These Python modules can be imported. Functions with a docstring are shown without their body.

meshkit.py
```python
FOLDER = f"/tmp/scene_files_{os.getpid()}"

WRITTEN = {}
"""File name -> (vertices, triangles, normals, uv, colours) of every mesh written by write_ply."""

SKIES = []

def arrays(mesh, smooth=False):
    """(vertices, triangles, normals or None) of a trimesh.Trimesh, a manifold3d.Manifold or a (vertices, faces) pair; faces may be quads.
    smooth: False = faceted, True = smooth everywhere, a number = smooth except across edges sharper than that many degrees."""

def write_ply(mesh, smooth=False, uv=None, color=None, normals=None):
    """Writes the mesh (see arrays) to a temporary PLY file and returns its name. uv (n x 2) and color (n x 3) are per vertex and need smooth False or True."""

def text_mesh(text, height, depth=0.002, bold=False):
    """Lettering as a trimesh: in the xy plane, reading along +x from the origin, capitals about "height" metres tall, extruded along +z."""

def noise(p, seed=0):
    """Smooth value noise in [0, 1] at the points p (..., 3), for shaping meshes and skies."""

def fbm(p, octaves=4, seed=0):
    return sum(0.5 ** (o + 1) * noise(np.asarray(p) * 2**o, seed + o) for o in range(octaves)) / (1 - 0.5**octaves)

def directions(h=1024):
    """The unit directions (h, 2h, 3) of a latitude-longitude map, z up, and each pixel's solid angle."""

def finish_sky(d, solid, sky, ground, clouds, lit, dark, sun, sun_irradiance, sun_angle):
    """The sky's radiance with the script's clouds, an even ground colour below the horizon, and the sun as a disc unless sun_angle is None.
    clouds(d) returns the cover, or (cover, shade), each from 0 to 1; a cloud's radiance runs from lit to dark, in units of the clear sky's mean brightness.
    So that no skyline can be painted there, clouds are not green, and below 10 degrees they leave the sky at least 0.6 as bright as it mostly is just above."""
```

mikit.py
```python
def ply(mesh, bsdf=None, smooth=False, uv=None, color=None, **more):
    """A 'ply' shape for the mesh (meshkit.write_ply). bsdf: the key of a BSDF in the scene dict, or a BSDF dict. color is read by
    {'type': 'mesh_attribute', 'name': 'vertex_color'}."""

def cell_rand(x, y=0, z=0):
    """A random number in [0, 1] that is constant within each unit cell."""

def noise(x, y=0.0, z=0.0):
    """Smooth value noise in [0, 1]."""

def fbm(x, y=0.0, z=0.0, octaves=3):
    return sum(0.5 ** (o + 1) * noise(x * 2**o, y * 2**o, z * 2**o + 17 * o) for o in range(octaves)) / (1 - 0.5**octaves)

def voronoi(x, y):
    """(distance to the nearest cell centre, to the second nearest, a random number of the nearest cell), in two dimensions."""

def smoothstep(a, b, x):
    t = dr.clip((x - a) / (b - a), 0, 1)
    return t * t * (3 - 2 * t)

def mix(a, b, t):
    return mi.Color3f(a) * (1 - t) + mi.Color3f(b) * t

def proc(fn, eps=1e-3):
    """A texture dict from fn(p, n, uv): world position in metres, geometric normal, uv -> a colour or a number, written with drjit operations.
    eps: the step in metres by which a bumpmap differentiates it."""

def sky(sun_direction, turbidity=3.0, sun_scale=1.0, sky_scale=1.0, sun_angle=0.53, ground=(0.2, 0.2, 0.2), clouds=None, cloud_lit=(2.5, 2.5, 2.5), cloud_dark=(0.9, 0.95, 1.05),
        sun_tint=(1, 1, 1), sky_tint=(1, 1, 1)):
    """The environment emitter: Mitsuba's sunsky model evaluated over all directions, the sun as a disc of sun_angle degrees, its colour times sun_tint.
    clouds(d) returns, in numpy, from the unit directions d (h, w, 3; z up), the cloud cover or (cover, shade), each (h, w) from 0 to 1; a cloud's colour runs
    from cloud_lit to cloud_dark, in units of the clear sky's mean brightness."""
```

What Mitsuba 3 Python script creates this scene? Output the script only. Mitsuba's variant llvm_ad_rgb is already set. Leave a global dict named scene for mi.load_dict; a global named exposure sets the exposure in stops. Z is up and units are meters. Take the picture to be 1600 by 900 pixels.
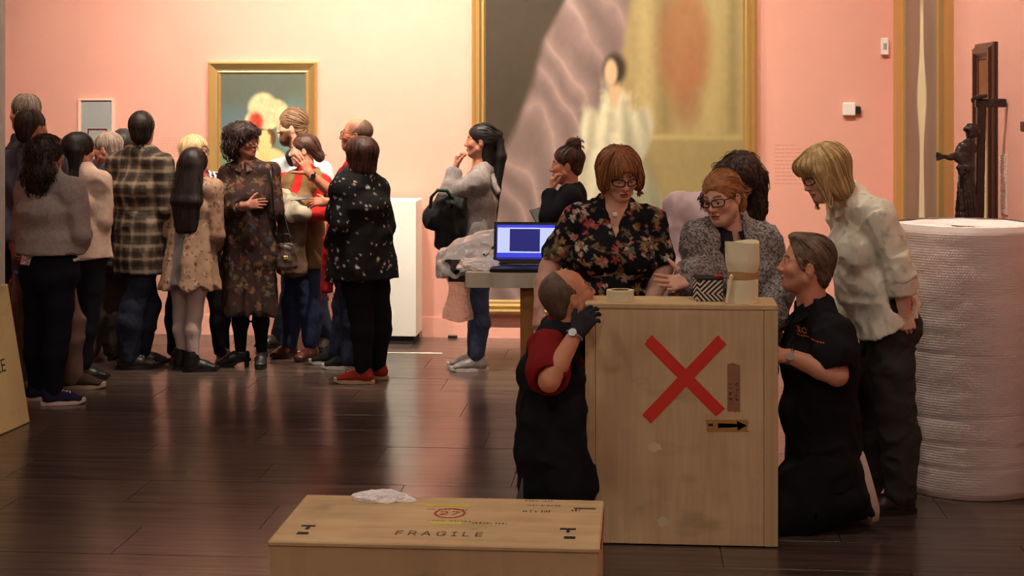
import math, random
import numpy as np
import trimesh
import mitsuba as mi
import drjit as dr
import mikit
import meshkit
from mikit import noise as tnoise, fbm as tfbm, smoothstep as tsm, cell_rand, mix as tmix

# ------------------------------------------------------------------ camera, lamps, exposure
F, CX, HY, HC = 2500.0, 800.0, 150.0, 1.867          # focal length, centre column and horizon row in pixels, eye height in metres
TH = math.atan(200.0 / F)                             # the room is turned this much against the view
CT, ST = math.cos(TH), math.sin(TH)
RIGHT, FWD = np.array([CT, ST, 0.0]), np.array([-ST, CT, 0.0])
exposure = 0.0
scene, labels = {}, {}
T4 = mi.ScalarTransform4f
scene['camera'] = {'type': 'perspective', 'fov': math.degrees(2 * math.atan(800.0 / F)), 'fov_axis': 'x', 'principal_point_offset_y': (450.0 - HY) / 900.0,
                   'near_clip': 0.1, 'far_clip': 60.0, 'to_world': T4().look_at(origin=[0, 0, HC], target=[FWD[0], FWD[1], HC], up=[0, 0, 1])}

WALL_Y, WALL_X, LEFT_X, BACK_Y, CEIL = 12.30, 1.92, -6.2, -3.0, 4.6


def spot(name, pos, target, rgb, power, cutoff=30, beam=12):
    scene[name] = {'type': 'spot', 'to_world': T4().look_at(origin=list(pos), target=list(target), up=[0, 0.3, 1]),
                   'intensity': {'type': 'rgb', 'value': [power * c for c in rgb]}, 'cutoff_angle': cutoff, 'beam_width': beam}


WARM = (1.0, 0.87, 0.70)
# track spots on the far wall and the pictures, all hanging from the ceiling in front of the wall
for i, (tx, tz, pw) in enumerate([(-3.9, 1.6, 24), (-2.9, 1.4, 28), (-2.1, 1.2, 34), (-1.4, 0.9, 48), (-0.2, 1.7, 18), (0.6, 1.6, 15), (1.4, 1.7, 11)]):
    spot('wall_spot_%d' % i, (tx, 9.9, 4.35), (tx, WALL_Y, tz), WARM, pw, 46, 18)
spot('wall_spot_9', (0.1, 9.3, 4.35), (1.9, 10.4, 1.8), WARM, 13, 40, 16)
spot('wall_spot_10', (0.4, 7.6, 4.35), (1.9, 8.6, 1.8), WARM, 28, 42, 16)


def lamp_disc(name, x, y, r, power, rgb=(1.0, 0.89, 0.77)):
    scene[name] = {'type': 'disk', 'to_world': T4().translate([x, y, CEIL - 0.02]).rotate([1, 0, 0], 180).scale(r),
                   'emitter': {'type': 'area', 'radiance': {'type': 'rgb', 'value': [power * c for c in rgb]}},
                   'bsdf': {'type': 'diffuse', 'reflectance': {'type': 'rgb', 'value': 0.5}}}
    labels[name] = {'label': 'round lamp flush in the ceiling, outside the picture', 'category': 'ceiling lamp', 'group': 'round ceiling lamps'}


for i, (x, y, pw) in enumerate([(-0.4, 0.9, 84), (1.1, 5.3, 31), (-2.6, 4.4, 44), (-2.4, 8.2, 30)]):
    lamp_disc('ceiling_lamp' + ('_%03d' % i if i else ''), x, y, 0.30, pw)

# ------------------------------------------------------------------ small helpers


def lin(c):
    c = np.asarray(c, float) / 255.0
    return np.where(c <= 0.04045, c / 12.92, ((c + 0.055) / 1.055) ** 2.4)


def tl(c):
    return [float(v) for v in lin(c)]


def rgb(c):
    return {'type': 'rgb', 'value': [float(v) for v in lin(c)]}


def C(px, py, D):
    """Pixel and depth -> camera-aligned frame (x right, y depth, z up)."""
    return np.array([(px - CX) / F * D, D, HC - (py - HY) / F * D])


def c2w(v):
    v = np.asarray(v, float)
    return v[..., :1] * RIGHT + v[..., 1:2] * FWD + v[..., 2:3] * np.array([0, 0, 1.0])


def W(px, py, D):
    return c2w(C(px, py, D))


def G(px, py):
    """Floor point seen at a pixel."""
    return W(px, py, F * HC / (py - HY))


def on_y(px, py, Y):
    k = (px - CX) / F
    return W(px, py, Y / (CT + k * ST))


def on_x(px, py, X):
    k = (px - CX) / F
    return W(px, py, X / (-ST + k * CT))


def key(name):
    if name not in scene and name not in labels:
        return name
    i = 1
    while '%s_%03d' % (name, i) in scene or '%s_%03d' % (name, i) in labels:
        i += 1
    return '%s_%03d' % (name, i)


def tag(k, label=None, cat=None, group=None, kind=None):
    d = labels.setdefault(k, {})
    for a, b in (('label', label), ('category', cat), ('group', group), ('kind', kind)):
        if b:
            d[a] = b
    return k


def thing(name, label, cat, group=None):
    return tag(key(name), label, cat, group)


def put(parent, name, mesh, bsdf, smooth=False, label=None, color=None, **kw):
    """A part under its thing."""
    k = key(parent + '__' + name)
    scene[k] = mikit.ply(mesh, bsdf, smooth=smooth, color=color, **kw)
    if label:
        tag(k, label)
    return k


def box(lo, hi):
    lo, hi = np.minimum(lo, hi), np.maximum(lo, hi)
    m = trimesh.creation.box(extents=hi - lo)
    m.apply_translation((np.asarray(lo) + hi) / 2)
    return m


def bbox_bevel(lo, hi, b=0.004):
    """Box with chamfered edges."""
    lo, hi = np.minimum(lo, hi).astype(float), np.maximum(lo, hi).astype(float)
    b = min(b, 0.45 * float((hi - lo).min()))
    pts = []
    for sx in (0, 1):
        for sy in (0, 1):
            for sz in (0, 1):
                c = np.array([(lo, hi)[sx][0], (lo, hi)[sy][1], (lo, hi)[sz][2]])
                d = np.array([1 - 2 * sx, 1 - 2 * sy, 1 - 2 * sz]) * b
                for a in range(3):
                    q = c + d
                    q[a] = c[a]
                    pts.append(q)
    return trimesh.convex.convex_hull(np.array(pts))


def rotz(m, ang, about):
    m.apply_transform(trimesh.transformations.rotation_matrix(ang, [0, 0, 1], about))
    return m


def tube(pts, r, n=8, close=True):
    p = np.asarray(pts, float)
    r = np.broadcast_to(r, (len(p),))
    t = np.gradient(p, axis=0)
    t /= np.linalg.norm(t, axis=1, keepdims=True) + 1e-12
    a = np.cross(t, [0.31, 0.17, 0.93])
    a /= np.linalg.norm(a, axis=1, keepdims=True) + 1e-12
    b = np.cross(t, a)
    an = np.arange(n) * 2 * np.pi / n
    v = (p[:, None] + r[:, None, None] * (np.cos(an)[None, :, None] * a[:, None] + np.sin(an)[None, :, None] * b[:, None])).reshape(-1, 3)
    i, j = np.meshgrid(np.arange(len(p) - 1), np.arange(n), indexing='ij')
    q = np.stack([i * n + j, i * n + (j + 1) % n, (i + 1) * n + (j + 1) % n, (i + 1) * n + j], -1).reshape(-1, 4)
    f = np.vstack([q[:, [0, 1, 2]], q[:, [0, 2, 3]]])
    v = np.vstack([v, p[:1], p[-1:]])
    k, e = np.arange(n), len(p) * n
    f = np.vstack([f, np.stack([(k + 1) % n, k, k * 0 + e], 1), np.stack([k + e - n, (k + 1) % n + e - n, k * 0 + e + 1], 1)])
    return trimesh.Trimesh(v, f, process=False)


def cat(ms):
    return trimesh.util.concatenate(ms)


def lathe(profile, n=48):
    return trimesh.creation.revolve(np.asarray(profile, float), sections=n)


def grid_mesh(nu, nv, fn):
    u, v = np.meshgrid(np.linspace(0, 1, nu), np.linspace(0, 1, nv), indexing='ij')
    P = fn(u.ravel(), v.ravel())
    i, j = np.meshgrid(np.arange(nu - 1), np.arange(nv - 1), indexing='ij')
    a = (i * nv + j).ravel()
    f = np.vstack([np.stack([a, a + nv, a + nv + 1], 1), np.stack([a, a + nv + 1, a + 1], 1)])
    return trimesh.Trimesh(P, f, process=False)


def vnoise(P, f=1.0, seed=0):
    return meshkit.noise(np.asarray(P) * f, seed)


def vfbm(P, f=1.0, o=3, seed=0):
    return meshkit.fbm(np.asarray(P) * f, o, seed)


def sst(a, b, x):
    t = np.clip((x - a) / (b - a), 0, 1)
    return t * t * (3 - 2 * t)


# ------------------------------------------------------------------ materials
def mat(name, base, rough=0.6, metal=0.0, spec=0.5, **kw):
    scene[name] = {'type': 'principled', 'base_color': base if isinstance(base, dict) else rgb(base), 'roughness': rough, 'metallic': metal, 'specular': spec, **kw}
    return name


VC = {'type': 'mesh_attribute', 'name': 'vertex_color'}
mat('m_skin', VC, 0.5, spec=0.35)
mat('m_cloth', VC, 0.85, spec=0.15)
mat('m_sheer', VC, 0.6, spec=0.3)
scene['m_cloth2'] = {'type': 'twosided', 'bsdf': {'type': 'ref', 'id': 'm_cloth'}}
mat('m_hair', VC, 0.5, spec=0.3)
mat('m_leather', VC, 0.4, spec=0.5)
mat('m_paint', VC, 0.55, spec=0.25)
mat('m_eye', VC, 0.12, spec=0.5)
mat('m_black', (22, 22, 24), 0.45)
mat('m_black_matt', (20, 20, 21), 0.8)
mat('m_white', (225, 222, 214), 0.5)
mat('m_steel', (190, 188, 184), 0.28, 1.0)
mat('m_gold', (208, 174, 112), 0.36, 0.7)
mat('m_gold_dark', (150, 105, 50), 0.4, 0.6)
mat('m_darkwood', (58, 30, 20), 0.3)
mat('m_red_tape', (214, 54, 42), 0.5)
mat('m_brown_tape', (150, 104, 78), 0.45)
mat('m_tan_tape', (170, 128, 66), 0.45)
mat('m_ink', (28, 26, 32), 0.7)
mat('m_ink_soft', (92, 72, 56), 0.8)
mat('m_ink_red', (176, 62, 44), 0.8)
mat('m_ink_yellow', (206, 190, 80), 0.8)
mat('m_tape_roll', (232, 220, 184), 0.6)
mat('m_foam', (238, 228, 190), 0.75)
mat('m_cloth_table', (214, 202, 180), 0.85, spec=0.1)
mat('m_plastic_white', (228, 222, 216), 0.4)
mat('m_plastic_grey', (150, 148, 146), 0.4)
mat('m_wall_text', (204, 140, 124), 0.8)
mat('m_bronze', (64, 57, 56), 0.28, 0.7)
mat('m_film', (246, 240, 236), 0.24, spec=0.8)
scene['m_film_thin'] = {'type': 'principledthin', 'base_color': rgb((240, 232, 228)), 'roughness': 0.25, 'spec_trans': 0.5, 'diff_trans': 1.0, 'eta': 1.3}
scene['m_film2'] = {'type': 'twosided', 'bsdf': {'type': 'ref', 'id': 'm_film'}}
scene['m_glass'] = {'type': 'thindielectric', 'int_ior': 1.35}


def wall_tex(p, n, uv):
    k = tfbm(p.x * 1.3 + p.y * 1.3, p.z * 1.3, 3.0)
    fine = tnoise(p.x * 160 + p.y * 160, p.z * 160, 1.0)
    return tmix(tl((214, 156, 140)), tl((219, 162, 146)), k) * (0.985 + 0.03 * fine)


mat('m_wall', mikit.proc(wall_tex), 0.85, spec=0.15)
mat('m_wall_trim', (226, 166, 148), 0.6)
mat('m_partition', (206, 200, 190), 0.8)
mat('m_ceiling', (60, 56, 54), 0.9)


def floor_tex(tone):
    def fn(p, n, uv):
        g = tfbm(p.x * 2.2, p.y * 38.0, 5.0 + tone, 4)
        s = tnoise(p.x * 7.0, p.y * 210.0, 2.0 + tone)
        b = tnoise(p.x * 1.1, p.y * 2.4, 9.0)
        return tmix(tl((44, 35, 31)), tl((86, 69, 61)), dr.clip(g * 0.75 + s * 0.3 + b * 0.25 - 0.15, 0, 1)) * (0.86 + 0.14 * tone)
    return fn


def floor_rough(p, n, uv):
    return 0.165 + 0.075 * tfbm(p.x * 1.4, p.y * 30.0, 1.0) + 0.05 * tnoise(p.x * 0.9, p.y * 0.9, 4.0)


FR = mikit.proc(floor_rough)
for i in range(3):
    scene['m_floor_%d' % i] = {'type': 'principled', 'base_color': mikit.proc(floor_tex(float(i))), 'roughness': FR, 'specular': 0.95}


def ply_tex(dark, light, seed, axis):
    """Plywood: long soft grain along one axis, scuffs."""
    def fn(p, n, uv):
        a, b = (p.x, p.z) if axis == 'z' else ((p.x, p.y) if axis == 'y' else (p.y, p.x))
        g = tfbm(a * 26.0 + p.y * 3.0, b * 2.6, seed, 4)
        fl = tnoise(a * 190.0, b * 9.0, seed + 3.0)
        m = tfbm(a * 3.2, b * 3.6, seed + 7.0, 3)
        c = tmix(tl(dark), tl(light), dr.clip(0.15 + 0.62 * g + 0.18 * fl, 0, 1))
        c = c * (0.84 + 0.32 * m)
        sc = tsm(0.71, 0.80, tnoise(a * 17.0, b * 15.0, seed + 11.0))
        c = tmix(c, c * 0.955, sc)
        dirt = tsm(0.60, 0.86, tfbm(p.x * 5.0 + seed, p.z * 11.0, p.y * 5.0, 4))
        return tmix(c, c * 0.66, dirt * 0.75)
    return fn


mat('m_ply_front', mikit.proc(ply_tex((184, 152, 112), (218, 190, 150), 3.0, 'z')), 0.7, spec=0.2)
mat('m_ply_top', mikit.proc(ply_tex((184, 150, 106), (220, 190, 144), 8.0, 'x')), 0.7, spec=0.2)
mat('m_ply_edge', mikit.proc(ply_tex((188, 154, 110), (226, 196, 152), 13.0, 'y')), 0.7, spec=0.2)
mat('m_board', mikit.proc(ply_tex((206, 186, 132), (222, 204, 152), 21.0, 'y')), 0.7, spec=0.2)
mat('m_leg_wood', mikit.proc(ply_tex((150, 96, 46), (190, 130, 70), 31.0, 'z')), 0.5)

# ------------------------------------------------------------------ room shell


def struct(name, mesh, bsdf, label=None, **kw):
    scene[name] = mikit.ply(mesh, bsdf, **kw)
    tag(name, label, None, None, 'structure')
    return name


struct('floor', box([LEFT_X, BACK_Y, -0.12], [WALL_X, WALL_Y, -0.006]), 'm_black', 'dark wooden gallery floor of wide staggered planks')
struct('wall_back', box([LEFT_X - 0.2, WALL_Y, 0], [WALL_X + 0.2, WALL_Y + 0.2, CEIL]), 'm_wall', 'salmon pink gallery wall behind the visitors')
struct('wall_right', box([WALL_X, BACK_Y, 0], [WALL_X + 0.2, WALL_Y, CEIL]), 'm_wall', 'salmon pink side wall behind the bubble wrap roll')
struct('wall_left', box([LEFT_X - 0.2, BACK_Y, 0], [LEFT_X, WALL_Y, CEIL]), 'm_wall')
struct('wall_front', box([LEFT_X - 0.2, BACK_Y - 0.2, 0], [WALL_X + 0.2, BACK_Y, CEIL]), 'm_wall')
struct('ceiling', box([LEFT_X - 0.2, BACK_Y - 0.2, CEIL], [WALL_X + 0.2, WALL_Y + 0.2, CEIL + 0.1]), 'm_ceiling')
struct('baseboard_back', cat([box([LEFT_X, WALL_Y - 0.014, 0], [WALL_X, WALL_Y, 0.150]), box([LEFT_X, WALL_Y - 0.010, 0.150], [WALL_X, WALL_Y, 0.158])]), 'm_wall_trim')
struct('baseboard_right', box([WALL_X - 0.014, 4.0, 0], [WALL_X, WALL_Y - 0.014, 0.155]), 'm_wall_trim')

# floor planks: rows run across the view, staggered joints
rng = random.Random(4)
ROW, LEN, GAP = 0.412, 1.24, 0.0036
y0 = float(G(100, 717)[1])
y0 -= math.floor((y0 - BACK_Y) / ROW) * ROW
row, yy = 0, y0
plank_meshes = {}
while yy < WALL_Y - 0.02:
    if yy > 4.1:
        x = -6.2 + ((row * 0.413 + 0.18) % 1.0) * LEN - LEN
        while x < WALL_X:
            a, b = max(x, LEFT_X), min(x + LEN, WALL_X)
            ks = [(q[1] * ST + q[0] * CT) / (q[1] * CT - q[0] * ST) for q in ((a, yy), (b, yy), (a, yy + ROW), (b, yy + ROW))]
            kmin, kmax = min(ks), max(ks)
            if b - a > 0.05 and kmax > -0.36 and kmin < 0.36:
                h = rng.uniform(-0.0006, 0.0006)
                lo, hi = np.array([a + GAP / 2, yy + GAP / 2, -0.03]), np.array([b - GAP / 2, min(yy + ROW, WALL_Y) - GAP / 2, h])
                c = 0.0002
                v = np.array([[lo[0], lo[1], lo[2]], [hi[0], lo[1], lo[2]], [hi[0], hi[1], lo[2]], [lo[0], hi[1], lo[2]],
                              [lo[0], lo[1], h - c], [hi[0], lo[1], h - c], [hi[0], hi[1], h - c], [lo[0], hi[1], h - c],
                              [lo[0] + c, lo[1] + c, h], [hi[0] - c, lo[1] + c, h], [hi[0] - c, hi[1] - c, h], [lo[0] + c, hi[1] - c, h]])
                q = []
                for s in (0, 4):
                    for k in range(4):
                        q.append([s + k, s + (k + 1) % 4, s + 4 + (k + 1) % 4, s + 4 + k])
                q.append([8, 9, 10, 11])
                put('floor', 'plank', (v, np.array(q)), 'm_floor_%d' % rng.randrange(3))
            x += LEN
    row += 1
    yy += ROW

# partition whose edge shows at the left border
pe = W(8, 400, 9.40)
struct('wall_partition', box([pe[0] - 3.0, pe[1] - 0.07, 0], [pe[0], pe[1], CEIL]), 'm_partition', 'pale grey partition end at the left border behind the leaning board')

# ------------------------------------------------------------------ pictures


def mould(w, h, prof, depth_axis, place):
    """Picture frame w x h (outer) from a profile [(inset, proud), ...]; mitred corners. place maps (u, v, proud) -> world."""
    vs, fs = [], []
    n = len(prof)
    for (cx, cz) in ((-1, -1), (1, -1), (1, 1), (-1, 1)):
        for ins, pr in prof:
            vs.append((cx * (w / 2 - ins), cz * (h / 2 - ins), pr))
    for s in range(4):
        a, b = s * n, ((s + 1) % 4) * n
        for i in range(n):
            j = (i + 1) % n
            fs.append([a + i, b + i, b + j, a + j])
    vs = np.array(vs)
    m = trimesh.Trimesh(place(vs[:, 0], vs[:, 1], vs[:, 2]), np.vstack([np.array(fs)[:, [0, 1, 2]], np.array(fs)[:, [0, 2, 3]]]), process=False)
    if m.volume < 0:
        m.invert()
    return m


def painting(name, label, place, w, h, prof, canvas_proud, canvas_inset, color_fn, frame_mat, nu, nv):
    k = thing(name, label, 'painting')
    put(k, 'frame', mould(w, h, prof, 1, place), frame_mat, smooth=False, label=None)
    cw, ch = w - 2 * canvas_inset, h - 2 * canvas_inset
    g = grid_mesh(nu, nv, lambda u, v: place((u - 0.5) * cw, (v - 0.5) * ch, np.full_like(u, canvas_proud)))
    u, v = np.meshgrid(np.linspace(0, 1, nu), np.linspace(0, 1, nv), indexing='ij')
    col = color_fn(u.ravel(), v.ravel())
    put(k, 'canvas', g, 'm_paint', smooth=True, color=np.clip(col, 0, 1), label='painted canvas')
    return k


class Paint:
    """Layers of soft colour on a canvas of unit coordinates (u right, v up)."""
    def __init__(self, u, v, base):
        self.u, self.v = u, v
        self.P = np.stack([u, v, u * 0], 1)
        self.c = np.tile(lin(base), (len(u), 1))

    def lay(self, m, c):
        m = np.clip(m, 0, 1)[:, None]
        self.c = self.c * (1 - m) + (lin(c) if not isinstance(c, np.ndarray) else c) * m
        return self

    def ell(self, cu, cv, ru, rv, soft=0.3, rot=0.0, aspect=1.0):
        x, y = (self.u - cu) * aspect, self.v - cv
        c, s = math.cos(rot), math.sin(rot)
        q = np.sqrt(((x * c + y * s) / (ru * aspect)) ** 2 + ((-x * s + y * c) / rv) ** 2)
        return 1 - sst(1 - soft, 1 + soft, q)

    def n(self, f, seed=0, su=1.0, sv=1.0):
        return vfbm(self.P * [su, sv, 1], f, 3, seed)


# the large one: seen px 737..1183, bottom of the frame row 490
a, b = on_y(737, 490, WALL_Y - 0.08), on_y(1183, 490, WALL_Y - 0.08)
LW, LZ0, LZ1 = b[0] - a[0], float(a[2]), 3.35
LCX, LCZ, LH = (a[0] + b[0]) / 2, (LZ0 + LZ1) / 2, LZ1 - LZ0


def big_paint(u, v):
    """A stand-in of the same colours: dark ground, mauve hanging cloth, ochre wall, a pale gown in soft strokes."""
    p = Paint(u, v, (70, 58, 44))
    p.lay(0.6 * p.n(3.0, 5), (50, 42, 33))
    edge = 0.46 + 0.03 * (p.n(2.0, 3) - 0.5)
    p.lay(sst(edge - 0.02, edge + 0.03, u), (164, 141, 96))
    p.lay(0.7 * sst(0.5, 0.95, u) * p.n(4, 8), (186, 168, 112))
    for c, w, col in ((0.62, 0.045, (186, 168, 116)), (0.70, 0.05, (128, 112, 70)), (0.88, 0.06, (184, 166, 112)), (0.96, 0.03, (134, 118, 76))):
        p.lay(0.7 * (1 - np.abs(u - c) / w) * sst(0.40, 0.46, v), col)
    p.lay(0.75 * p.ell(0.775, 0.66, 0.10, 0.15, 0.35) * (0.8 + 0.4 * p.n(7, 3)), (164, 100, 68))
    p.lay(0.6 * p.ell(0.78, 0.50, 0.05, 0.05, 0.6), (150, 104, 74))
    p.lay(0.6 * sst(0.44, 0.42, v) * sst(0.58, 0.64, u), (146, 128, 82))
    p.lay(0.4 * np.exp(-((v - 0.425) / 0.008) ** 2) * sst(0.6, 0.64, u), (206, 186, 128))
    # mauve cloth
    mid = 0.42 - 0.44 * np.clip(0.88 - v, 0, 1) ** 1.05
    wid = 0.10 + 0.22 * np.clip(0.92 - v, 0, 1)
    w1, w2 = p.n(2.2, 4) - 0.5, p.n(4.5, 14) - 0.5
    d = np.abs(u - mid - 0.06 + 0.10 * w1) / wid
    s = (u + 0.55 * v) * 8 + 3.2 * w1 + 1.6 * w2
    fold = 1 - np.abs(2 * (s - np.floor(s)) - 1)
    fold = 0.55 * fold ** 1.5 + 0.45 * p.n(6, 22, 1.0, 0.6)
    cl = lin((150, 124, 118))[None] * (0.45 + 0.80 * fold[:, None])
    p.lay(1 - sst(0.82, 1.06, d + 0.3 * w2), cl)
    p.lay(0.55 * sst(0.62, 0.9, fold) * (1 - sst(0.7, 0.95, d)), (178, 152, 142))
    p.v = v + 0.04
    # pale gown: wide skirt, sleeves, bodice
    gown = np.maximum.reduce([p.ell(0.50, 0.10, 0.24, 0.34, 0.10, 0.10), p.ell(0.505, 0.475, 0.075, 0.11, 0.2), p.ell(0.435, 0.46, 0.055, 0.085, 0.2, 0.5), p.ell(0.585, 0.46, 0.055, 0.085, 0.2, -0.5)])
    t = p.n(9, 12, 1.0, 0.4)
    st = 0.5 + 0.5 * np.sin((u - 0.5) / (0.25 + 0.7 * np.clip(0.5 - v, 0, 1)) * 26 + 5 * w2)
    gl = lin((206, 198, 166))[None] * (0.50 + 0.35 * t[:, None] + 0.30 * st[:, None])
    p.lay(gown, gl)
    p.lay(0.65 * p.ell(0.66, 0.16, 0.075, 0.28, 0.4, 0.30), (104, 104, 84))
    p.lay(0.45 * sst(0.5, 0.8, p.n(26, 31)) * p.ell(0.505, 0.48, 0.14, 0.13, 0.3), (226, 216, 180))
    # head turned aside, soft-edged
    p.lay(p.ell(0.505, 0.585, 0.020, 0.045, 0.3), (204, 170, 130))
    p.lay(p.ell(0.505, 0.642, 0.045, 0.040, 0.35), (56, 44, 34))
    p.lay(0.95 * p.ell(0.490, 0.632, 0.024, 0.034, 0.3), (210, 176, 138))
    p.lay(0.8 * p.ell(0.500, 0.395, 0.045, 0.014, 0.5, 0.15), (212, 178, 138))
    return 0.80 * p.c * (0.93 + 0.14 * p.n(60, 1, 1, 1))[:, None]


painting('large_painting', 'large gold-framed painting of a pale-gowned figure and mauve drapery on the pink wall', lambda x, z, d: np.stack([LCX + x, WALL_Y - d, LCZ + z], 1),
         LW, LH, [(0, 0.0), (0, 0.075), (0.02, 0.09), (0.035, 0.07), (0.06, 0.085), (0.075, 0.06), (0.09, 0.058), (0.105, 0.035), (0.105, 0.0)], 0.036, 0.10, big_paint, 'm_gold', 160, 240)

a, b = on_y(325, 97, WALL_Y - 0.05), on_y(494, 97, WALL_Y - 0.05)
SW, SZ1 = b[0] - a[0], float(a[2])
SH = 1.06
SCX, SCZ = (a[0] + b[0]) / 2, SZ1 - SH / 2


def small_paint(u, v):
    p = Paint(u, v, (92, 104, 92))
    p.lay(0.7 * sst(0.3, 0.9, v), (84, 88, 76))
    p.lay(0.8 * sst(0.5, 0.2, v) * sst(0.4, 0.0, u), (104, 128, 92))
    p.lay(0.45 * p.ell(0.18, 0.5, 0.3, 0.2, 0.5), (88, 112, 128))
    p.lay(0.45 * p.ell(0.88, 0.45, 0.2, 0.3, 0.5), (104, 140, 140))
    # pale shoulders, red dress, head under a plumed bonnet, features left out
    p.lay(p.ell(0.56, 0.16, 0.26, 0.18, 0.12), (226, 186, 128))
    p.lay(p.ell(0.52, 0.28, 0.06, 0.10, 0.2), (222, 178, 118))
    p.lay(p.ell(0.52, 0.045, 0.24, 0.10, 0.15), (196, 62, 40))
    p.lay(p.ell(0.53, 0.43, 0.125, 0.10, 0.15), (92, 62, 40))
    p.lay(p.ell(0.525, 0.395, 0.085, 0.105, 0.12), (228, 184, 126))
    for cu, cv, ru, rv in ((0.50, 0.70, 0.17, 0.13), (0.66, 0.66, 0.14, 0.11), (0.34, 0.50, 0.07, 0.15), (0.76, 0.52, 0.09, 0.13), (0.56, 0.565, 0.12, 0.06)):
        an = np.arctan2(p.v - cv, p.u - cu)
        f = lin((206, 196, 152))[None] * (0.50 + 0.30 * vfbm(p.P, 22, 3, 7)[:, None] + 0.34 * vfbm(np.stack([an * 2.2, np.hypot(p.u - cu, p.v - cv) * 16, p.u * 0 + cu * 9], 1), 1.0, 3, 5)[:, None])
        p.lay(p.ell(cu, cv, ru, rv, 0.2), f)
    p.lay(p.ell(0.42, 0.575, 0.085, 0.085, 0.35), lin((186, 70, 50))[None] * (0.55 + 0.8 * p.n(16, 9)[:, None]))
    for cu, cv in ((0.435, 0.44), (0.445, 0.40), (0.61, 0.44), (0.605, 0.40), (0.47, 0.485), (0.58, 0.485)):
        p.lay(0.8 * p.ell(cu, cv, 0.022, 0.028, 0.4), (96, 66, 44))
    return p.c * (0.94 + 0.12 * p.n(50, 1))[:, None]


painting('small_painting', 'gold-framed half-length portrait in a plumed hat hanging behind the visitors', lambda x, z, d: np.stack([SCX + x, WALL_Y - d, SCZ + z], 1),
         SW, SH, [(0, 0.0), (0, 0.05), (0.012, 0.062), (0.03, 0.05), (0.055, 0.034), (0.068, 0.03), (0.08, 0.036), (0.098, 0.02), (0.098, 0.0)], 0.022, 0.094, small_paint, 'm_gold', 120, 160)

# tall painting on the right wall
xa = WALL_X - 0.06
fa, na = on_x(1400, 300, xa), on_x(1475, 300, xa)
RW, RY, RZ0, RZ1 = float(fa[1] - na[1]), float(fa[1] + na[1]) / 2, 0.55, 3.4


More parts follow.
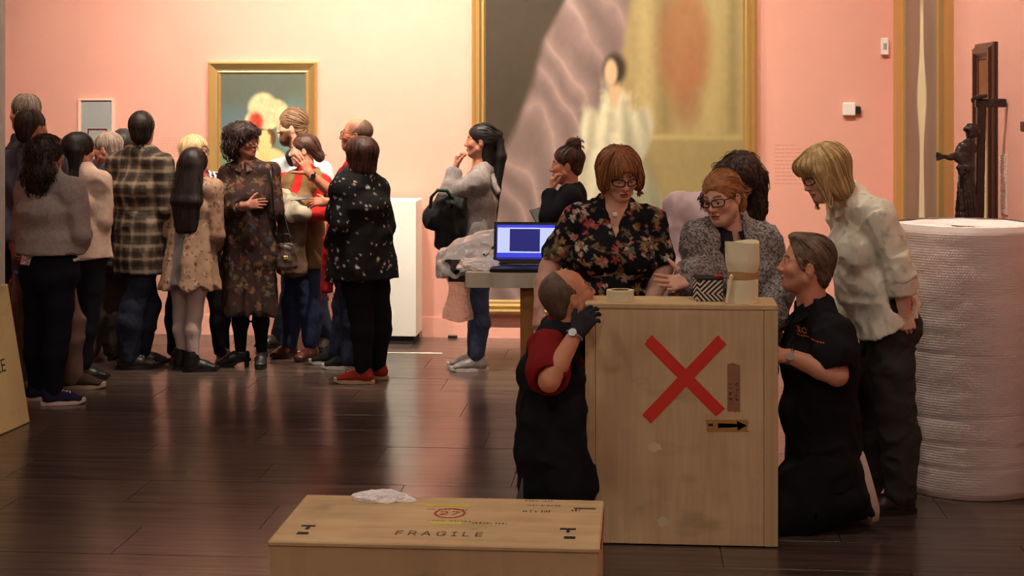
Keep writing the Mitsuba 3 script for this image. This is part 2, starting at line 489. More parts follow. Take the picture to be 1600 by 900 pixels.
def tall_paint(u, v):
    p = Paint(u, v, (124, 98, 84))
    p.lay(0.8 * p.n(5, 3, 1.0, 1.0), (146, 118, 102))
    p.lay(0.8 * sst(0.72, 1.0, u), (134, 130, 110))
    w = 0.05 + 0.09 * np.exp(-((v - 0.45) / 0.10) ** 2) + 0.05 * sst(0.35, 0.0, v)
    d = np.abs(u - 0.50) / w
    p.lay((1 - sst(0.7, 1.15, d)) * sst(0.78, 0.66, v), lin((224, 212, 174))[None] * (0.8 + 0.35 * p.n(9, 5, 2, 0.6)[:, None]))
    return p.c


painting('tall_painting', 'tall gold-framed painting with a pale upright figure on the right-hand wall', lambda x, z, d: np.stack([WALL_X - d, RY - x, (RZ0 + RZ1) / 2 + z], 1),
         RW, RZ1 - RZ0, [(0, 0.0), (0, 0.06), (0.03, 0.085), (0.09, 0.07), (0.14, 0.08), (0.2, 0.055), (0.26, 0.05), (0.28, 0.03), (0.28, 0.0)], 0.035, 0.27, tall_paint, 'm_gold', 60, 160)

xa = WALL_X - 0.045
fa, na = on_x(1517, 65, xa), on_x(1546, 65, xa)
DW, DY, DZ1 = float(fa[1] - na[1]), float(fa[1] + na[1]) / 2, float(na[2])
DH = 1.12


def dark_paint(u, v):
    p = Paint(u, v, (120, 70, 44))
    p.lay(0.8 * p.n(4, 3), (146, 92, 60))
    w = 0.10 * np.clip((0.72 - v) / 0.3, 0, 1) + 0.02
    p.lay((1 - sst(0.7, 1.2, np.abs(u - 0.55) / w)) * sst(0.74, 0.70, v), (214, 196, 150))
    return p.c


painting('dark_framed_painting', 'narrow brown picture in a dark wooden frame behind the bronze figure', lambda x, z, d: np.stack([WALL_X - d, DY - x, DZ1 - DH / 2 + z], 1),
         DW, DH, [(0, 0.0), (0, 0.022), (0.02, 0.03), (0.03, 0.045), (0.055, 0.045), (0.075, 0.028), (0.09, 0.024), (0.09, 0.0)], 0.02, 0.085, dark_paint, 'm_darkwood', 40, 90)

# pale panel at the left of the wall
a, b = on_y(125, 153, WALL_Y - 0.02), on_y(176, 153, WALL_Y - 0.02)
pk = thing('wall_panel', 'grey rectangular panel with a pale rim high on the wall at left', 'panel')
mat('m_panel_grey', (150, 152, 152), 0.6)
mat('m_panel_rim', (232, 190, 172), 0.6)
pw, pz = b[0] - a[0], float(a[2])
put(pk, 'board', box([a[0], WALL_Y - 0.012, pz - 0.62], [b[0], WALL_Y, pz]), 'm_panel_grey')
put(pk, 'rim', cat([box([a[0] - 0.015, WALL_Y - 0.024, pz - 0.02], [b[0] + 0.015, WALL_Y, pz]), box([a[0] - 0.015, WALL_Y - 0.024, pz - 0.62], [a[0] + 0.008, WALL_Y, pz - 0.021]),
                    box([b[0] - 0.008, WALL_Y - 0.024, pz - 0.62], [b[0] + 0.015, WALL_Y, pz - 0.021])]), 'm_panel_rim', label='pale rim')
q1 = on_y(137, 201, WALL_Y - 0.016)
q2 = on_y(167, 214, WALL_Y - 0.016)
fr = []
for (lo, hi) in (((q1[0], q1[2]), (q2[0], q1[2] - 0.008)), ((q1[0], q2[2]), (q1[0] + 0.008, q1[2] - 0.0085)), ((q2[0] - 0.008, q2[2]), (q2[0], q1[2] - 0.0085))):
    fr.append(box([lo[0], WALL_Y - 0.018, min(lo[1], hi[1])], [hi[0], WALL_Y - 0.012, max(lo[1], hi[1])]))
mat('m_line_red', (110, 42, 36), 0.6)
put(pk, 'sign_outline', cat(fr), 'm_line_red', label='thin dark red outline')


def wall_text(name, label, place, w, h, rows, seed):
    """Faint block of printed text: short raised dashes in rows (far too small to read)."""
    r = random.Random(seed)
    ms = []
    for i in range(rows):
        y = h / 2 - (i + 0.5) * h / rows
        x, end = -w / 2, w / 2 - (r.random() * 0.3 * w if i % 4 == 3 or i < 1 else r.random() * 0.06 * w)
        while x < end:
            l = min(r.uniform(0.015, 0.05), end - x)
            g = grid_mesh(2, 2, lambda u, v: place(x + u * l, y + (v - 0.5) * h / rows * 0.28, np.full_like(u, 0.0015)))
            ms.append(g)
            x += l + 0.007
    k = thing(name, label, 'wall text')
    tag(put(k, 'printed_lines', cat(ms), 'm_wall_text'), kind='stuff')


for nm, lb, x0, yr0, x1, yr1, rows, sd in (('wall_text', 'faint block of wall text between the plaid shirt and the small portrait', 251, 214, 301, 246, 8, 1),
                                          ('wall_text', 'faint block of wall text right of the large gold-framed painting', 1211, 224, 1256, 290, 11, 2)):
    a, b = on_y(x0, yr0, WALL_Y), on_y(x1, yr1, WALL_Y)
    wall_text(nm, lb, lambda x, z, d, a=a, b=b: np.stack([(a[0] + b[0]) / 2 + x, WALL_Y - d, (a[2] + b[2]) / 2 + z], 1), b[0] - a[0], a[2] - b[2], rows, sd)
a, b = on_x(1562, 240, WALL_X - 0.008), on_x(1573, 336, WALL_X - 0.008)
k = thing('wall_label', 'tall grey text label on the side wall right of the bronze figure', 'wall label')
mat('m_label', (206, 184, 172), 0.6)
put(k, 'card', box([WALL_X - 0.008, b[1], b[2]], [WALL_X, a[1], a[2]]), 'm_label')
ms = []
for i in range(22):
    z = a[2] - 0.02 - i * (a[2] - b[2] - 0.04) / 22
    if i % 8 != 7:
        ms.append(box([WALL_X - 0.0095, b[1] + 0.015 + 0.03 * ((i * 7) % 5) / 5, z - 0.006], [WALL_X - 0.008, a[1] - 0.015, z]))
tag(put(k, 'printed_lines', cat(ms), 'm_wall_text', label='rows of small print'), kind='stuff')
# a framed corner just entering at the right border
a = on_x(1597, 190, WALL_X - 0.02)
k = thing('dark_picture', 'dark edge of a picture at the right border', 'picture')
scene[k] = mikit.ply(bbox_bevel([WALL_X - 0.03, a[1] - 0.5, a[2] - 0.05], [WALL_X, a[1], a[2]], 0.004), 'm_darkwood')

# wall boxes
a, b = on_y(1377, 59, WALL_Y - 0.04), on_y(1389, 86, WALL_Y - 0.04)
k = thing('wall_sensor', 'small upright white sensor box high on the wall near the corner', 'sensor')
put(k, 'case', bbox_bevel([a[0], WALL_Y - 0.04, b[2]], [b[0], WALL_Y, a[2]], 0.006), 'm_plastic_white')
put(k, 'lens', bbox_bevel([a[0] + 0.016, WALL_Y - 0.046, b[2] + 0.045], [b[0] - 0.016, WALL_Y - 0.0405, b[2] + 0.09], 0.002), 'm_plastic_grey', label='small grey window')
a, b = on_y(1317, 160, WALL_Y - 0.04), on_y(1337, 181, WALL_Y - 0.04)
k = thing('thermostat', 'square white control box on the wall above the blonde woman', 'thermostat')
put(k, 'case', bbox_bevel([a[0], WALL_Y - 0.045, b[2]], [b[0], WALL_Y, a[2]], 0.008), 'm_plastic_white')
put(k, 'probe', bbox_bevel([b[0] + 0.001, WALL_Y - 0.04, b[2] + 0.015], [b[0] + 0.04, WALL_Y, a[2] - 0.03], 0.008), 'm_black', label='dark side sensor')

# white plinth beside the group
a, b = on_y(556, 532, 11.9), on_y(650, 532, 11.9)
k = thing('plinth', 'tall white display plinth between the floral jacket and the ponytailed woman', 'plinth')
zt = float(on_y(640, 314, 11.9)[2])
put(k, 'body', bbox_bevel([a[0], 11.9, 0.062], [b[0], 12.24, zt], 0.004), 'm_white')
put(k, 'base', box([a[0] + 0.02, 11.92, 0.0], [b[0] - 0.02, 12.22, 0.062]), 'm_black_matt', label='recessed black base')
# floor line
a, b = G(452, 549), G(692, 551)
k = thing('floor_line', 'thin white tape line on the floor in front of the plinth', 'floor tape')
scene[k] = mikit.ply(box([a[0], a[1] - 0.018, 0.0006], [b[0], a[1] + 0.018, 0.002]), 'm_white')
a = on_y(708, 524, WALL_Y)
k = thing('floor_socket', 'small dark socket at the foot of the wall near the ponytailed woman', 'socket')
scene[k] = mikit.ply(bbox_bevel([a[0] - 0.035, WALL_Y - 0.05, 0.002], [a[0] + 0.035, WALL_Y - 0.016, 0.022], 0.004), 'm_black')

# leaning board at lower left
a, b = G(47, 660), G(0, 681)
k = thing('leaning_board', 'pale plywood crate lid leaning on the partition at the left border', 'board')
dirv = (b - a) / np.linalg.norm(b - a)
dirv[2] = 0
nrm = np.array([-dirv[1], dirv[0], 0.0])
if nrm[0] < 0:
    nrm = -nrm
hgt = 0.80
upv = np.array([0, 0, 1.0]) * math.cos(0.17) - nrm * math.sin(0.17)
nn = np.cross(dirv, upv)
if nn[0] < 0:
    nn = -nn


def leanbox(u0, u1, v0, v1, d0, d1):
    m = bbox_bevel([u0, v0, d0], [u1, v1, d1], 0.003)
    M = np.eye(4)
    M[:3, 0], M[:3, 1], M[:3, 2], M[:3, 3] = dirv, upv, nn, a + np.array([0, 0, 0.004])
    m.apply_transform(M)
    if m.volume < 0:
        m.invert()
    return m, M


m, ML = leanbox(0, 1.3, 0, hgt, -0.028, 0)
put(k, 'panel', m, 'm_board')
tx = meshkit.text_mesh('FRAGILE', 0.07, 0.0012)
tx.apply_translation([-tx.bounds[1][0], 0, 0])
Mx = np.eye(4)
Mx[:3, 0], Mx[:3, 1], Mx[:3, 2], Mx[:3, 3] = -dirv, upv, nn, a + dirv * 0.185 + upv * 0.33 + nn * 0.0005
tx.apply_transform(Mx)
put(k, 'lettering', tx, 'm_ink', label='black stencilled lettering')

# ------------------------------------------------------------------ crates
CA, CB = G(914, 850), G(1214, 851)
UX0, UX1, UY = float(CA[0]), float(CB[0]), float(CA[1])
UZ = float(on_y(1060, 475, UY)[2])
UD = 0.26
k = UPR = thing('packing_crate', 'upright plywood packing crate marked with a red tape X', 'crate')
put(k, 'front_panel', bbox_bevel([UX0 + 0.044, UY + 0.002, 0.005], [UX1 - 0.058, UY + 0.02, UZ - 0.024], 0.002), 'm_ply_front')
put(k, 'side_panel', bbox_bevel([UX0, UY, 0.004], [UX0 + 0.0425, UY + UD, UZ - 0.024], 0.003), 'm_ply_edge')
put(k, 'side_panel', bbox_bevel([UX1 - 0.0565, UY, 0.004], [UX1, UY + UD, UZ - 0.024], 0.003), 'm_ply_edge')
put(k, 'back_panel', bbox_bevel([UX0 + 0.044, UY + UD - 0.02, 0.005], [UX1 - 0.058, UY + UD, UZ - 0.024], 0.002), 'm_ply_front')
put(k, 'lid', bbox_bevel([UX0, UY - 0.001, UZ - 0.0235], [UX1, UY + UD, UZ], 0.004), 'm_ply_top')


def ucr(px, py, off=0.0):
    p = on_y(px, py, UY)
    return np.array([p[0], UY + 0.002 - off, p[2]])


def strip(p0, p1, w, off, jag=0.006, seed=0, th=0.0012):
    """A tape strip on the crate's front with torn ends."""
    r = np.random.RandomState(seed)
    d = p1 - p0
    L = np.linalg.norm(d)
    d = d / L
    s = np.array([-d[2], 0, d[0]])
    n = 6
    e0 = r.uniform(-jag, jag, n)
    e1 = r.uniform(-jag, jag, n)
    t = np.linspace(-w / 2, w / 2, n)
    lo = [p0 + s * t[i] + d * e0[i] for i in range(n)]
    hi = [p1 + s * t[i] + d * e1[i] for i in range(n)]
    fr = np.array(lo + hi)
    v = np.vstack([fr + [0, -off - th, 0], fr + [0, -off, 0]])
    f = []
    for i in range(n - 1):
        f += [[i, i + 1, n + i + 1, n + i], [2 * n + i + 1, 2 * n + i, 3 * n + i, 3 * n + i + 1]]
        f += [[i + 1, i, 2 * n + i, 2 * n + i + 1], [n + i, n + i + 1, 3 * n + i + 1, 3 * n + i]]
    f += [[0, n, 3 * n, 2 * n], [n + n - 1, n - 1, 3 * n - 1, 4 * n - 1]]
    f = np.array(f)
    m = trimesh.Trimesh(v, np.vstack([f[:, [0, 1, 2]], f[:, [0, 2, 3]]]), process=False)
    if m.volume < 0:
        m.invert()
    return m


put(k, 'tape', strip(ucr(1013, 531), ucr(1126, 645), 0.050, 0.0003, 0.005, 1), 'm_red_tape', label='red tape stroke of the X, falling to the right')
put(k, 'tape', strip(ucr(1128, 531), ucr(1010, 655), 0.050, 0.0020, 0.004, 2), 'm_red_tape', label='red tape stroke of the X, rising to the right')
vt = put(k, 'tape', strip(ucr(1146.5, 568), ucr(1146.5, 645), 0.052, 0.0003, 0.007, 3), 'm_brown_tape', label='upright brown tape with handwriting')
ht = put(k, 'tape', strip(ucr(1103, 665.5), ucr(1169, 665.5), 0.050, 0.0003, 0.005, 4), 'm_tan_tape', label='tan tape with a black arrow')
arr = [ucr(1122, 661.5), ucr(1122, 668.5), ucr(1153, 667.5), ucr(1152, 673), ucr(1167, 665), ucr(1151, 657.5), ucr(1152, 662.5)]
from shapely.geometry import Polygon
am = trimesh.creation.extrude_polygon(Polygon([(p[0], p[2]) for p in arr]), 0.0008, engine='earcut')
am.vertices = np.stack([am.vertices[:, 0], UY + 0.002 - 0.0016 - am.vertices[:, 2], am.vertices[:, 1]], 1)
am.invert()
put(ht, 'arrow', cat([am, strip(ucr(1107, 664), ucr(1114, 664), 0.010, 0.0016, 0.002, 6, 0.0008)]), 'm_ink', label='black marker arrow')
r = np.random.RandomState(5)
scr = []
for col, x in enumerate((1142, 1151)):
    for i in range(5 - col):
        y = 600 + col * 2 + i * 7.5
        for s in range(3):
            q0 = ucr(x + r.uniform(-3, 3), y + r.uniform(-2, 3))
            q1 = ucr(x + r.uniform(-3, 3), y + r.uniform(-3, 3))
            if np.linalg.norm(q1 - q0) > 0.002:
                scr.append(strip(q0, q1, 0.0028, 0.0016, 0.0003, 7, 0.0006))
put(vt, 'handwriting', cat(scr), 'm_ink', label='scribbled black handwriting')


def torn(px, py, w, seed):
    r = np.random.RandomState(seed)
    n = 14
    an = np.arange(n) * 2 * np.pi / n
    rad = w * r.uniform(0.5, 1.0, n)
    c = ucr(px, py)
    pg = Polygon([(c[0] + rad[i] * math.cos(an[i]), c[2] + 0.8 * rad[i] * math.sin(an[i])) for i in range(n)])
    m = trimesh.creation.extrude_polygon(pg, 0.0016, engine='earcut')
    m.vertices = np.stack([m.vertices[:, 0], UY + 0.0018 - m.vertices[:, 2], m.vertices[:, 1]], 1)
    m.invert() if m.volume < 0 else None
    return m


mat('m_paper_rest', (214, 196, 164), 0.7)
put(k, 'label_remnant', torn(1022, 698, 0.038, 1), 'm_paper_rest', label='torn white label remnant below the X')
put(k, 'label_remnant', torn(1035, 816, 0.032, 4), 'm_paper_rest', label='torn white label remnant near the bottom')
put(k, 'clasp', cat([bbox_bevel([UX0 - 0.012, UY + 0.02, 0.40], [UX0 - 0.001, UY + 0.06, 0.47], 0.003)]), 'm_steel', label='metal clasp on the left side')

# lying crate
LHT = 0.30
DL = (HC - LHT) * F / 701.0
la, lb_ = W(413, 851, DL), W(936, 851, DL)
LX0, LX1, LY0 = float(la[0]), float(la[0]) + 523 / F * DL, float((la[1] + lb_[1]) / 2)
LY1 = LY0 + 0.66
k = thing('packing_crate', 'low plywood crate lying flat in the foreground with stencilled lettering', 'crate')
put(k, 'front_panel', bbox_bevel([LX0 + 0.006, LY0 + 0.004, 0.004], [LX1 - 0.006, LY0 + 0.022, LHT - 0.02], 0.003), 'm_ply_top')
put(k, 'side_panel', bbox_bevel([LX0 + 0.004, LY0 + 0.0225, 0.004], [LX0 + 0.022, LY1 - 0.004, LHT - 0.02], 0.003), 'm_ply_edge')
put(k, 'side_panel', bbox_bevel([LX1 - 0.022, LY0 + 0.0225, 0.004], [LX1 - 0.004, LY1 - 0.004, LHT - 0.02], 0.003), 'm_ply_edge')
put(k, 'back_panel', bbox_bevel([LX0 + 0.0225, LY1 - 0.022, 0.004], [LX1 - 0.0225, LY1 - 0.004, LHT - 0.02], 0.003), 'm_ply_front')
lid = put(k, 'lid', bbox_bevel([LX0, LY0, LHT - 0.0195], [LX1, LY1, LHT], 0.005), 'm_ply_top')


def flat_text(s, h, cx, cy, m, parent, stretch=1.0, name='lettering', label=None):
    t = meshkit.text_mesh(s, h, 0.0008)
    b = t.bounds
    t.apply_translation([-(b[0][0] + b[1][0]) / 2, -(b[0][1] + b[1][1]) / 2, 0])
    t.vertices = t.vertices * [stretch, 1, 1] + [cx, cy, LHT + 0.0002]
    return put(parent, name, t, m, label=label)


def lid_pt(px, py):
    return W(px, py, (HC - LHT) * F / (py - HY))


p = lid_pt(686, 834)
flat_text('F R A G I L E', 0.055, p[0], p[1], 'm_ink_soft', lid, 0.72, label='stencilled word FRAGILE')
p = lid_pt(703, 802)
ov = trimesh.creation.annulus(0.048, 0.057, 0.0008)
ov.vertices = ov.vertices * [1.05, 1.25, 1] + [p[0], p[1], LHT + 0.0006]
put(lid, 'stamp', cat([ov, (lambda t: (t.apply_translation([p[0] - t.bounds[:, 0].mean(), p[1] - t.bounds[:, 1].mean(), LHT + 0.0002]), t)[1])(meshkit.text_mesh('27', 0.05, 0.0008))]), 'm_ink_red', label='oval red stamp')
p, q = lid_pt(672, 819), lid_pt(722, 816)
put(lid, 'marker_stroke', box([p[0], p[1], LHT + 0.0001], [q[0], q[1] + 0.006, LHT + 0.001]), 'm_ink_yellow', label='yellow marker stroke')
p, q = lid_pt(662, 791), lid_pt(735, 789)
put(lid, 'marker_stroke', box([p[0], p[1], LHT + 0.0001], [q[0], q[1] + 0.004, LHT + 0.001]), 'm_ink_yellow')
rr = random.Random(3)


def small_rows(px0, px1, py, h, seed):
    r = random.Random(seed)
    ms, x = [], lid_pt(px0, py)[0]
    x1, y = lid_pt(px1, py)[0], lid_pt(px0, py)[1]
    while x < x1:
        l = r.uniform(0.006, 0.016)
        if r.random() < 0.8:
            ms.append(box([x, y, LHT + 0.0001], [x + l * 0.5, y + h * r.uniform(0.5, 1.0), LHT + 0.0008]))
        x += l
    return ms


key_last = put(lid, 'small_print', cat(small_rows(818, 862, 783, 0.016, 1) + small_rows(818, 875, 790, 0.012, 2) + small_rows(817, 866, 800, 0.03, 3) + small_rows(893, 908, 799, 0.03, 5) + small_rows(668, 732, 796, 0.01, 7)
                            + small_rows(665, 735, 814, 0.012, 8) + small_rows(738, 800, 818, 0.02, 9)), 'm_ink_soft', label='rows of faded small print')
tag(key_last, kind='stuff')


def lid_bar(px0, px1, py, hh):
    p, q = lid_pt(px0, py), lid_pt(px1, py)
    return box([p[0], p[1] - hh / 2, LHT + 0.0001], [q[0], p[1] + hh / 2, LHT + 0.001])


put(lid, 'handling_mark', cat([lid_bar(471, 493, 821.5, 0.02), lid_bar(478, 484, 825, 0.04), lid_bar(464, 482, 833, 0.03)]), 'm_ink', label='black handling symbol at the left')
put(lid, 'handling_mark', cat([lid_bar(875, 900, 826.5, 0.02), lid_bar(885, 890, 830, 0.04), lid_bar(881, 899, 840, 0.03)]), 'm_ink', label='black handling symbol at the right')
put(lid, 'dark_scratch', lid_bar(897, 931, 794.5, 0.02), 'm_ink_soft')
mat('m_orange', (190, 84, 40), 0.6)
put(k, 'edge_strip', box([LX1 - 0.0035, LY0 + 0.2, LHT - 0.06], [LX1 + 0.001, LY1 - 0.02, LHT - 0.021]), 'm_orange', label='orange paint on the right edge')
p = lid_pt(594, 781)


def crumple(center, rx, ry, rz, seed, sub=4, amp=0.35, f=9.0, flat=True):
    m = trimesh.creation.icosphere(sub, 1.0)
    v = m.vertices.copy()
    n1 = vnoise(v + 7, 2.3, seed) - 0.5
    n2 = np.abs(vnoise(v + 3, f * 0.5, seed + 1) - 0.5)
    n3 = np.abs(vnoise(v + 5, f, seed + 2) - 0.5)
    v = v * (1 + amp * (0.9 * n1 + 0.9 * n2 + 0.5 * n3))[:, None]
    v = v * [rx, ry, rz]
    if flat:
        v[:, 2] = np.maximum(v[:, 2], -0.002)
    m.vertices = v + np.asarray(center)
    return m


k = thing('plastic_scrap', 'crumpled scrap of clear plastic film on the low crate', 'plastic film')
scene[k] = mikit.ply(cat([crumple([p[0], p[1], LHT + 0.003], 0.10, 0.05, 0.034, 3), crumple([p[0] - 0.02, p[1] - 0.03, LHT + 0.003], 0.035, 0.03, 0.03, 8), crumple([p[0] + 0.09, p[1] - 0.01, LHT + 0.003], 0.05, 0.03, 0.012, 9)]), 'm_film', smooth=25)

# things on the upright crate
tz = UZ
p = on_y(969, 470, UY + 0.09)
k = thing('tape_roll', 'roll of cream masking tape standing on the red-marked crate', 'tape roll')
m = trimesh.creation.annulus(0.038, 0.058, 0.046, sections=48)
m.apply_translation([p[0], UY + 0.08, tz + 0.024])
put(k, 'tape_body', m, 'm_tape_roll', smooth=30)
m = trimesh.creation.annulus(0.0355, 0.0378, 0.047, sections=48)
m.apply_translation([p[0], UY + 0.08, tz + 0.0242])
mat('m_card', (150, 118, 84), 0.8)
put(k, 'core', m, 'm_card', smooth=30, label='cardboard core')

# striped bag / box
p0, p1 = on_y(1086, 470, UY + 0.10), on_y(1128, 470, UY + 0.10)
zb = float(on_y(1110, 434, UY + 0.12)[2])


def zebra(p, n, uv):
    w = 3.4 * tnoise(p.x * 9.0, p.z * 9.0 + p.y * 6, 1.0)
    s = dr.sin((p.x * 0.72 - p.z * 0.9 + p.y * 0.6) * 330.0 + w * 3.0)
    g = dr.sin((p.x * 0.9 + p.z * 0.9 + p.y * 0.4) * 330.0 + w * 3.0)
    sel = tsm(0.48, 0.52, tnoise(p.x * 14.0 + 3.0, p.z * 14.0, 5.0))
    v = tsm(-0.15, 0.15, s * (1 - sel) + g * sel)
    return tmix(tl((26, 24, 24)), tl((206, 196, 178)), v)


mat('m_zebra', mikit.proc(zebra), 0.5)
k = thing('patterned_box', 'black and cream zigzag-striped box on the red-marked crate', 'box')
bl = bbox_bevel([p0[0], UY + 0.085, tz + 0.001], [p1[0], UY + 0.19, zb - 0.006], 0.004)
rotz(bl, 0.12, [(p0[0] + p1[0]) / 2, UY + 0.14, tz])
put(k, 'body', bl, 'm_zebra')
ld = bbox_bevel([p0[0] - 0.002, UY + 0.083, zb - 0.0055], [p1[0] + 0.002, UY + 0.192, zb + 0.004], 0.003)
rotz(ld, 0.12, [(p0[0] + p1[0]) / 2, UY + 0.14, tz])
put(k, 'lid', ld, 'm_black', label='dark rim')
rd = bbox_bevel([p0[0] + 0.08, UY + 0.10, zb + 0.0045], [p0[0] + 0.12, UY + 0.13, zb + 0.012], 0.002)
put(k, 'tag', rd, 'm_red_tape', label='small red tag')

# foam roll bound with tape
p = on_y(1160, 470, UY + 0.07)
fz = float(on_y(1160, 378, UY + 0.07)[2])
k = thing('foam_roll', 'rolled cream foam sheet bound with brown tape on the red-marked crate', 'foam roll')
fh = fz - tz
NT, NR = 90, 14


def foam_r(t, ang):
    base = 0.063 - 0.004 * np.exp(-((t - 0.46) / 0.07) ** 2) + 0.006 * sst(0.5, 0.7, t)
    return base * (1 + 0.04 * np.sin(2 * ang + 1.0) + 0.03 * np.sin(3 * ang + 4 * t))


outer = grid_mesh(NT, 60, lambda u, v: np.stack([p[0] + foam_r(v, u * 2 * np.pi) * np.cos(u * 2 * np.pi), UY + 0.075 + foam_r(v, u * 2 * np.pi) * np.sin(u * 2 * np.pi), tz + 0.001 + fh * v * (1 + 0.02 * np.sin(u * 6.28 * 2))], 1))
caps = grid_mesh(NT, 12, lambda u, v: np.stack([p[0] + foam_r(1.0, u * 2 * np.pi) * (1 - v) * np.cos(u * 2 * np.pi), UY + 0.075 + foam_r(1.0, u * 2 * np.pi) * (1 - v) * np.sin(u * 2 * np.pi), tz + 0.001 + fh * (1 + 0.02 * np.sin(u * 6.28 * 2) * (1 - v)) - 0.012 * np.sin(v * 18) ** 2], 1))
caps2 = grid_mesh(NT, 4, lambda u, v: np.stack([p[0] + foam_r(0.0, u * 2 * np.pi) * (1 - v) * np.cos(u * 2 * np.pi), UY + 0.075 + foam_r(0.0, u * 2 * np.pi) * (1 - v) * np.sin(u * 2 * np.pi), np.full_like(u, tz + 0.001)], 1))
scene['m_foam2'] = {'type': 'twosided', 'bsdf': {'type': 'principled', 'base_color': rgb((240, 230, 192)), 'roughness': 0.75, 'specular': 0.2}}
put(k, 'sheet', cat([outer, caps, caps2]), 'm_foam2', smooth=40)
fl = bbox_bevel([p[0] - 0.075, UY + 0.005, tz + 0.001], [p[0] - 0.06, UY + 0.03, tz + 0.125], 0.006)
fl.apply_transform(trimesh.transformations.rotation_matrix(0.16, [0, 1, 0], [p[0] - 0.07, UY + 0.02, tz]))
put(k, 'loose_flap', fl, 'm_foam', label='loose end of the foam sheet')
band = grid_mesh(NT, 6, lambda u, v: np.stack([p[0] + (foam_r(0.34 + 0.14 * v, u * 2 * np.pi) + 0.0015) * np.cos(u * 2 * np.pi), UY + 0.075 + (foam_r(0.34 + 0.14 * v, u * 2 * np.pi) + 0.0015) * np.sin(u * 2 * np.pi), tz + fh * (0.40 + 0.14 * v + 0.01 * np.cos(u * 6.28))], 1))
mat('m_band', (176, 128, 84), 0.5)
scene['m_band2'] = {'type': 'twosided', 'bsdf': {'type': 'ref', 'id': 'm_band'}}
put(k, 'tape_band', band, 'm_band2', smooth=40, label='brown tape band')

# ------------------------------------------------------------------ bubble wrap roll
RC = C(1512, 150, 7.66)
rcw = c2w(np.array([RC[0], 7.68, 0]))
RR = 0.345
RTOP = HC - 203 / F * 7.50


def bubble_bump(p, n, uv):
    a = dr.atan2(p.y - float(rcw[1]), p.x - float(rcw[0])) * RR / 0.014
    z = p.z / 0.0122
    odd = dr.floor(z) - 2 * dr.floor(z * 0.5)
    fx = a + 0.5 * odd
    fx = fx - dr.floor(fx) - 0.5
    fz = z - dr.floor(z) - 0.5
    r2 = fx * fx + fz * fz
    return dr.sqrt(dr.maximum(0.0, 0.2 - r2))


scene['m_bubble'] = {'type': 'twosided', 'bsdf': {'type': 'bumpmap', 'arbitrary': mikit.proc(bubble_bump, eps=1.5e-3), 'scale': 0.0028, 'bsdf': {'type': 'principled', 'base_color': rgb((212, 197, 190)), 'roughness': 0.32, 'specular': 0.6}}}
k = thing('bubble_wrap_roll', 'big upright roll of white bubble wrap beside the blonde woman', 'bubble wrap')
rr_ = np.random.RandomState(2)


def roll_pt(u, v):
    an = u * 2 * np.pi
    P = np.stack([np.cos(an) * 2, np.sin(an) * 2, v * 9], 1)
    rad = RR * (0.965 + 0.05 * sst(0.0, 1.0, v)) + 0.012 * (vfbm(P * [1, 1, 1.6], 1.2, 3, 4) - 0.5) - 0.02 * sst(0.975, 1.0, v) - 0.012 * sst(0.02, 0.0, v)
    for zc in (0.12, 0.19, 0.30, 0.52):
        rad = rad - 0.004 * np.exp(-((v - zc - 0.012 * np.sin(an * 1.5 + zc * 40)) / 0.006) ** 2)
    return np.stack([rcw[0] + rad * np.cos(an), rcw[1] + rad * np.sin(an), RTOP * v + 0.002], 1)


gu, gv = np.meshgrid(np.linspace(0, 1, 130), np.linspace(0, 1, 100), indexing='ij')
put(k, 'wrap', grid_mesh(130, 100, roll_pt), 'm_bubble', smooth=True, uv=np.stack([gu.ravel() * 2.26, gv.ravel() * 1.25], 1))


def spiral(t):
    return 0.05 + (RR * 0.99 - 0.05) * t


sp = []
rim = grid_mesh(160, 26, lambda u, v: np.stack([rcw[0] + (RR * 0.995 - 0.018 - v * (RR - 0.09)) * np.cos(u * 2 * np.pi), rcw[1] + (RR * 0.995 - 0.018 - v * (RR - 0.09)) * np.sin(u * 2 * np.pi), RTOP - 0.001 - 0.010 * np.abs(np.sin(v * 60 + u * 6.28)) - 0.01 * v], 1))
put(k, 'rolled_edge', rim, 'm_film2', smooth=False, label='coiled top edge of the roll')
m = trimesh.creation.annulus(0.05, 0.058, RTOP - 0.02, sections=32)
m.apply_translation([rcw[0], rcw[1], (RTOP - 0.02) / 2 + 0.001])
put(k, 'core', m, 'm_card', smooth=30, label='cardboard core')

# ------------------------------------------------------------------ table with laptop and wrap
TD = 8.60
tw0, tw1 = on_y(727, 448, 0) if False else W(727, 448, TD), W(905, 448, TD)
TX0, TX1, TY0 = float(tw0[0]), float(tw1[0]) + 0.12, float(tw0[1])
TZ = HC - (426 - HY) / F * TD
TY1 = TY0 + 0.62
k = thing('work_table', 'wooden work table under a cream cloth, holding the laptop', 'table')
put(k, 'tabletop', bbox_bevel([TX0 + 0.012, TY0 + 0.012, TZ - 0.05], [TX1 - 0.012, TY1 - 0.012, TZ - 0.012], 0.003), 'm_leg_wood')
lg = W(812, 693, 4667.5 / 543)
for (x, y) in ((lg[0], TY0 + 0.06), (lg[0] - 0.03, TY1 - 0.14), (TX1 - 0.12, TY0 + 0.06), (TX1 - 0.12, TY1 - 0.14)):
    put(k, 'leg', bbox_bevel([x, y, 0.001], [x + 0.072, y + 0.05, TZ - 0.051], 0.003), 'm_leg_wood')
put(k, 'crossbar', bbox_bevel([lg[0] + 0.02, TY0 + 0.112, 0.12], [lg[0] + 0.05, TY1 - 0.142, 0.19], 0.003), 'm_leg_wood')
k = thing('tablecloth', 'cream cloth draped over the edges of the work table', 'tablecloth')


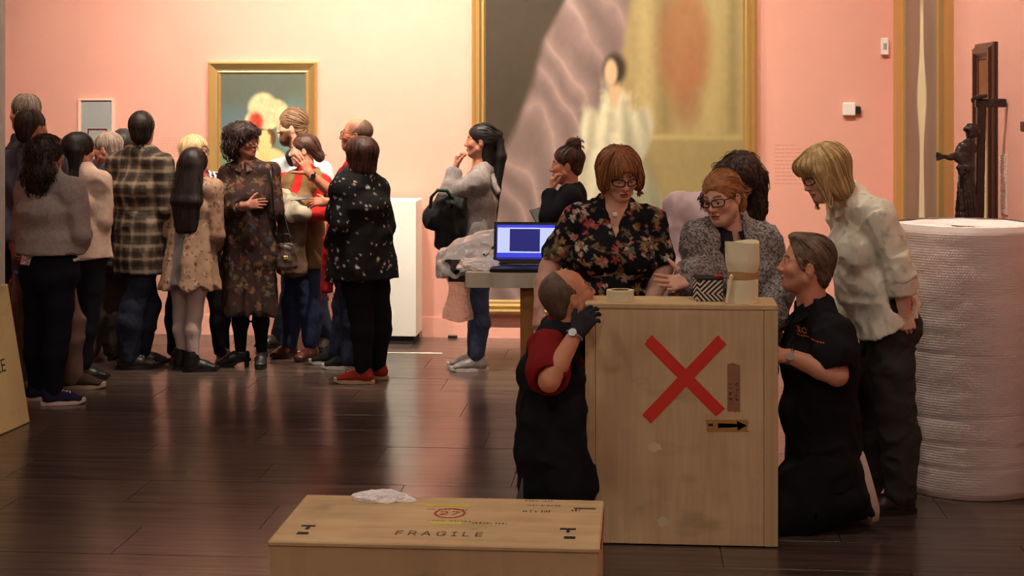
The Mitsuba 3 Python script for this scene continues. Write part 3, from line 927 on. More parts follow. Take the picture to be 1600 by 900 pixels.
def cloth_pt(u, v):
    x = TX0 + u * (TX1 - TX0)
    s = v * (TY1 - TY0 + 0.16)
    drop = np.clip(0.08 - s, 0, 0.08)
    wob = 0.006 * np.sin(x * 34) * sst(0.0, 0.08, drop) + 0.003 * np.sin(x * 90)
    return np.stack([x, np.where(s < 0.08, TY0 - wob, TY0 + np.minimum(s - 0.08, TY1 - TY0 - 0.001)), np.where(s < 0.08, TZ - drop, TZ + 0.0015 * (vnoise(np.stack([x, s, s * 0], 1), 14, 3) - 0.5))], 1)


scene['m_cloth_table2'] = {'type': 'twosided', 'bsdf': {'type': 'ref', 'id': 'm_cloth_table'}}
put_k = mikit.ply(cat([grid_mesh(90, 60, cloth_pt), grid_mesh(30, 8, lambda u, v: np.stack([TX0 - 0.003 * np.sin(u * 30) - 0.002, TY0 + u * (TY1 - TY0), TZ - 0.085 * v], 1))]), 'm_cloth_table2', smooth=40)
scene[k] = put_k

# dark board behind the table
b0, b1 = W(703, 437, 9.35), W(842, 437, 9.35)
BZ = HC - (428.5 - HY) / F * 9.35
k = thing('side_table', 'dark table board behind the work table, under heaped plastic film', 'table')
put(k, 'tabletop', bbox_bevel([b0[0], TY1 + 0.03, BZ - 0.034], [b1[0], TY1 + 0.50, BZ], 0.003), 'm_black')
for (x, y) in ((b1[0] - 0.10, TY1 + 0.08), (b1[0] - 0.10, TY1 + 0.42)):
    put(k, 'leg', bbox_bevel([x, y, 0.001], [x + 0.05, y + 0.04, BZ - 0.035], 0.003), 'm_leg_wood')


k = thing('bubble_wrap_heap', 'heap of crinkled clear bubble wrap behind the laptop', 'bubble wrap')
HEAP = k


def sheet_pt(u, v):
    px0, px1 = 696 + 5 * np.sin(v * 5), 737 + 3 * np.sin(v * 6 + 2)
    px = px0 + (px1 - px0) * u
    py = 432 + (505 - 14 * np.abs(u - 0.55) - 432) * v
    P = np.stack([u * 5, v * 8, u * 0], 1)
    D = 9.28 + 0.10 * (np.abs(vnoise(P, 1.0, 4) - 0.5) + 0.6 * np.abs(vnoise(P, 2.4, 5) - 0.5) + 0.3 * np.abs(vnoise(P, 5.5, 6) - 0.5)) + 0.02 * np.sin(u * 9)
    return c2w(np.stack([(px - CX) / F * D, D, HC - (py - HY) / F * D], 1))


put(k, 'hanging_sheet', grid_mesh(50, 70, sheet_pt), 'm_film_thin', smooth=22, label='sheet hanging over the table end')
k = thing('bubble_wrap_scrap', 'curled scrap of plastic film lying on the corner of the cream tablecloth', 'plastic film')
scp = W(745, 424, TD + 0.25)
scene[k] = mikit.ply(cat([crumple([scp[0] + 0.02, TY0 + 0.22, TZ + 0.004], 0.12, 0.13, 0.05, 12), crumple([scp[0] + 0.10, TY0 + 0.34, TZ + 0.004], 0.06, 0.08, 0.09, 14)]), 'm_film', smooth=22)

# laptop
k = thing('laptop', 'open black laptop with a lit blue and white screen on the cream table', 'laptop')
l0 = W(771, 427, TD + 0.22)
LPX, LPY = float(l0[0]), float(l0[1])
LPW = 0.375
put(k, 'keyboard_base', bbox_bevel([LPX, LPY - 0.225, TZ + 0.003], [LPX + LPW, LPY + 0.01, TZ + 0.022], 0.004), 'm_black')
lean = 0.22


def lid_m(x0, x1, z0, z1, d0, d1, bev=0.003):
    m = bbox_bevel([LPX + x0, LPY + d0, TZ + 0.024 + z0], [LPX + x1, LPY + d1, TZ + 0.024 + z1], bev)
    m.apply_transform(trimesh.transformations.rotation_matrix(-lean, [1, 0, 0], [LPX, LPY + 0.008, TZ + 0.024]))
    return m


sc = put(k, 'screen', lid_m(0, LPW, 0.0, 0.232, 0.0, 0.010), 'm_black')


def emit(parent, name, mesh, c, power, label=None):
    kk = key(parent + '__' + name)
    scene[kk] = {**mikit.ply(mesh, 'm_black'), 'emitter': {'type': 'area', 'radiance': {'type': 'rgb', 'value': [float(x) * power for x in lin(c)]}}}
    if label:
        tag(kk, label)


emit(sc, 'display', lid_m(0.016, LPW - 0.016, 0.026, 0.216, -0.0012, -0.0002, 0.0002), (70, 78, 255), 0.72, 'lit blue desktop')
emit(sc, 'display_window', lid_m(0.020, LPW - 0.020, 0.060, 0.200, -0.0022, -0.0013, 0.0002), (205, 214, 255), 0.95, 'white program window')
emit(sc, 'display_picture', lid_m(0.088, 0.255, 0.068, 0.192, -0.0032, -0.0023, 0.0002), (36, 38, 130), 0.7, 'dark blue picture in the window')
emit(sc, 'taskbar', lid_m(0.016, LPW - 0.016, 0.026, 0.036, -0.0024, -0.0013, 0.0002), (40, 40, 160), 0.8, 'dark taskbar')
k = thing('black_cable', 'short black adapter lying left of the laptop on the tablecloth', 'cable')
q = W(755, 422, TD + 0.15)
scene[k] = mikit.ply(cat([tube([[q[0] - 0.03 + 0.02 * i, q[1] + 0.01 * math.sin(i * 1.7), TZ + 0.007] for i in range(6)], 0.005), bbox_bevel([q[0] - 0.01, q[1] - 0.04, TZ + 0.003], [q[0] + 0.05, q[1] - 0.015, TZ + 0.014], 0.003)]), 'm_black')

# ------------------------------------------------------------------ people: smooth-union bodies meshed with surface nets
A3 = lambda *v: np.array(v, float)


def unit(v):
    v = np.asarray(v, float)
    return v / (np.linalg.norm(v) + 1e-12)


class Sdf:
    """Smooth union of round cones, elliptic cones and ellipsoids; 's' ops carve, planes cut."""
    PAD = 0.075

    def __init__(self, k=0.03):
        self.ops, self.k, self.disp = [], k, None

    def _add(self, mode, fn, lo, hi, k):
        self.ops.append((mode, fn, (lo - self.PAD).astype(np.float32), (hi + self.PAD).astype(np.float32), self.k if k is None else k))
        return self

    def cone(self, a, b, r1, r2=None, k=None, mode='u'):
        a, b, r2 = np.asarray(a, float), np.asarray(b, float), r1 if r2 is None else r2
        d = (b - a).astype(np.float32)
        L2 = float(d @ d) + 1e-12
        a32 = a.astype(np.float32)

        def fn(P):
            q = P - a32
            t = np.clip(q @ d / L2, 0, 1)
            return np.linalg.norm(q - t[:, None] * d, axis=1) - (r1 + (r2 - r1) * t)
        R = max(r1, r2)
        return self._add(mode, fn, np.minimum(a, b) - R, np.maximum(a, b) + R, k)

    def econe(self, a, b, s1, s2, lat, k=None, mode='u', cap=0.75):
        """Elliptic section (half width along lat, half depth) tapering from s1 to s2."""
        a, b = np.asarray(a, float), np.asarray(b, float)
        ax = unit(b - a)
        L = float(np.linalg.norm(b - a)) + 1e-9
        u = unit(np.asarray(lat) - ax * (np.asarray(lat) @ ax))
        v = np.cross(ax, u)
        M = np.stack([u, v, ax], 1).astype(np.float32)
        a32 = a.astype(np.float32)

        def fn(P):
            q = (P - a32) @ M
            t = np.clip(q[:, 2] / L, 0, 1)
            w, d = s1[0] + (s2[0] - s1[0]) * t, s1[1] + (s2[1] - s1[1]) * t
            m = cap * np.minimum(w, d)
            e = np.stack([q[:, 0] / w, q[:, 1] / d, (q[:, 2] - t * L) / m], 1)
            k0 = np.linalg.norm(e, axis=1)
            k1 = np.linalg.norm(e / np.stack([w, d, m], 1), axis=1) + 1e-9
            return np.maximum(k0 * (k0 - 1) / k1, -np.minimum(w, d))
        R = max(s1 + s2)
        return self._add(mode, fn, np.minimum(a, b) - R, np.maximum(a, b) + R, k)

    def ell(self, c, r, R=None, k=None, mode='u'):
        c, r = np.asarray(c, float), np.broadcast_to(np.asarray(r, float), (3,)).copy()
        M = (np.eye(3) if R is None else np.asarray(R)).astype(np.float32)   # columns are the axes
        c32, r32 = c.astype(np.float32), r.astype(np.float32)

        def fn(P):
            e = ((P - c32) @ M) / r32
            k0 = np.linalg.norm(e, axis=1)
            k1 = np.linalg.norm(e / r32, axis=1) + 1e-9
            return np.maximum(k0 * (k0 - 1) / k1, -r32.min())
        ext = r.max() if R is not None else r
        return self._add(mode, fn, c - ext, c + ext, k)

    def cut(self, c, n, k=0.0, wob=None):
        """Keeps what lies against the normal."""
        c32, n32 = np.asarray(c, np.float32), unit(n).astype(np.float32)

        def fn(P):
            d = (P - c32) @ n32
            return d if wob is None else d + wob(P)
        self.ops.append(('c', fn, None, None, k))
        return self

    def __call__(self, P, fine=False):
        P = np.asarray(P, np.float32)
        d = np.full(len(P), 1.0, np.float32)
        for mode, fn, lo, hi, k in self.ops:
            if mode == 'c':
                e = fn(P)
                if k > 0:
                    h = np.clip(0.5 + 0.5 * (e - d) / k, 0, 1)
                    d = d + (e - d) * h + k * h * (1 - h)
                else:
                    d = np.maximum(d, e)
                continue
            i = np.nonzero(((P > lo) & (P < hi)).all(1))[0]
            if not len(i):
                continue
            e = fn(P[i])
            if mode == 's':
                e = -e
                h = np.clip(0.5 + 0.5 * (e - d[i]) / max(k, 1e-6), 0, 1)
                d[i] = d[i] + (e - d[i]) * h + k * h * (1 - h)
            else:
                h = np.clip(0.5 + 0.5 * (d[i] - e) / max(k, 1e-6), 0, 1)
                d[i] = d[i] + (e - d[i]) * (h if k > 0 else (e < d[i])) - (k * h * (1 - h) if k > 0 else 0)
        if fine and self.disp is not None:
            d = d - self.disp(P)
        return d

    def bounds(self):
        o = [x for x in self.ops if x[0] == 'u']
        return np.min([x[2] for x in o], 0) + self.PAD - 0.02, np.max([x[3] for x in o], 0) - self.PAD + 0.02

    def mesh(self, h):
        lo, hi = self.bounds()
        nc = np.ceil((hi - lo) / (4 * h)).astype(int) + 1
        gc = np.stack(np.meshgrid(*[np.arange(n) for n in nc], indexing='ij'), -1).reshape(-1, 3)
        dc = self(lo + (gc + 0.5) * 4 * h)
        act = np.abs(dc) < 4 * h * 1.15 + 0.016 + (0.022 if self.disp is not None and h > 0.0065 else 0.0)
        n = nc * 4
        val = np.repeat(np.repeat(np.repeat(np.where(dc < 0, -1.0, 1.0).astype(np.float32).reshape(nc), 4, 0), 4, 1), 4, 2)
        o = np.stack(np.meshgrid(*[np.arange(4)] * 3, indexing='ij'), -1).reshape(-1, 3)
        idx = (gc[act][:, None] * 4 + o[None]).reshape(-1, 3)
        val[idx[:, 0], idx[:, 1], idx[:, 2]] = self(lo + (idx + 0.5) * h, True)
        return nets(val, lo + 0.5 * h, h)


def nets(val, lo, h):
    s = val < 0
    cnt = sum(s[a:s.shape[0] - 1 + a, b:s.shape[1] - 1 + b, c:s.shape[2] - 1 + c].astype(np.int8) for a in (0, 1) for b in (0, 1) for c in (0, 1))
    ci = np.argwhere((cnt > 0) & (cnt < 8))
    acc, num = np.zeros((len(ci), 3)), np.zeros(len(ci))
    cor = {o: val[ci[:, 0] + o[0], ci[:, 1] + o[1], ci[:, 2] + o[2]] for o in np.ndindex(2, 2, 2)}
    for ax in range(3):
        for o in np.ndindex(2, 2, 2):
            if o[ax]:
                continue
            p = list(o)
            p[ax] = 1
            va, vb = cor[o], cor[tuple(p)]
            m = (va < 0) != (vb < 0)
            t = np.where(m, va / np.where(m, va - vb, 1), 0)
            q = np.tile(np.array(o, float), (len(ci), 1))
            q[:, ax] += t
            acc += q * m[:, None]
            num += m
    V = lo + (ci + acc / num[:, None]) * h
    at = np.full(np.array(val.shape) - 1, -1, np.int32)
    at[ci[:, 0], ci[:, 1], ci[:, 2]] = np.arange(len(ci))
    faces = []
    for ax in range(3):
        sl0, sl1 = [slice(None)] * 3, [slice(None)] * 3
        sl0[ax], sl1[ax] = slice(0, -1), slice(1, None)
        e = np.argwhere(s[tuple(sl0)] != s[tuple(sl1)])
        b, c = (ax + 1) % 3, (ax + 2) % 3
        e = e[(e[:, b] > 0) & (e[:, c] > 0) & (e[:, b] < val.shape[b] - 1) & (e[:, c] < val.shape[c] - 1)]
        q = []
        for db, dc in ((1, 1), (0, 1), (0, 0), (1, 0)):
            i = e.copy()
            i[:, b] -= db
            i[:, c] -= dc
            q.append(at[i[:, 0], i[:, 1], i[:, 2]])
        q = np.stack(q, 1)
        out = s[e[:, 0], e[:, 1], e[:, 2]]
        q = np.where(out[:, None], q, q[:, ::-1])
        faces.append(q[(q >= 0).all(1)])
    q = np.vstack(faces)
    return V, np.vstack([q[:, [0, 1, 2]], q[:, [0, 2, 3]]])


# --- colour of cloth, per vertex
def solid(c, var=0.10, f=16, seed=1):
    return lambda V: lin(c)[None] * (1 - var + 2 * var * vfbm(V, f, 2, seed))[:, None]


def heather(c1, c2, f=260, seed=1):
    def fn(V):
        t = sst(0.35, 0.65, vnoise(V * [1, 1, 0.6], f, seed))[:, None]
        return lin(c1) * (1 - t) + lin(c2) * t
    return fn


def plaid(base, dark, light, s, u):
    def fn(V):
        a, b = (V @ u) / s, V[:, 2] / s
        col = np.tile(lin(base), (len(V), 1))

        def stripe(x, c, w):
            x = x - np.floor(x)
            return 1 - sst(w * 0.7, w * 1.2, np.abs(x - c))
        for x in (a, b):
            for c, w, cc, o in ((0.5, 0.16, dark, 0.62), (0.25, 0.05, dark, 0.6), (0.75, 0.05, dark, 0.6), (0.02, 0.09, light, 0.5), (0.98, 0.09, light, 0.5)):
                m = (o * stripe(x, c, w))[:, None]
                col = col * (1 - m) + lin(cc) * m
        return col
    return fn


def floral(base, cols, n, r0, r1, seed, petals=True, stems=None):
    """Flowers and leaves strewn over the cloth."""
    def fn(V):
        from scipy.spatial import cKDTree
        r = np.random.RandomState(seed)
        col = np.tile(lin(base), (len(V), 1)) * (0.85 + 0.3 * vfbm(V, 20, 2, 3))[:, None]
        if stems:
            q = np.abs(vnoise(V, 9.0, seed + 5) - 0.5)
            m = (sst(0.022, 0.010, q) * sst(0.5, 0.62, vnoise(V, 7.0, seed + 6)))[:, None]
            col = col * (1 - m) + lin(stems) * m
        c = V[r.randint(0, len(V), n)]
        rad = r.uniform(r0, r1, n) * np.where(r.rand(n) < 0.25, 1.5, 1)
        kind = r.randint(0, len(cols), n)
        ph = r.rand(n) * 6.28
        d, i = cKDTree(c).query(V, k=3)
        for j in (2, 1, 0):
            dd, ii = d[:, j], i[:, j]
            q = V - c[ii]
            an = np.arctan2(q[:, 2], q[:, 0] + q[:, 1] * 0.6)
            lim = rad[ii] * (0.72 + 0.28 * np.cos(5 * an + ph[ii]) if petals else 0.8 + 0.4 * (vnoise(V, 60, seed) - 0.5))
            m = sst(1.1, 0.85, dd / lim)[:, None]
            cc = np.array([lin(x) for x in cols])[kind[ii]]
            cc = cc * (0.7 + 0.5 * np.clip(dd / lim, 0, 1))[:, None]
            col = col * (1 - m) + cc * m
        return col
    return fn


def folds(amp, f=9.0, seed=1, vert=0.45, soft=0.0):
    def fn(P):
        Q = P * [1, 1, vert] * f
        w = vnoise(Q * 0.6 + 11, 1.0, seed + 3)[:, None] * 1.6
        r = 1 - np.abs(2 * vnoise(Q + w, 1.0, seed) - 1)
        r2 = 1 - np.abs(2 * vnoise(Q * 2.1 + w * 1.3 + 5, 1.0, seed + 4) - 1)
        return amp * (r * r + 0.45 * r2 * r2 - 0.5)
    return fn


def locks(S, V, n, c1, c2, seed, flow='down', crown=(0, -0.02, 0.12), r0=0.003, steps=12, dl=0.016, face_z=0.045, curl=0.0, lift=0.003, low=-9.0, hang=1):
    """Strands laid along the hair's surface, tapering to their tips."""
    r = np.random.RandomState(seed)
    p = V[r.randint(0, len(V), n * 3)].astype(float)
    p = p[(p[:, 2] > low) & ~((p[:, 1] > 0.05) & (np.abs(p[:, 0]) < 0.055) & (p[:, 2] < face_z + 0.008))][:n]
    n = len(p)
    off = r.uniform(-0.0015, lift, n)
    ph, cw = r.rand(n) * 6.28, r.uniform(0.6, 1.4, n)
    crown = np.asarray(crown, float)
    pts, alive = [p.copy()], np.ones(n, bool)
    nlen = r.randint(steps // 2, steps + 1, n)
    loose = np.zeros(n)
    d_prev = np.tile([0, 0, -1.0], (n, 1))
    for k in range(steps):
        e = 0.003
        d0 = S(p)
        g = np.stack([S(p + np.eye(3)[a] * e) - d0 for a in range(3)], 1).astype(float)
        g /= np.linalg.norm(g, axis=1, keepdims=True) + 1e-9
        if isinstance(flow, str):
            t = p - crown
            t[:, 2] *= 0.3
            t /= np.linalg.norm(t, axis=1, keepdims=True) + 1e-9
            v = t * 0.75 + [0, 0, -1.0]
        else:
            v = np.asarray(flow, float) - p
        v /= np.linalg.norm(v, axis=1, keepdims=True) + 1e-9
        free = d0 > 0.012
        loose += free
        alive &= loose <= hang
        if not isinstance(flow, str):
            alive &= np.linalg.norm(np.asarray(flow, float) - p, axis=1) > 0.040
        v = np.where(free[:, None], 0.7 * d_prev + [0, 0, -0.5], v - g * (v * g).sum(1, keepdims=True) + 0.35 * d_prev * (k > 0))
        if curl:
            a = ph + k * 1.1 * cw
            v = v / (np.linalg.norm(v, axis=1, keepdims=True) + 1e-9) + curl * np.stack([np.cos(a), np.sin(a), 0.5 * np.sin(a * 1.3)], 1)
        v /= np.linalg.norm(v, axis=1, keepdims=True) + 1e-9
        alive &= (k < nlen) & ~((p[:, 1] > 0.045) & (np.abs(p[:, 0]) < 0.058) & (p[:, 2] < face_z))
        q = p + v * dl
        d1 = S(q).astype(float)
        q = np.where((d1 < 0.012)[:, None], q - g * np.clip(d1 - off, -0.01, 0.01)[:, None], q)
        p = np.where(alive[:, None], q, p)
        d_prev = np.where(alive[:, None], v, d_prev)
        pts.append(p.copy())
    P = np.stack(pts, 1)                                  # n, m, 3
    m = P.shape[1]
    t = np.gradient(P, axis=1)
    t /= np.linalg.norm(t, axis=2, keepdims=True) + 1e-9
    a = np.cross(t, [0.3, 0.2, 0.93])
    a /= np.linalg.norm(a, axis=2, keepdims=True) + 1e-9
    bb = np.cross(t, a)
    s = np.linspace(0, 1, m)
    rad = r0 * r.uniform(0.6, 1.3, n)[:, None] * np.clip(0.35 + 2.5 * s, 0, 1) * np.clip(1.02 - s ** 2.2, 0.04, 1)
    ang = np.arange(4) * np.pi / 2
    Q = P[:, :, None] + rad[:, :, None, None] * (np.cos(ang)[None, None, :, None] * a[:, :, None] + np.sin(ang)[None, None, :, None] * bb[:, :, None])
    i, j, k = np.meshgrid(np.arange(n), np.arange(m - 1), np.arange(4), indexing='ij')
    b0, b1 = (i * m + j) * 4 + k, (i * m + j) * 4 + (k + 1) % 4
    F4 = np.stack([b0, b1, b1 + 4, b0 + 4], -1).reshape(-1, 4)
    mix_ = np.clip(r.rand(n) * 1.3 - 0.15, 0, 1)[:, None, None, None]
    col = np.broadcast_to(lin(c1) * (1 - mix_) + lin(c2) * mix_, (n, m, 4, 3)).reshape(-1, 3)
    return Q.reshape(-1, 3), np.vstack([F4[:, [0, 1, 2]], F4[:, [0, 2, 3]]]), col


def stick(S, X, dirv=(0, 1, 0), start=0.25, off=0.0015, steps=40):
    """Moves points along dirv onto the surface of S."""
    d = unit(dirv)
    p = np.asarray(X, float) - d * start
    for _ in range(steps):
        p = p + d * np.clip(S(p, True)[:, None] * 0.7, -0.01, 0.05)
    return p - d * off


def tri(V, Fc, M=None, t=None):
    V = V if M is None else V @ np.asarray(M).T
    if t is not None:
        V = V + t
    if M is not None and np.linalg.det(M) < 0:
        Fc = Fc[:, ::-1]
    return V, Fc


def joinm(parts):
    vs, fs, cs, n = [], [], [], 0
    for v, f, c in parts:
        vs.append(v)
        fs.append(f + n)
        cs.append(c)
        n += len(v)
    return np.vstack(vs), np.vstack(fs), np.vstack(cs)


STATS = {}
from concurrent.futures import ThreadPoolExecutor
POOL, JOBS = ThreadPoolExecutor(4), []


def flush():
    for kk, fut, m, smooth in JOBS:
        V, Fc, col = fut.result()
        scene[kk] = mikit.ply((c2w(V), Fc), m, smooth=smooth, color=None if col is None else np.clip(col, 0, 1))
        STATS[kk] = len(Fc)



class Person:
    def __init__(self, label, D, H, yaw, fx, sex='f', group=None, skin=(196, 142, 112), res=None, bw=1.0, bd=1.0, hs=None, name='person', J=None):
        self.k = thing(name, label, 'person', group)
        self.D, self.H, self.sex, self.skin, self.bw, self.bd = D, H, sex, skin, bw, bd
        self.h = res or (0.0080 if D < 8.3 else 0.0115)
        self.hf = 0.0038 if D < 8.3 else 0.0060
        self.hs = hs or (0.98 if sex == 'f' else 1.03)
        y = math.radians(yaw)
        self.f, self.l = A3(-math.sin(y), math.cos(y), 0), A3(-math.cos(y), -math.sin(y), 0)
        self.yaw = yaw
        o = A3((fx - CX) / F * D, D, 0)
        f, l, m = self.f, self.l, sex == 'm'
        hw, sw = 0.050 * H, (0.112 if m else 0.100) * H
        j = self.j = {}
        for s, q in (('L', 1), ('R', -1)):
            j['hip' + s] = o + l * q * hw + A3(0, 0, 0.525 * H)
            j['kn' + s] = o + l * q * hw + f * 0.02 + A3(0, 0, 0.282 * H)
            j['an' + s] = o + l * q * hw + A3(0, 0, 0.048 * H)
            j['sh' + s] = o + l * q * sw + A3(0, 0, 0.815 * H)
            j['el' + s] = o + l * q * (sw + 0.035) - f * 0.02 + A3(0, 0, 0.63 * H)
            j['wr' + s] = o + l * q * (sw + 0.045) + f * 0.04 + A3(0, 0, 0.485 * H)
        j['hd'] = o + f * 0.015 + A3(0, 0, H - 0.118 * self.hs)
        J = J or {}
        for n, (px, py, dd) in J.items():
            if n not in ('hip', 'nk'):
                j[n] = C(px, py, D + dd)
        if 'hip' in J:
            mid = C(J['hip'][0], J['hip'][1], D + J['hip'][2])
            for s, q in (('L', 1), ('R', -1)):
                j['hip' + s] = mid + l * q * hw
        self.pel = (j['hipL'] + j['hipR']) / 2
        self.shm = (j['shL'] + j['shR']) / 2
        self.lat_h, self.lat_s = unit(j['hipR'] - j['hipL']), unit(j['shR'] - j['shL'])
        self.up = unit(self.shm - self.pel)
        self.cf = unit(np.cross(self.up, self.lat_s))                    # chest front
        j['nk'] = C(J['nk'][0], J['nk'][1], D + J['nk'][2]) if 'nk' in J else self.shm * 0.62 + j['hd'] * 0.38 - A3(0, 0, 0.035)
        L = float(np.linalg.norm(self.shm - self.pel))
        self.wst = self.pel + self.up * L * 0.36
        self.chs = self.pel + self.up * L * 0.74
        self.hemref = float(self.pel[2])
        self.body_parts = []
        self.skin_c = lin(skin)

    # -- joints of a limb
    def arm(self, s):
        return self.j['sh' + s], self.j['el' + s], self.j['wr' + s]

    def torso(self, S, e=0.0, hips=True, k=0.04, chest=True):
        j, bw, bd, m = self.j, self.bw, self.bd, self.sex == 'm'
        sw = float(np.linalg.norm(j['shL'] - j['shR'])) / 2
        hw, ww, cw = (0.158, 0.142, 0.160) if m else (0.168, 0.132, 0.148)
        lat = unit(self.lat_h + self.lat_s) if self.lat_h @ self.lat_s > 0 else self.lat_s
        if hips:
            S.econe(self.pel - self.up * 0.03, self.wst, (hw * bw + e, 0.112 * bd + e), (ww * bw + e, 0.098 * bd + e), lat, k)
        S.econe(self.wst, self.chs, (ww * bw + e, 0.098 * bd + e), (cw * bw + e, 0.112 * bd + e), self.lat_s, k)
        S.econe(self.chs, self.shm - self.up * 0.015, (cw * bw + e, 0.112 * bd + e), (min(0.15, sw * 0.82) + e, 0.070 + e), self.lat_s, k)
        for s in 'LR':
            S.cone(j['sh' + s] + A3(0, 0, -0.012), j['nk'] - self.cf * 0.01, 0.046 + e, 0.048 + e, k)
        if not m and chest:
            for q in (-1, 1):
                S.ell(self.chs - self.up * 0.03 + self.lat_s * q * 0.07 * bw + self.cf * (0.072 * bd + e * 0.6), 0.068 * max(1, bw * 0.95) + e * 0.5, None, 0.05)

    def limb_arm(self, S, s, e=0.0, end=2.0, k=0.012, fat=1.0, cuff=0.0):
        sh, el, wr = self.arm(s)
        S.cone(sh, sh + (el - sh) * 0.12, 0.047 * fat + e, None, 0.03)
        u = 1.0 if self.sex == 'f' else 1.1
        a, b, c = 0.047 * u * fat, 0.038 * u * fat, 0.026 * u * min(fat, 1.1)
        if end <= 1:
            p = sh + (el - sh) * end
            S.cone(sh, p, a + e, a + (b - a) * end + e + cuff, k)
        else:
            t = end - 1
            p = el + (wr - el) * t
            S.cone(sh, el, a + e, b + e, k)
            mid = el + (wr - el) * min(0.35, t)
            S.cone(el, mid, b + e, b * 0.98 + e, k)
            if t > 0.35:
                S.cone(mid, p, b * 0.98 + e, b * 0.98 + (c - b * 0.98) * (t - 0.35) / 0.65 + e + cuff, k)
        return p

    def limb_leg(self, S, s, e=0.0, end=1.0, k=0.03, loose=0.0, fat=1.0):
        hip, kn, an = (self.j[x + s] for x in ('hip', 'kn', 'an'))
        u = self.bw ** 0.5 * fat
        th, kk, ca, ak = 0.080 * u, 0.052 * u, 0.050 * u, 0.033
        S.cone(hip, hip + (kn - hip) * 0.5, th + e, th * 0.86 + e + loose * 0.3, k)
        S.cone(hip + (kn - hip) * 0.5, kn, th * 0.86 + e + loose * 0.3, kk + e + loose * 0.7, k)
        back = -self.f * 0.012
        mid = kn + (an - kn) * 0.32 + back
        S.cone(kn, mid, kk + e + loose * 0.7, ca + e + loose * 0.8, k)
        p = kn + (an - kn) * end
        S.cone(mid, p, ca + e + loose * 0.8, ca + (ak - ca) * end + e + loose, k)
        return p

    # -- skin
    def body(self, arms=(2.0, 2.0), legs=True, skin=None, fat=1.0, neck_r=0.05):
        S = Sdf(0.03)
        j = self.j
        self.torso(S, -0.012)
        for s in 'LR':
            self.limb_arm(S, s, 0.0, 2.0, fat=fat)
            if legs:
                self.limb_leg(S, s, -0.012)
        S.cone(j['nk'] - self.up * 0.03, j['nk'] + (j['hd'] - j['nk']) * 0.45, neck_r + 0.006, neck_r, 0.03)
        for s in 'LR':
            S.cone(j['nk'] * 0.6 + j['sh' + s] * 0.4, j['nk'], 0.046, 0.050, 0.03)
        S.ell(j['nk'] - self.up * 0.045 + self.cf * 0.012, (0.068, 0.048, 0.05), np.stack([self.lat_s, self.cf, self.up], 1), 0.03)
        def work():
            V, Fc = S.mesh(0.0125 if self.D < 8.3 else 0.018)
            return V, Fc, np.clip(lin(skin or self.skin)[None] * (0.92 + 0.16 * vfbm(V, 12, 2, 2))[:, None], 0, 1)
        self.body_parts.append(POOL.submit(work))
        return self

    def head(self, yaw=0, pitch=0, roll=0, brow=(60, 44, 34), lips=(168, 92, 84), beard=None, age=0.0, mouth_open=0.0, long_face=1.0, wide=1.0, lids=0.35, iris=(60, 44, 34), nose=1.0, stubble=None, pate=None):
        y, p, r = (math.radians(a) for a in (yaw, pitch, roll))
        rx, fy, uz = A3(math.cos(y), math.sin(y), 0), A3(-math.sin(y), math.cos(y), 0), A3(0, 0, 1)
        fy, uz = fy * math.cos(p) + uz * math.sin(p), uz * math.cos(p) - fy * math.sin(p)
        uz, rx = uz * math.cos(r) + rx * math.sin(r), rx * math.cos(r) - uz * math.sin(r)
        self.R = np.stack([rx, fy, uz], 1)
        hs = self.hs
        S = Sdf(0.02)
        w = wide
        S.ell((0, -0.014, 0.034), (0.074 * w, 0.094, 0.080))
        S.ell((0, 0.028, -0.030), (0.057 * w, 0.058, 0.078 * long_face), k=0.03)
        S.ell((0, 0.050, -0.088 * long_face), (0.026 * w, 0.026, 0.021), k=0.035)
        for q in (-1, 1):
            S.cone((q * 0.052 * w, 0.004, -0.052), (q * 0.016, 0.054, -0.090 * long_face), 0.021, 0.015, 0.03)
            S.ell((q * 0.040 * w, 0.055, -0.022), (0.022, 0.024, 0.022), k=0.025)
            S.cone((q * 0.014, 0.079, 0.019), (q * 0.044, 0.062, 0.020), 0.0085, 0.008, 0.014)
            S.ell((q * 0.031, 0.091, 0.000), (0.0165, 0.014, 0.0115), k=0.010, mode='s')
        S.cone((0, 0.080, 0.012), (0, 0.101 * nose, -0.028), 0.0075, 0.0105, 0.010)
        S.ell((0, 0.092 * nose, -0.034), (0.013, 0.012, 0.008), k=0.008)
        for q in (-1, 1):
            S.ell((q * 0.0125, 0.088, -0.033), (0.0075, 0.0095, 0.0075), k=0.006)
            S.ell((q * 0.006, 0.096, -0.0415), (0.0035, 0.005, 0.003), k=0.003, mode='s')
        mo = mouth_open
        S.ell((0, 0.083, -0.0575), (0.023, 0.0115, 0.0075), k=0.007)
        S.ell((0, 0.081, -0.0705 - mo), (0.020, 0.0115, 0.0078), k=0.007)
        S.ell((0, 0.096, -0.0635 - mo / 2), (0.024, 0.012, 0.0018 + mo * 0.6), k=0.004, mode='s')
        S.ell((0, 0.090, -0.0785 - mo), (0.02, 0.008, 0.004), k=0.008, mode='s')
        for q in (-1, 1):
            # lids around the eyeball
            S.ell((q * 0.031, 0.0705, 0.0075 - 0.006 * lids), (0.0150, 0.0138, 0.0072 + 0.003 * lids), k=0.004)
            S.ell((q * 0.031, 0.0700, -0.0085), (0.0145, 0.0125, 0.0050), k=0.004)
            S.ell((q * 0.0755 * w, -0.012, -0.012), (0.0085, 0.0185, 0.031), np.array([[1, 0, 0.18 * q], [0, 1, 0.2], [-0.18 * q, -0.2, 1]]), k=0.006)
            S.ell((q * 0.0845 * w, -0.008, -0.006), (0.0055, 0.010, 0.018), k=0.005, mode='s')
        nb = self.R.T @ (self.j['nk'] - self.j['hd']) / hs
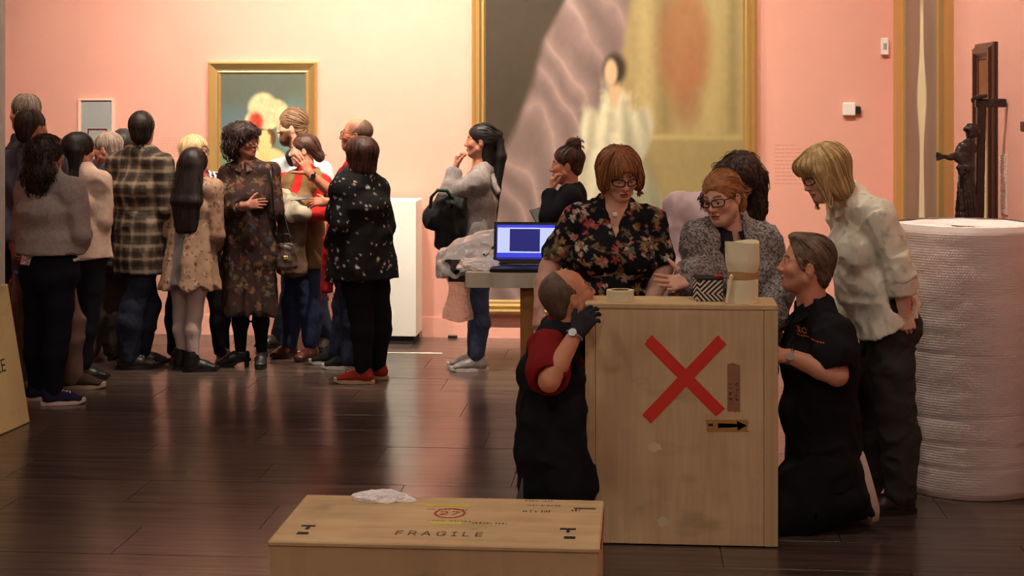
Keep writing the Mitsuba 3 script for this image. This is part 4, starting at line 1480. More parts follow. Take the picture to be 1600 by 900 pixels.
        S.cone((0, -0.020, -0.045), A3(0, -0.020, -0.045) * 0.15 + nb * 0.85, 0.050 if self.sex == 'f' else 0.058, 0.052 if self.sex == 'f' else 0.060, 0.03)
        if beard is not None:
            S.ell((0, 0.050, -0.092), (0.040, 0.042, 0.044), k=0.02)
            for q in (-1, 1):
                S.cone((q * 0.062, 0.012, -0.03), (q * 0.03, 0.055, -0.085), 0.016, 0.022, 0.02)
            S.ell((0, 0.096, -0.0635), (0.018, 0.010, 0.004), k=0.004, mode='s')
        hd = self.j['hd']
        def work():
            V, Fc = S.mesh(self.hf)
            x, yy, z = V.T
            c = np.tile(self.skin_c, (len(V), 1)) * (0.93 + 0.14 * vfbm(V, 30, 2, 4))[:, None]

            def tint(m, col):
                nonlocal c
                m = np.clip(m, 0, 1)[:, None]
                c = c * (1 - m) + lin(col) * m
            sk = np.array(self.skin, float)
            for q in (-1, 1):
                tint(0.35 * np.exp(-(((x - q * 0.042) / 0.022) ** 2 + ((z + 0.025) / 0.022) ** 2)) * (yy > 0.02), sk * [1.0, 0.80, 0.76])
                tint(0.30 * np.exp(-(((x - q * 0.031) / 0.018) ** 2 + ((z + 0.002) / 0.012) ** 2)) * (yy > 0.05), sk * [0.78, 0.68, 0.66])
                bz = 0.023 + 0.005 * np.cos((np.abs(x) - 0.030) / 0.02 * 1.5)
                tint(0.85 * sst(0.0062, 0.0035, np.abs(z - bz)) * sst(0.010, 0.014, np.abs(x)) * sst(0.050, 0.044, np.abs(x)) * (yy > 0.04), brow)
            tint(0.25 * np.exp(-(x / 0.014) ** 2 - ((z + 0.03) / 0.014) ** 2) * (yy > 0.08), sk * [1.0, 0.76, 0.72])
            lip = np.clip(1.25 - ((x / 0.0235) ** 2 + ((z + 0.064 + mo / 2) / (0.0115 + mo * 0.6)) ** 2), 0, 1) * (yy > 0.06)
            tint(0.8 * sst(0.1, 0.4, lip), lips)
            tint(0.9 * sst(0.0022 + mo * 0.5, 0.0010 + mo * 0.3, np.abs(z + 0.0640 + mo / 2)) * (np.abs(x) < 0.021) * (yy > 0.06), (70, 30, 28))
            if age:
                r2 = np.abs(vnoise(V * [0.7, 1, 3.2], 42, 9) - 0.5)
                tint(age * 0.22 * sst(0.05, 0.0, r2) * (yy > 0.0), sk * 0.80)
                for q in (-1, 1):
                    dline = np.abs((x * q - 0.018) - (-(z + 0.035)) * 0.55)
                    tint(0.7 * age * sst(0.0035, 0.0, dline) * (z < -0.035) * (z > -0.07) * (yy > 0.05) * (x * q > 0), sk * 0.66)
            if stubble is not None:
                m = sst(-0.035, -0.05, z - 0.25 * np.abs(x)) * sst(0.0, 0.02, yy) * (z > -0.12)
                tint(0.32 * m * (1 - lip) * sst(0.3, 0.7, vnoise(V, 300, 1) + 0.3), stubble)
            if pate is not None:
                m = sst(0.01, 0.03, z - 0.3 * yy + 0.02) * sst(0.055, 0.03, yy) * sst(0.095, 0.075, z + 0.25 * yy)
                tint(0.7 * m, pate)
            if beard is not None:
                m = sst(-0.028, -0.042, z - 0.35 * np.maximum(0, np.abs(x) - 0.03)) * sst(-0.02, 0.01, yy) * (z > -0.15) * (1 - sst(0.15, 0.5, lip))
                m = np.maximum(m, sst(0.028, 0.022, np.abs(x)) * sst(0.008, 0.005, np.abs(z + 0.049)) * (yy > 0.07))
                tint(0.92 * m, np.array(beard, float))
                c *= (1 - 0.35 * m * vnoise(V * [1, 1, 0.3], 300, 3))[:, None]
            W_, F_ = tri(V * hs, Fc, self.R, hd)
            return W_, F_, np.clip(c, 0, 1)
        self.body_parts.append(POOL.submit(work))
        for q in (-1, 1):
            m = trimesh.creation.icosphere(3 if self.D < 8.3 else 2, 0.0122)
            v = m.vertices
            g = unit(A3(0, 1, -0.15 - 0.35 * lids))
            ang = v @ g / 0.0122
            col = np.tile(lin((214, 204, 196)), (len(v), 1))
            col[ang > 0.86] = lin(iris)
            col[ang > 0.97] = lin((10, 10, 12))
            vv, ff = tri((v + A3(q * 0.031, 0.0715, 0.000)) * hs, m.faces, self.R, self.j['hd'])
            self.part('eye', vv, ff, 'm_eye', np.clip(col, 0, 1))
        return self

    def part(self, name, V, Fc, m, col=None, parent=None, smooth=True, label=None):
        kk = put(parent or self.k, name, (c2w(V), Fc), m, smooth=smooth, color=col, label=label)
        STATS[kk] = len(Fc)
        return kk

    def later(self, name, fn, m, parent=None, label=None, smooth=True):
        kk = key((parent or self.k) + '__' + name)
        scene[kk] = None
        if label:
            tag(kk, label)
        JOBS.append((kk, POOL.submit(fn), m, smooth))
        return kk

    def loc(self, P):
        """Head-local points to the camera-aligned frame."""
        return (np.asarray(P, float) * self.hs) @ self.R.T + self.j['hd']

    def hair(self, build, c1, c2, amp=0.006, f=46, strand=(1, 1, 0.16), curl=0.0, curl_f=40, name='hair', h=None, label=None, streak=150, n=None, **lk):
        S = Sdf(0.02)
        build(S)
        sv = np.array(strand, float)

        def disp(P):
            d = amp * (vnoise(P * sv, f, 5) - 0.5) + 0.55 * amp * (vnoise(P * sv, f * 2.7, 6) - 0.5)
            if curl:
                d = d + curl * (1.2 - 2.4 * np.abs(vnoise(P, curl_f, 8) - 0.5) - 0.6) + 0.5 * curl * (vnoise(P, curl_f * 2.2, 9) - 0.5)
            return d
        S.disp = disp

        def work():
            V, Fc = S.mesh(h or self.hf * 1.55)
            t = np.clip(0.6 * vnoise(V * sv, streak, 2) + 0.4 * vnoise(V * sv, streak * 0.4, 3), 0, 1)
            t = (0.15 + 0.6 * sst(0.2, 0.8, t))[:, None]
            col = lin(c1) * (1 - t) + lin(c2) * t
            nn = n if n is not None else (400 if self.D < 8.3 else 130)
            if nn:
                lk.setdefault('r0', 0.0024 if self.D < 8.3 else 0.0034)
                if 'lk_curl' in lk:
                    lk.update(curl=lk.pop('lk_curl'), dl=0.011, lift=0.011, hang=4, steps=11)
                V, Fc, col = joinm([(V, Fc, col), locks(S, V, nn, c1, c2, len(self.k), **lk)])
            W_, F_ = tri(V * self.hs, Fc, self.R, self.j['hd'])
            return W_, F_, col
        self.later(name, work, 'm_hair', label=label)
        return self

    def glasses(self, m='m_black', hw=0.025, hh=0.018, r=0.0019, rim=True):
        ms = []
        for q in (-1, 1):
            an = np.linspace(0, 2 * np.pi, 25)
            sx, sz = np.sign(np.cos(an)) * np.abs(np.cos(an)) ** 0.6, np.sign(np.sin(an)) * np.abs(np.sin(an)) ** 0.6
            x = q * 0.034 + hw * sx
            pts = np.stack([x, 0.1005 - 7.0 * x ** 2, 0.000 + hh * sz], 1)
            ms.append(tube(self.loc(pts), r, 6))
            ms.append(tube(self.loc([[q * (0.034 + hw), 0.0760, 0.008], [q * 0.074, 0.05, 0.008], [q * 0.0795, -0.005, 0.006], [q * 0.078, -0.028, -0.008]]), r, 6))
        ms.append(tube(self.loc([[-0.010, 0.0995, 0.004], [0, 0.1035, 0.007], [0.010, 0.0995, 0.004]]), r, 6))
        m_ = cat(ms)
        self.part('glasses', m_.vertices, m_.faces, m, smooth=True)
        return self

    def hand(self, s, d, n, curl=0.35, spread=0.05, thumb=(0.75, 0.62, -0.25), tcurl=0.2, scale=None, skin=None, glove=None, fingers=None):
        """Hand at the wrist: d along the fingers, n out of its back. curl per joint in radians, or four of them."""
        d = unit(d)
        n = unit(np.asarray(n, float) - d * (np.asarray(n, float) @ d))
        t = np.cross(d, n) * (1 if s == 'L' else -1)
        M = np.stack([t, d, n], 1)
        sc = scale or (0.94 if self.sex == 'f' else 1.04)
        S = Sdf(0.008)
        g = 1.12 if glove else 1.0
        S.cone((0, -0.028, 0), (0, 0.012, 0), 0.0245 * g, 0.0235 * g, 0.02)
        S.econe((0, 0.0, 0), (0.001, 0.082, 0), (0.027 * g, 0.0175 * g), (0.0385 * g, 0.0125 * g), (1, 0, 0), 0.012)
        S.ell((0.020, 0.030, -0.007), (0.016 * g, 0.028, 0.015 * g), k=0.012)
        S.ell((-0.022, 0.034, -0.005), (0.013, 0.032, 0.013), k=0.012)
        cs = [curl] * 4 if np.isscalar(curl) else curl
        for i, (x, y0, ln, r) in enumerate(((0.0285, 0.082, 0.071, 0.0086), (0.0095, 0.087, 0.079, 0.0088), (-0.0095, 0.083, 0.073, 0.0084), (-0.0275, 0.074, 0.057, 0.0076))):
            p = A3(x, y0 - 0.012, 0.001)
            ang, sp = 0.0, (1.5 - i) * spread
            for sgi, fr in enumerate((0.47, 0.29, 0.24)):
                ang += cs[i] * (0.9, 1.15, 0.8)[sgi]
                v = A3(math.sin(sp) * math.cos(ang), math.cos(sp) * math.cos(ang), -math.sin(ang))
                q = p + v * ln * fr * (1.2 if sgi == 0 else 1.0)
                S.cone(p, q, r * g * (1, 0.93, 0.86)[sgi], r * g * (0.93, 0.86, 0.74)[sgi], 0.006 if sgi == 0 else 0.003)
                p = q
        p, v = A3(0.020, 0.018, -0.006), unit(thumb)
        tip = unit(v + A3(-0.5, 0.25, -0.2) * tcurl * 2)
        for ln, r0, r1, dr_ in ((0.042, 0.0125, 0.0105, v), (0.030, 0.0105, 0.0094, unit(v * 0.7 + tip * 0.3)), (0.025, 0.0094, 0.0076, tip)):
            S.cone(p, p + dr_ * ln, r0 * g, r1 * g, 0.006)
            p = p + dr_ * ln

        def work():
            V, Fc = S.mesh(0.0033 if self.D < 8.3 else 0.0048)
            W_, F_ = tri(V * sc, Fc, M, self.j['wr' + s])
            col = lin(glove or skin or self.skin)[None] * (0.90 + 0.2 * vfbm(V, 45, 2, 3))[:, None]
            if not glove:
                tips = sst(0.11, 0.16, V[:, 1])[:, None] * 0.35
                col = col * (1 - tips) + col * [1.06, 0.86, 0.82] * tips
            return W_, F_, np.clip(col, 0, 1)
        if not glove:
            self.body_parts.append(POOL.submit(work))
        else:
            self.later('glove', work, 'm_cloth', label='dark work glove')
        return self

    def cloth(self, name, S, color, disp=None, m='m_cloth', h=None, label=None, parent=None):
        S.disp = disp

        def work():
            V, Fc = S.mesh(h or self.h)
            return V, Fc, color(V)
        return self.later(name, work, m, parent, label)

    def top(self, name, color, e=0.012, hem=0.10, sleeve=1.95, neck=0.064, fold=0.010, ff=8.0, seed=1, flare=0.0, cuff=0.006, arm_e=None, vneck=0.0, fat=1.0, label=None, belly=0.0, collar=None, m='m_cloth', crew=0.0, skirt=None, hem_tilt=0.0):
        S = Sdf(0.03)
        self.torso(S, e)
        u = self.up
        z0 = self.pel - A3(0, 0, hem)
        lat = self.lat_h
        hw, hd_ = (0.158, 0.115) if self.sex == 'm' else (0.170, 0.118)
        sk = None
        if skirt:
            hz, w_, d_, fl, nf, am = skirt
            a_ = self.wst + self.up * 0.05
            b_ = A3(self.pel[0], self.pel[1], hz)
            S.econe(a_, b_ - A3(0, 0, 0.05), (w_, d_), (w_ + fl, d_ + fl), lat, 0.04)

            def sk(P):
                q = P - a_
                an = np.arctan2(q @ self.cf, q @ lat)
                t = np.clip((a_[2] - P[:, 2]) / max(a_[2] - hz, 0.01), 0, 1)
                return am * t * np.sin(nf * an + 2.0 * np.sin(2 * an + seed) + seed)
        else:
            S.econe(self.wst, self.pel - A3(0, 0, hem + 0.05), (hw * self.bw * 0.9 + e, 0.10 * self.bd + e), (hw * self.bw + e + flare, hd_ * self.bd + e + flare * 0.8), lat, 0.05)
        if belly:
            S.ell(self.wst + self.cf * (0.055 + belly), (0.12, 0.08, 0.11), None, 0.06)
        for s, q in (('L', 0), ('R', 1)):
            sl = sleeve[q] if isinstance(sleeve, (tuple, list)) else sleeve
            if sl > 0:
                p = self.limb_arm(S, s, (arm_e if arm_e is not None else e * 0.9), sl, cuff=cuff, fat=fat)
        j = self.j
        nd = unit(j['hd'] - j['nk'])
        S.cone(j['nk'] + nd * (0.030 + crew), j['nk'] + nd * 0.2, neck, neck + 0.03, 0.008, 's')
        if vneck:
            a = j['nk'] + nd * 0.05 + self.cf * 0.05
            b = self.chs + u * (0.10 - vneck) + self.cf * 0.12
            S.econe(a, b, (0.062, 0.09), (0.004, 0.06), self.lat_s, 0.006, 's')
        for s, q in (('L', 0), ('R', 1)):
            sl = sleeve[q] if isinstance(sleeve, (tuple, list)) else sleeve
            if 0 < sl <= 2:
                sh, el, wr = self.arm(s)
                a, b = (sh, el) if sl <= 1 else (el, wr)
                p = a + (b - a) * (sl if sl <= 1 else sl - 1)
                d = unit(b - a)
                # flat cuff: carve a ball-shaped end
                S.ell(p + d * 0.075, 0.070, None, 0.003, 's')
        wob = folds(0.02, 6, seed + 9)
        if skirt:
            z0 = A3(0, 0, skirt[0])
        fo = folds(fold, ff, seed, 0.55)
        self.S = S
        S.ops.append(('c', lambda P: np.where(np.linalg.norm((P - self.pel.astype(np.float32))[:, :2], axis=1) < (0.30 if not skirt else 0.5), z0[2] + hem_tilt * np.clip((P - self.pel) @ -self.cf, -0.15, 0.2) - P[:, 2] + wob(P) * 0.4, -1).astype(np.float32), None, None, 0.0))
        kk = self.cloth(name, S, color, fo if sk is None else (lambda P: fo(P) + sk(P)), m=m, label=label)
        if collar is not None:
            self.collar(collar, parent=kk, r=neck * 0.97 + 0.001)
        self.neck_dir = nd
        return kk

    def collar(self, color, r=0.060, hgt=0.045, parent=None, gap=True, tilt=0.35, name='collar', turn=True):
        """Shirt collar: a band round the neck with two points in front, or a roll neck."""
        j = self.j
        nd = unit(j['hd'] - j['nk'] + self.up * 0.2)
        lat = self.lat_s
        fr = unit(np.cross(nd, lat))
        fr = fr if fr @ self.cf > 0 else -fr
        c = j['nk'] + nd * 0.012

        def fn(u, v):
            an = (u - 0.5) * 2 * np.pi * (0.93 if gap else 1.0)
            front = np.cos(an / 1.0)
            # an = 0 at the back, +-pi in front
            rr = r + (0.024 * v if turn else 0.004 * np.sin(v * 3.1)) + (0.010 * v * sst(0.5, -1, front) if turn else 0)
            up = (hgt * (1 - v) * (1 - 0.35 * sst(0.4, -1.0, front)) - (0.030 * v * sst(-0.3, -1.0, front) if turn else 0) - 0.022 * sst(0.5, -1, front))
            return c + (np.cos(an) * rr)[:, None] * -fr * 1.08 + (np.sin(an) * rr)[:, None] * lat + up[:, None] * nd
        g = grid_mesh(60, 8, fn)
        g2 = g.copy()
        g2.vertices = g2.vertices + 0.0  # inner face
        ctr = c + nd * 0.02
        rad = g.vertices - ctr
        rad = rad - np.outer(rad @ nd, nd)
        g2.vertices = g.vertices - rad / (np.linalg.norm(rad, axis=1, keepdims=True) + 1e-9) * 0.004
        g2.invert()
        m = cat([g, g2])
        self.part(name, g.vertices, g.faces, 'm_cloth2', np.clip(color(g.vertices), 0, 1), parent=parent)

    def trousers(self, color, e=0.012, seat=True, loose=0.0, fold=0.008, ff=7, seed=3, end=0.97, top=0.10, name='trousers', m='m_cloth', label=None, kneel=False, fat=1.0):
        S = Sdf(0.028)
        bw, bd = self.bw, self.bd
        S.econe(self.pel - self.up * 0.02, self.pel + self.up * 0.10, ((0.158 if self.sex == 'm' else 0.168) * bw + e, 0.112 * bd + e), (0.145 * bw + e, 0.10 * bd + e), self.lat_h, 0.03)
        bk = -unit(np.cross(self.up, self.lat_h))
        for q in (-1, 1) if seat else ():
            S.ell(self.pel + self.lat_h * q * 0.065 + bk * 0.036 * bd - self.up * 0.04, 0.086 * bw ** 0.5 + e * 0.5, None, 0.03)
        for s in 'LR':
            self.limb_leg(S, s, e, end, loose=loose, fat=fat)
        self.S_tr = S
        if not kneel:
            S.cut(self.pel + self.up * top, self.up)
            zc = max(float(self.j['anL'][2]), float(self.j['anR'][2]))
            zc = 0.028
            S.ops.append(('c', lambda P: (zc - P[:, 2]).astype(np.float32), None, None, 0.0))
        return self.cloth(name, S, color, folds(fold, ff, seed, 0.8), m=m, label=label, h=self.h * 1.3)

    def skirt(self, name, color, top, hem_z, w, d, flare=0.05, n=9, amp=0.02, seed=2, cx=0.0, h=None, wob=0.02):
        """Dress skirt from the waist to the hem with hanging folds."""
        a = top
        b = A3(self.pel[0] + cx, self.pel[1], hem_z)
        S = Sdf(0.03)
        S.econe(a, b - A3(0, 0, 0.04), (w, d), (w + flare, d + flare), self.lat_h, 0.03)
        S.ops.append(('c', lambda P: (hem_z - P[:, 2] + wob * (vnoise(P * [1, 1, 0], 9, seed) - 0.5)).astype(np.float32), None, None, 0.0))

        def disp(P):
            q = P - a
            an = np.arctan2(q @ self.cf, q @ self.lat_h)
            t = np.clip((a[2] - P[:, 2]) / max(a[2] - hem_z, 0.01), 0, 1)
            return amp * t * np.sin(n * an + 2.0 * np.sin(2 * an + seed) + seed) + 0.004 * (vnoise(P, 14, seed) - 0.5)
        return self.cloth(name, S, color, disp, h=h)

    def shoe(self, s, yaw, color, sole=(210, 205, 200), length=None, boot=0.0, heel=0.0, Rm=None, ankle=None, laces=None, thick=0.022, m='m_leather', name='shoe', collar=True, sole_label=None):
        y = math.radians(yaw)
        f, l = A3(-math.sin(y), math.cos(y), 0), A3(math.cos(y), math.sin(y), 0)
        M = np.stack([l, f, A3(0, 0, 1)], 1) if Rm is None else Rm
        an = self.j['an' + s] if ankle is None else ankle
        o = A3(an[0], an[1], 0.002) if Rm is None else an
        L = length or (0.245 if self.sex == 'f' else 0.275)
        sc = L / 0.26
        S = Sdf(0.02)
        az = 0.085 if Rm is not None else max(0.06, float(an[2]) / sc - 0.002)
        hl = heel
        S.econe((0, -0.035, 0.040 + hl), (0, 0.075, 0.040 + hl * 0.5), (0.034, 0.040), (0.043, 0.033), (1, 0, 0), 0.02)
        S.econe((0, 0.075, 0.040 + hl * 0.5), (0.002, 0.150, 0.026), (0.043, 0.033), (0.040, 0.022), (1, 0, 0), 0.02)
        S.cone((0, -0.022, 0.05 + hl), (0, -0.005, az + (0.02 if collar else 0)), 0.040, 0.040, 0.03)
        S.cone((0, 0.02, 0.065 + hl), (0, 0.10, 0.045), 0.030, 0.024, 0.02)
        if boot:
            S.cone((0, -0.012, 0.08 + hl), (0, -0.018, 0.08 + boot), 0.042, 0.046, 0.03)
            S.cut((0, 0, 0.085 + boot), (0, 0, 1))
        elif collar:
            S.cut((0, 0, az + 0.025), (0, 0, 1))
        S.cut((0, 0, thick * 0.8), (0, 0, -1))

        def work():
            V, Fc = S.mesh(max(0.0060, self.h * 0.72))
            col = np.clip(color(V), 0, 1)
            if laces is not None:
                mm = ((np.abs(V[:, 0]) < 0.020) & (V[:, 1] > 0.02) & (V[:, 1] < 0.10) & (V[:, 2] > 0.055) & (np.sin(V[:, 1] * 420) > 0.1))
                col[mm] = lin(laces)
            W_, F_ = tri(V * sc, Fc, M, o)
            return W_, F_, col
        kk = self.later(name, work, m)
        # sole outline
        t = np.linspace(0, 2 * np.pi, 41)[:-1]
        yo = 0.055 + 0.132 * np.cos(t)
        xo = np.sin(t) * (0.043 - 0.007 * np.cos(t + math.pi) * 0 - 0.007 * (np.cos(t) < 0) * np.abs(np.cos(t)) + 0.003 * np.cos(t))
        xo = np.sign(xo) * np.abs(xo) ** 0.9 * 0.043 ** 0.1
        sm = trimesh.creation.extrude_polygon(Polygon(np.stack([xo, yo], 1)), thick, engine='earcut')
        v = sm.vertices.copy()
        if heel:
            v[:, 2] += hl * sst(0.06, 0.0, v[:, 1])
            hm = trimesh.creation.cylinder(0.018, hl + 0.004, sections=16)
            hm.apply_translation([0, -0.045, (hl + 0.004) / 2])
            v = np.vstack([v, hm.vertices])
            sf = np.vstack([sm.faces, hm.faces + len(sm.vertices)])
        else:
            sf = sm.faces
            v[:, 2] += 0.012 * sst(0.13, 0.19, v[:, 1])
        W_, F_ = tri(v * sc, sf, M, o)
        kk2 = put(kk, 'sole', (c2w(W_), F_), 'm_leather', smooth=False, color=np.tile(lin(sole), (len(W_), 1)), label=sole_label)
        return kk

    def watch(self, s, m='m_steel', t=0.93, r=None, face=None):
        sh, el, wr = self.arm(s)
        d = unit(wr - el)
        c = el + (wr - el) * t
        r = r or (0.030 if self.sex == 'f' else 0.033)
        a = unit(np.cross(d, [0.3, 0.2, 0.9]))
        b = np.cross(d, a)
        an = np.linspace(0, 2 * np.pi, 25)
        tb = tube(c + r * (np.cos(an)[:, None] * a + np.sin(an)[:, None] * b), 0.006, 8)
        kk = self.part('watch', tb.vertices, tb.faces, m)
        fd = unit(face if face is not None else A3(0, -1, 0.3))
        fd = unit(fd - d * (fd @ d))
        dm = trimesh.creation.cylinder(0.017, 0.008, sections=24)
        M = np.stack([unit(np.cross(fd, d)), d, fd], 1)
        v, ff = tri(dm.vertices, dm.faces, M, c + fd * (r + 0.004))
        self.part('dial', v, ff, 'm_steel' if m == 'm_steel' else 'm_black', parent=kk, smooth=False)

    def done(self):
        bp = self.body_parts
        kk = key(self.k + '__body')
        scene[kk] = None

        class Joined:
            def result(self):
                return joinm([x.result() if hasattr(x, 'result') else x for x in bp])
        JOBS.append((kk, Joined(), 'm_skin', True))
        return self


# --- hair styles, in head-local metres (x to the person's right, y forward, z up)
def face_cut(S, top=0.062, wide=0.064, dep=0.0, low=0.0):
    S.ell((0, 0.100, -0.055 + low), (wide, 0.078 + dep, top + 0.055), k=0.012, mode='s')


def hair_short(top=0.06, back=-0.065, ears=True, th=0.0, wide=0.064, vol=0.0):
    def b(S):
        S.ell((0, -0.016, 0.038 + vol * 0.3), (0.080 + th, 0.101 + th, 0.086 + th + vol))
        S.ell((0, -0.062, -0.035), (0.058 + th, 0.040 + th, 0.055), k=0.03)
        face_cut(S, top, wide)
        if ears:
            for q in (-1, 1):
                S.ell((q * 0.088, 0.002, -0.030), (0.022, 0.030, 0.045), k=0.008, mode='s')
        S.cut((0, 0, back), (0, 0.35, -1), 0.01)
    return b


def hair_bob(length=-0.09, top=0.045, th=0.012, wide=0.060, fringe=True, vol=0.0):
    def b(S):
        S.ell((0, -0.018, 0.036), (0.084 + th, 0.104 + th, 0.088 + th + vol))
        S.econe((0, -0.025, 0.03), (0, -0.030, length), (0.086 + th, 0.088 + th), (0.082 + th, 0.074 + th), (1, 0, 0), 0.03)
        S.ell((0, 0.110, -0.085), (wide, 0.085, top + 0.085), k=0.012, mode='s')
        S.cone((0, 0.02, -0.06), (0, 0.03, -0.22), 0.058, 0.062, 0.012, 's')
    return b


def hair_long(bottom=-0.36, top=0.055, th=0.010, w=0.085, d=0.035, yb=-0.085):
    def b(S):
        S.ell((0, -0.018, 0.036), (0.082 + th, 0.103 + th, 0.087 + th))
        S.econe((0, -0.055, 0.0), (0, yb, bottom * 0.55), (0.088 + th, 0.060 + th), (w, d + 0.012), (1, 0, 0), 0.03)
        S.econe((0, yb, bottom * 0.55), (0, yb - 0.005, bottom), (w, d + 0.012), (w * 0.72, d), (1, 0, 0), 0.03)
        face_cut(S, top, 0.060)
    return b


def lens_flat(S):
    return S

# ------------------------------------------------------------------ the people, nearest group first
LEFTV, UPV, TOV = A3(-1, 0, 0), A3(0, 0, 1), A3(0, -1, 0)       # image left, up, towards the camera

# --- woman in the floral blouse, standing behind the upright crate
p = Person('woman in a black floral blouse with glasses and reddish hair, standing behind the crate', 7.42, 1.66, -174, 945, bw=1.30, bd=1.22, skin=(224, 170, 146),
           J=dict(hd=(968, 274, -0.03), shR=(903, 340, 0.0), shL=(1017, 344, 0.02), elR=(858, 418, -0.02), wrR=(842, 482, -0.10), elL=(1037, 420, 0.0), wrL=(1012, 486, -0.12), hip=(944, 520, 0.05), nk=(958, 322, 0.01)))
p.body(fat=1.22, neck_r=0.058)
p.head(yaw=-163, pitch=-20, roll=3, brow=(110, 76, 52), lips=(176, 92, 88), age=0.35, wide=1.06, lids=0.75)


def h17(S):
    S.ell((0, -0.018, 0.042), (0.100, 0.116, 0.096))
    S.econe((0, -0.03, 0.03), (0, -0.035, -0.055), (0.104, 0.088), (0.090, 0.066), (1, 0, 0), 0.03)
    for q in (-1, 1):
        S.ell((q * 0.084, 0.030, -0.010), (0.026, 0.034, 0.056), k=0.015)
    S.ell((-0.006, 0.112, -0.050), (0.066, 0.086, 0.106), k=0.012, mode='s')
    S.cone((0, 0.02, -0.07), (0, 0.03, -0.22), 0.055, 0.06, 0.012, 's')


p.hair(h17, (112, 66, 38), (186, 124, 80), amp=0.010, f=36, strand=(1, 1, 0.22), streak=120, n=500, crown=(0.03, 0.0, 0.13), face_z=0.040, curl=0.0, lift=0.006)
p.glasses(hw=0.027, hh=0.017, r=0.0027)
p.hand('R', A3(-0.12, -0.25, -1), A3(-0.8, -0.5, 0.1), curl=0.30, thumb=(0.5, 0.8, -0.3))
p.hand('L', A3(-0.3, -0.35, -0.9), A3(0.7, -0.6, 0.2), curl=0.35)
FLORAL = floral((26, 24, 29), [(190, 116, 108), (208, 162, 150), (140, 112, 74), (104, 108, 88), (170, 138, 88), (172, 88, 80), (196, 180, 160), (112, 92, 68)], 800, 0.005, 0.021, 5, stems=(146, 120, 84))
kk = p.top('blouse', FLORAL, e=0.014, hem=0.06, sleeve=0.74, cuff=0.012, fold=0.012, ff=14, seed=4, vneck=0.045, neck=0.064, arm_e=0.007, fat=1.2, belly=0.025, flare=0.01)
p.trousers(solid((24, 24, 28)), e=0.012, loose=0.012)
for s in 'LR':
    p.shoe(s, -175, solid((30, 28, 28)), sole=(40, 38, 36))
nk = p.j['nk'] + p.cf * 0.062
tp = [p.j['nk'] + p.lat_s * 0.058 * math.sin(a) + p.cf * (0.060 * math.cos(a) + 0.008) + A3(0, 0, 0.022 - 0.052 * max(0, math.cos(a)) ** 1.3) for a in np.linspace(-1.7, 1.7, 21)]
m = tube(tp, 0.0012, 6)
kk = p.part('necklace', m.vertices, m.faces, 'm_steel')
bm = bbox_bevel(tp[10] + A3(-0.012, -0.006, -0.010), tp[10] + A3(0.012, 0.004, 0.010), 0.003)
p.part('pendant', bm.vertices, bm.faces, 'm_plastic_white', parent=kk, smooth=False, label='square white pendant')
rg = tube([p.j['wrR'] + A3(-0.028 + 0.010 * math.cos(a), -0.028 + 0.010 * math.sin(a), -0.083) for a in np.linspace(0, 6.28, 17)], 0.0022, 6)
p.part('ring', rg.vertices, rg.faces, 'm_steel')
p.done()

# --- woman in the grey cardigan
p = Person('woman in a speckled grey cardigan and glasses reaching one open hand over the crate', 7.30, 1.64, 165, 1135, bw=1.10, bd=1.05, skin=(226, 172, 146), hs=1.0,
           J=dict(hd=(1128, 309, -0.06), shR=(1094, 374, -0.02), shL=(1192, 380, 0.03), elR=(1098, 430, -0.08), wrR=(1078, 438, -0.28), elL=(1212, 445, 0.02), wrL=(1200, 500, -0.16), hip=(1148, 520, 0.12), nk=(1143, 360, 0.0)))
p.body(neck_r=0.05)
p.head(yaw=140, pitch=-14, roll=5, brow=(120, 84, 60), lips=(176, 92, 84), age=0.45, lids=0.6, long_face=1.04)


def h19(S):
    S.ell((0, -0.020, 0.040), (0.083, 0.102, 0.088))
    S.ell((0, -0.09, 0.0), (0.050, 0.035, 0.055), k=0.03)
    S.ell((-0.01, -0.115, -0.05), (0.030, 0.034, 0.060), k=0.02)
    S.ell((0, 0.104, -0.050), (0.066, 0.082, 0.108), k=0.010, mode='s')
    for q in (-1, 1):
        S.ell((q * 0.088, 0.004, -0.030), (0.024, 0.034, 0.050), k=0.008, mode='s')


p.hair(h19, (122, 70, 38), (196, 136, 84), amp=0.006, f=34, strand=(1, 0.35, 0.6), streak=110, flow=(0, -0.13, -0.02), steps=10)
p.glasses(hw=0.027, hh=0.0165, r=0.0026)
cl = cat([tube(p.loc([[-0.02 + 0.05 * i / 5, -0.085 - 0.006 * math.sin(i), 0.075 - 0.01 * i] for i in range(6)]), 0.008, 8), tube(p.loc([[0.03, -0.095, 0.05], [0.025, -0.108, 0.02], [0.01, -0.112, -0.005]]), 0.006, 8)])
p.part('hair_clip', cl.vertices, cl.faces, 'm_black')
p.hand('R', A3(-1, -0.25, -0.12), A3(0.0, 0.80, -0.60), curl=[0.10, 0.16, 0.20, 0.26], spread=0.16, thumb=(0.85, 0.5, -0.15), tcurl=0.05, scale=1.04)
p.top('shirt', solid((52, 42, 46)), e=0.010, hem=0.12, sleeve=0, neck=0.058, fold=0.006, vneck=0.05)
p.collar(solid((44, 42, 48)), r=0.066, hgt=0.05)
CARD = heather((84, 77, 75), (170, 160, 154), 420, 3)
S = Sdf(0.04)
p.torso(S, 0.030)
S.econe(p.wst, p.pel - A3(0, 0, 0.16), (0.17, 0.13), (0.20, 0.15), p.lat_h, 0.05)
for s in 'LR':
    p.limb_arm(S, s, 0.028, 1.72 if s == 'R' else 1.9, cuff=0.030, k=0.05)
S.cone(p.shm + A3(0, 0, -0.02), p.j['elL'], 0.07, 0.07, 0.06)
nd = unit(p.j['hd'] - p.j['nk'])
S.econe(p.j['nk'] + nd * 0.08 + p.cf * 0.05, p.pel + p.cf * 0.20, (0.070, 0.12), (0.050, 0.12), p.lat_s, 0.01, 's')
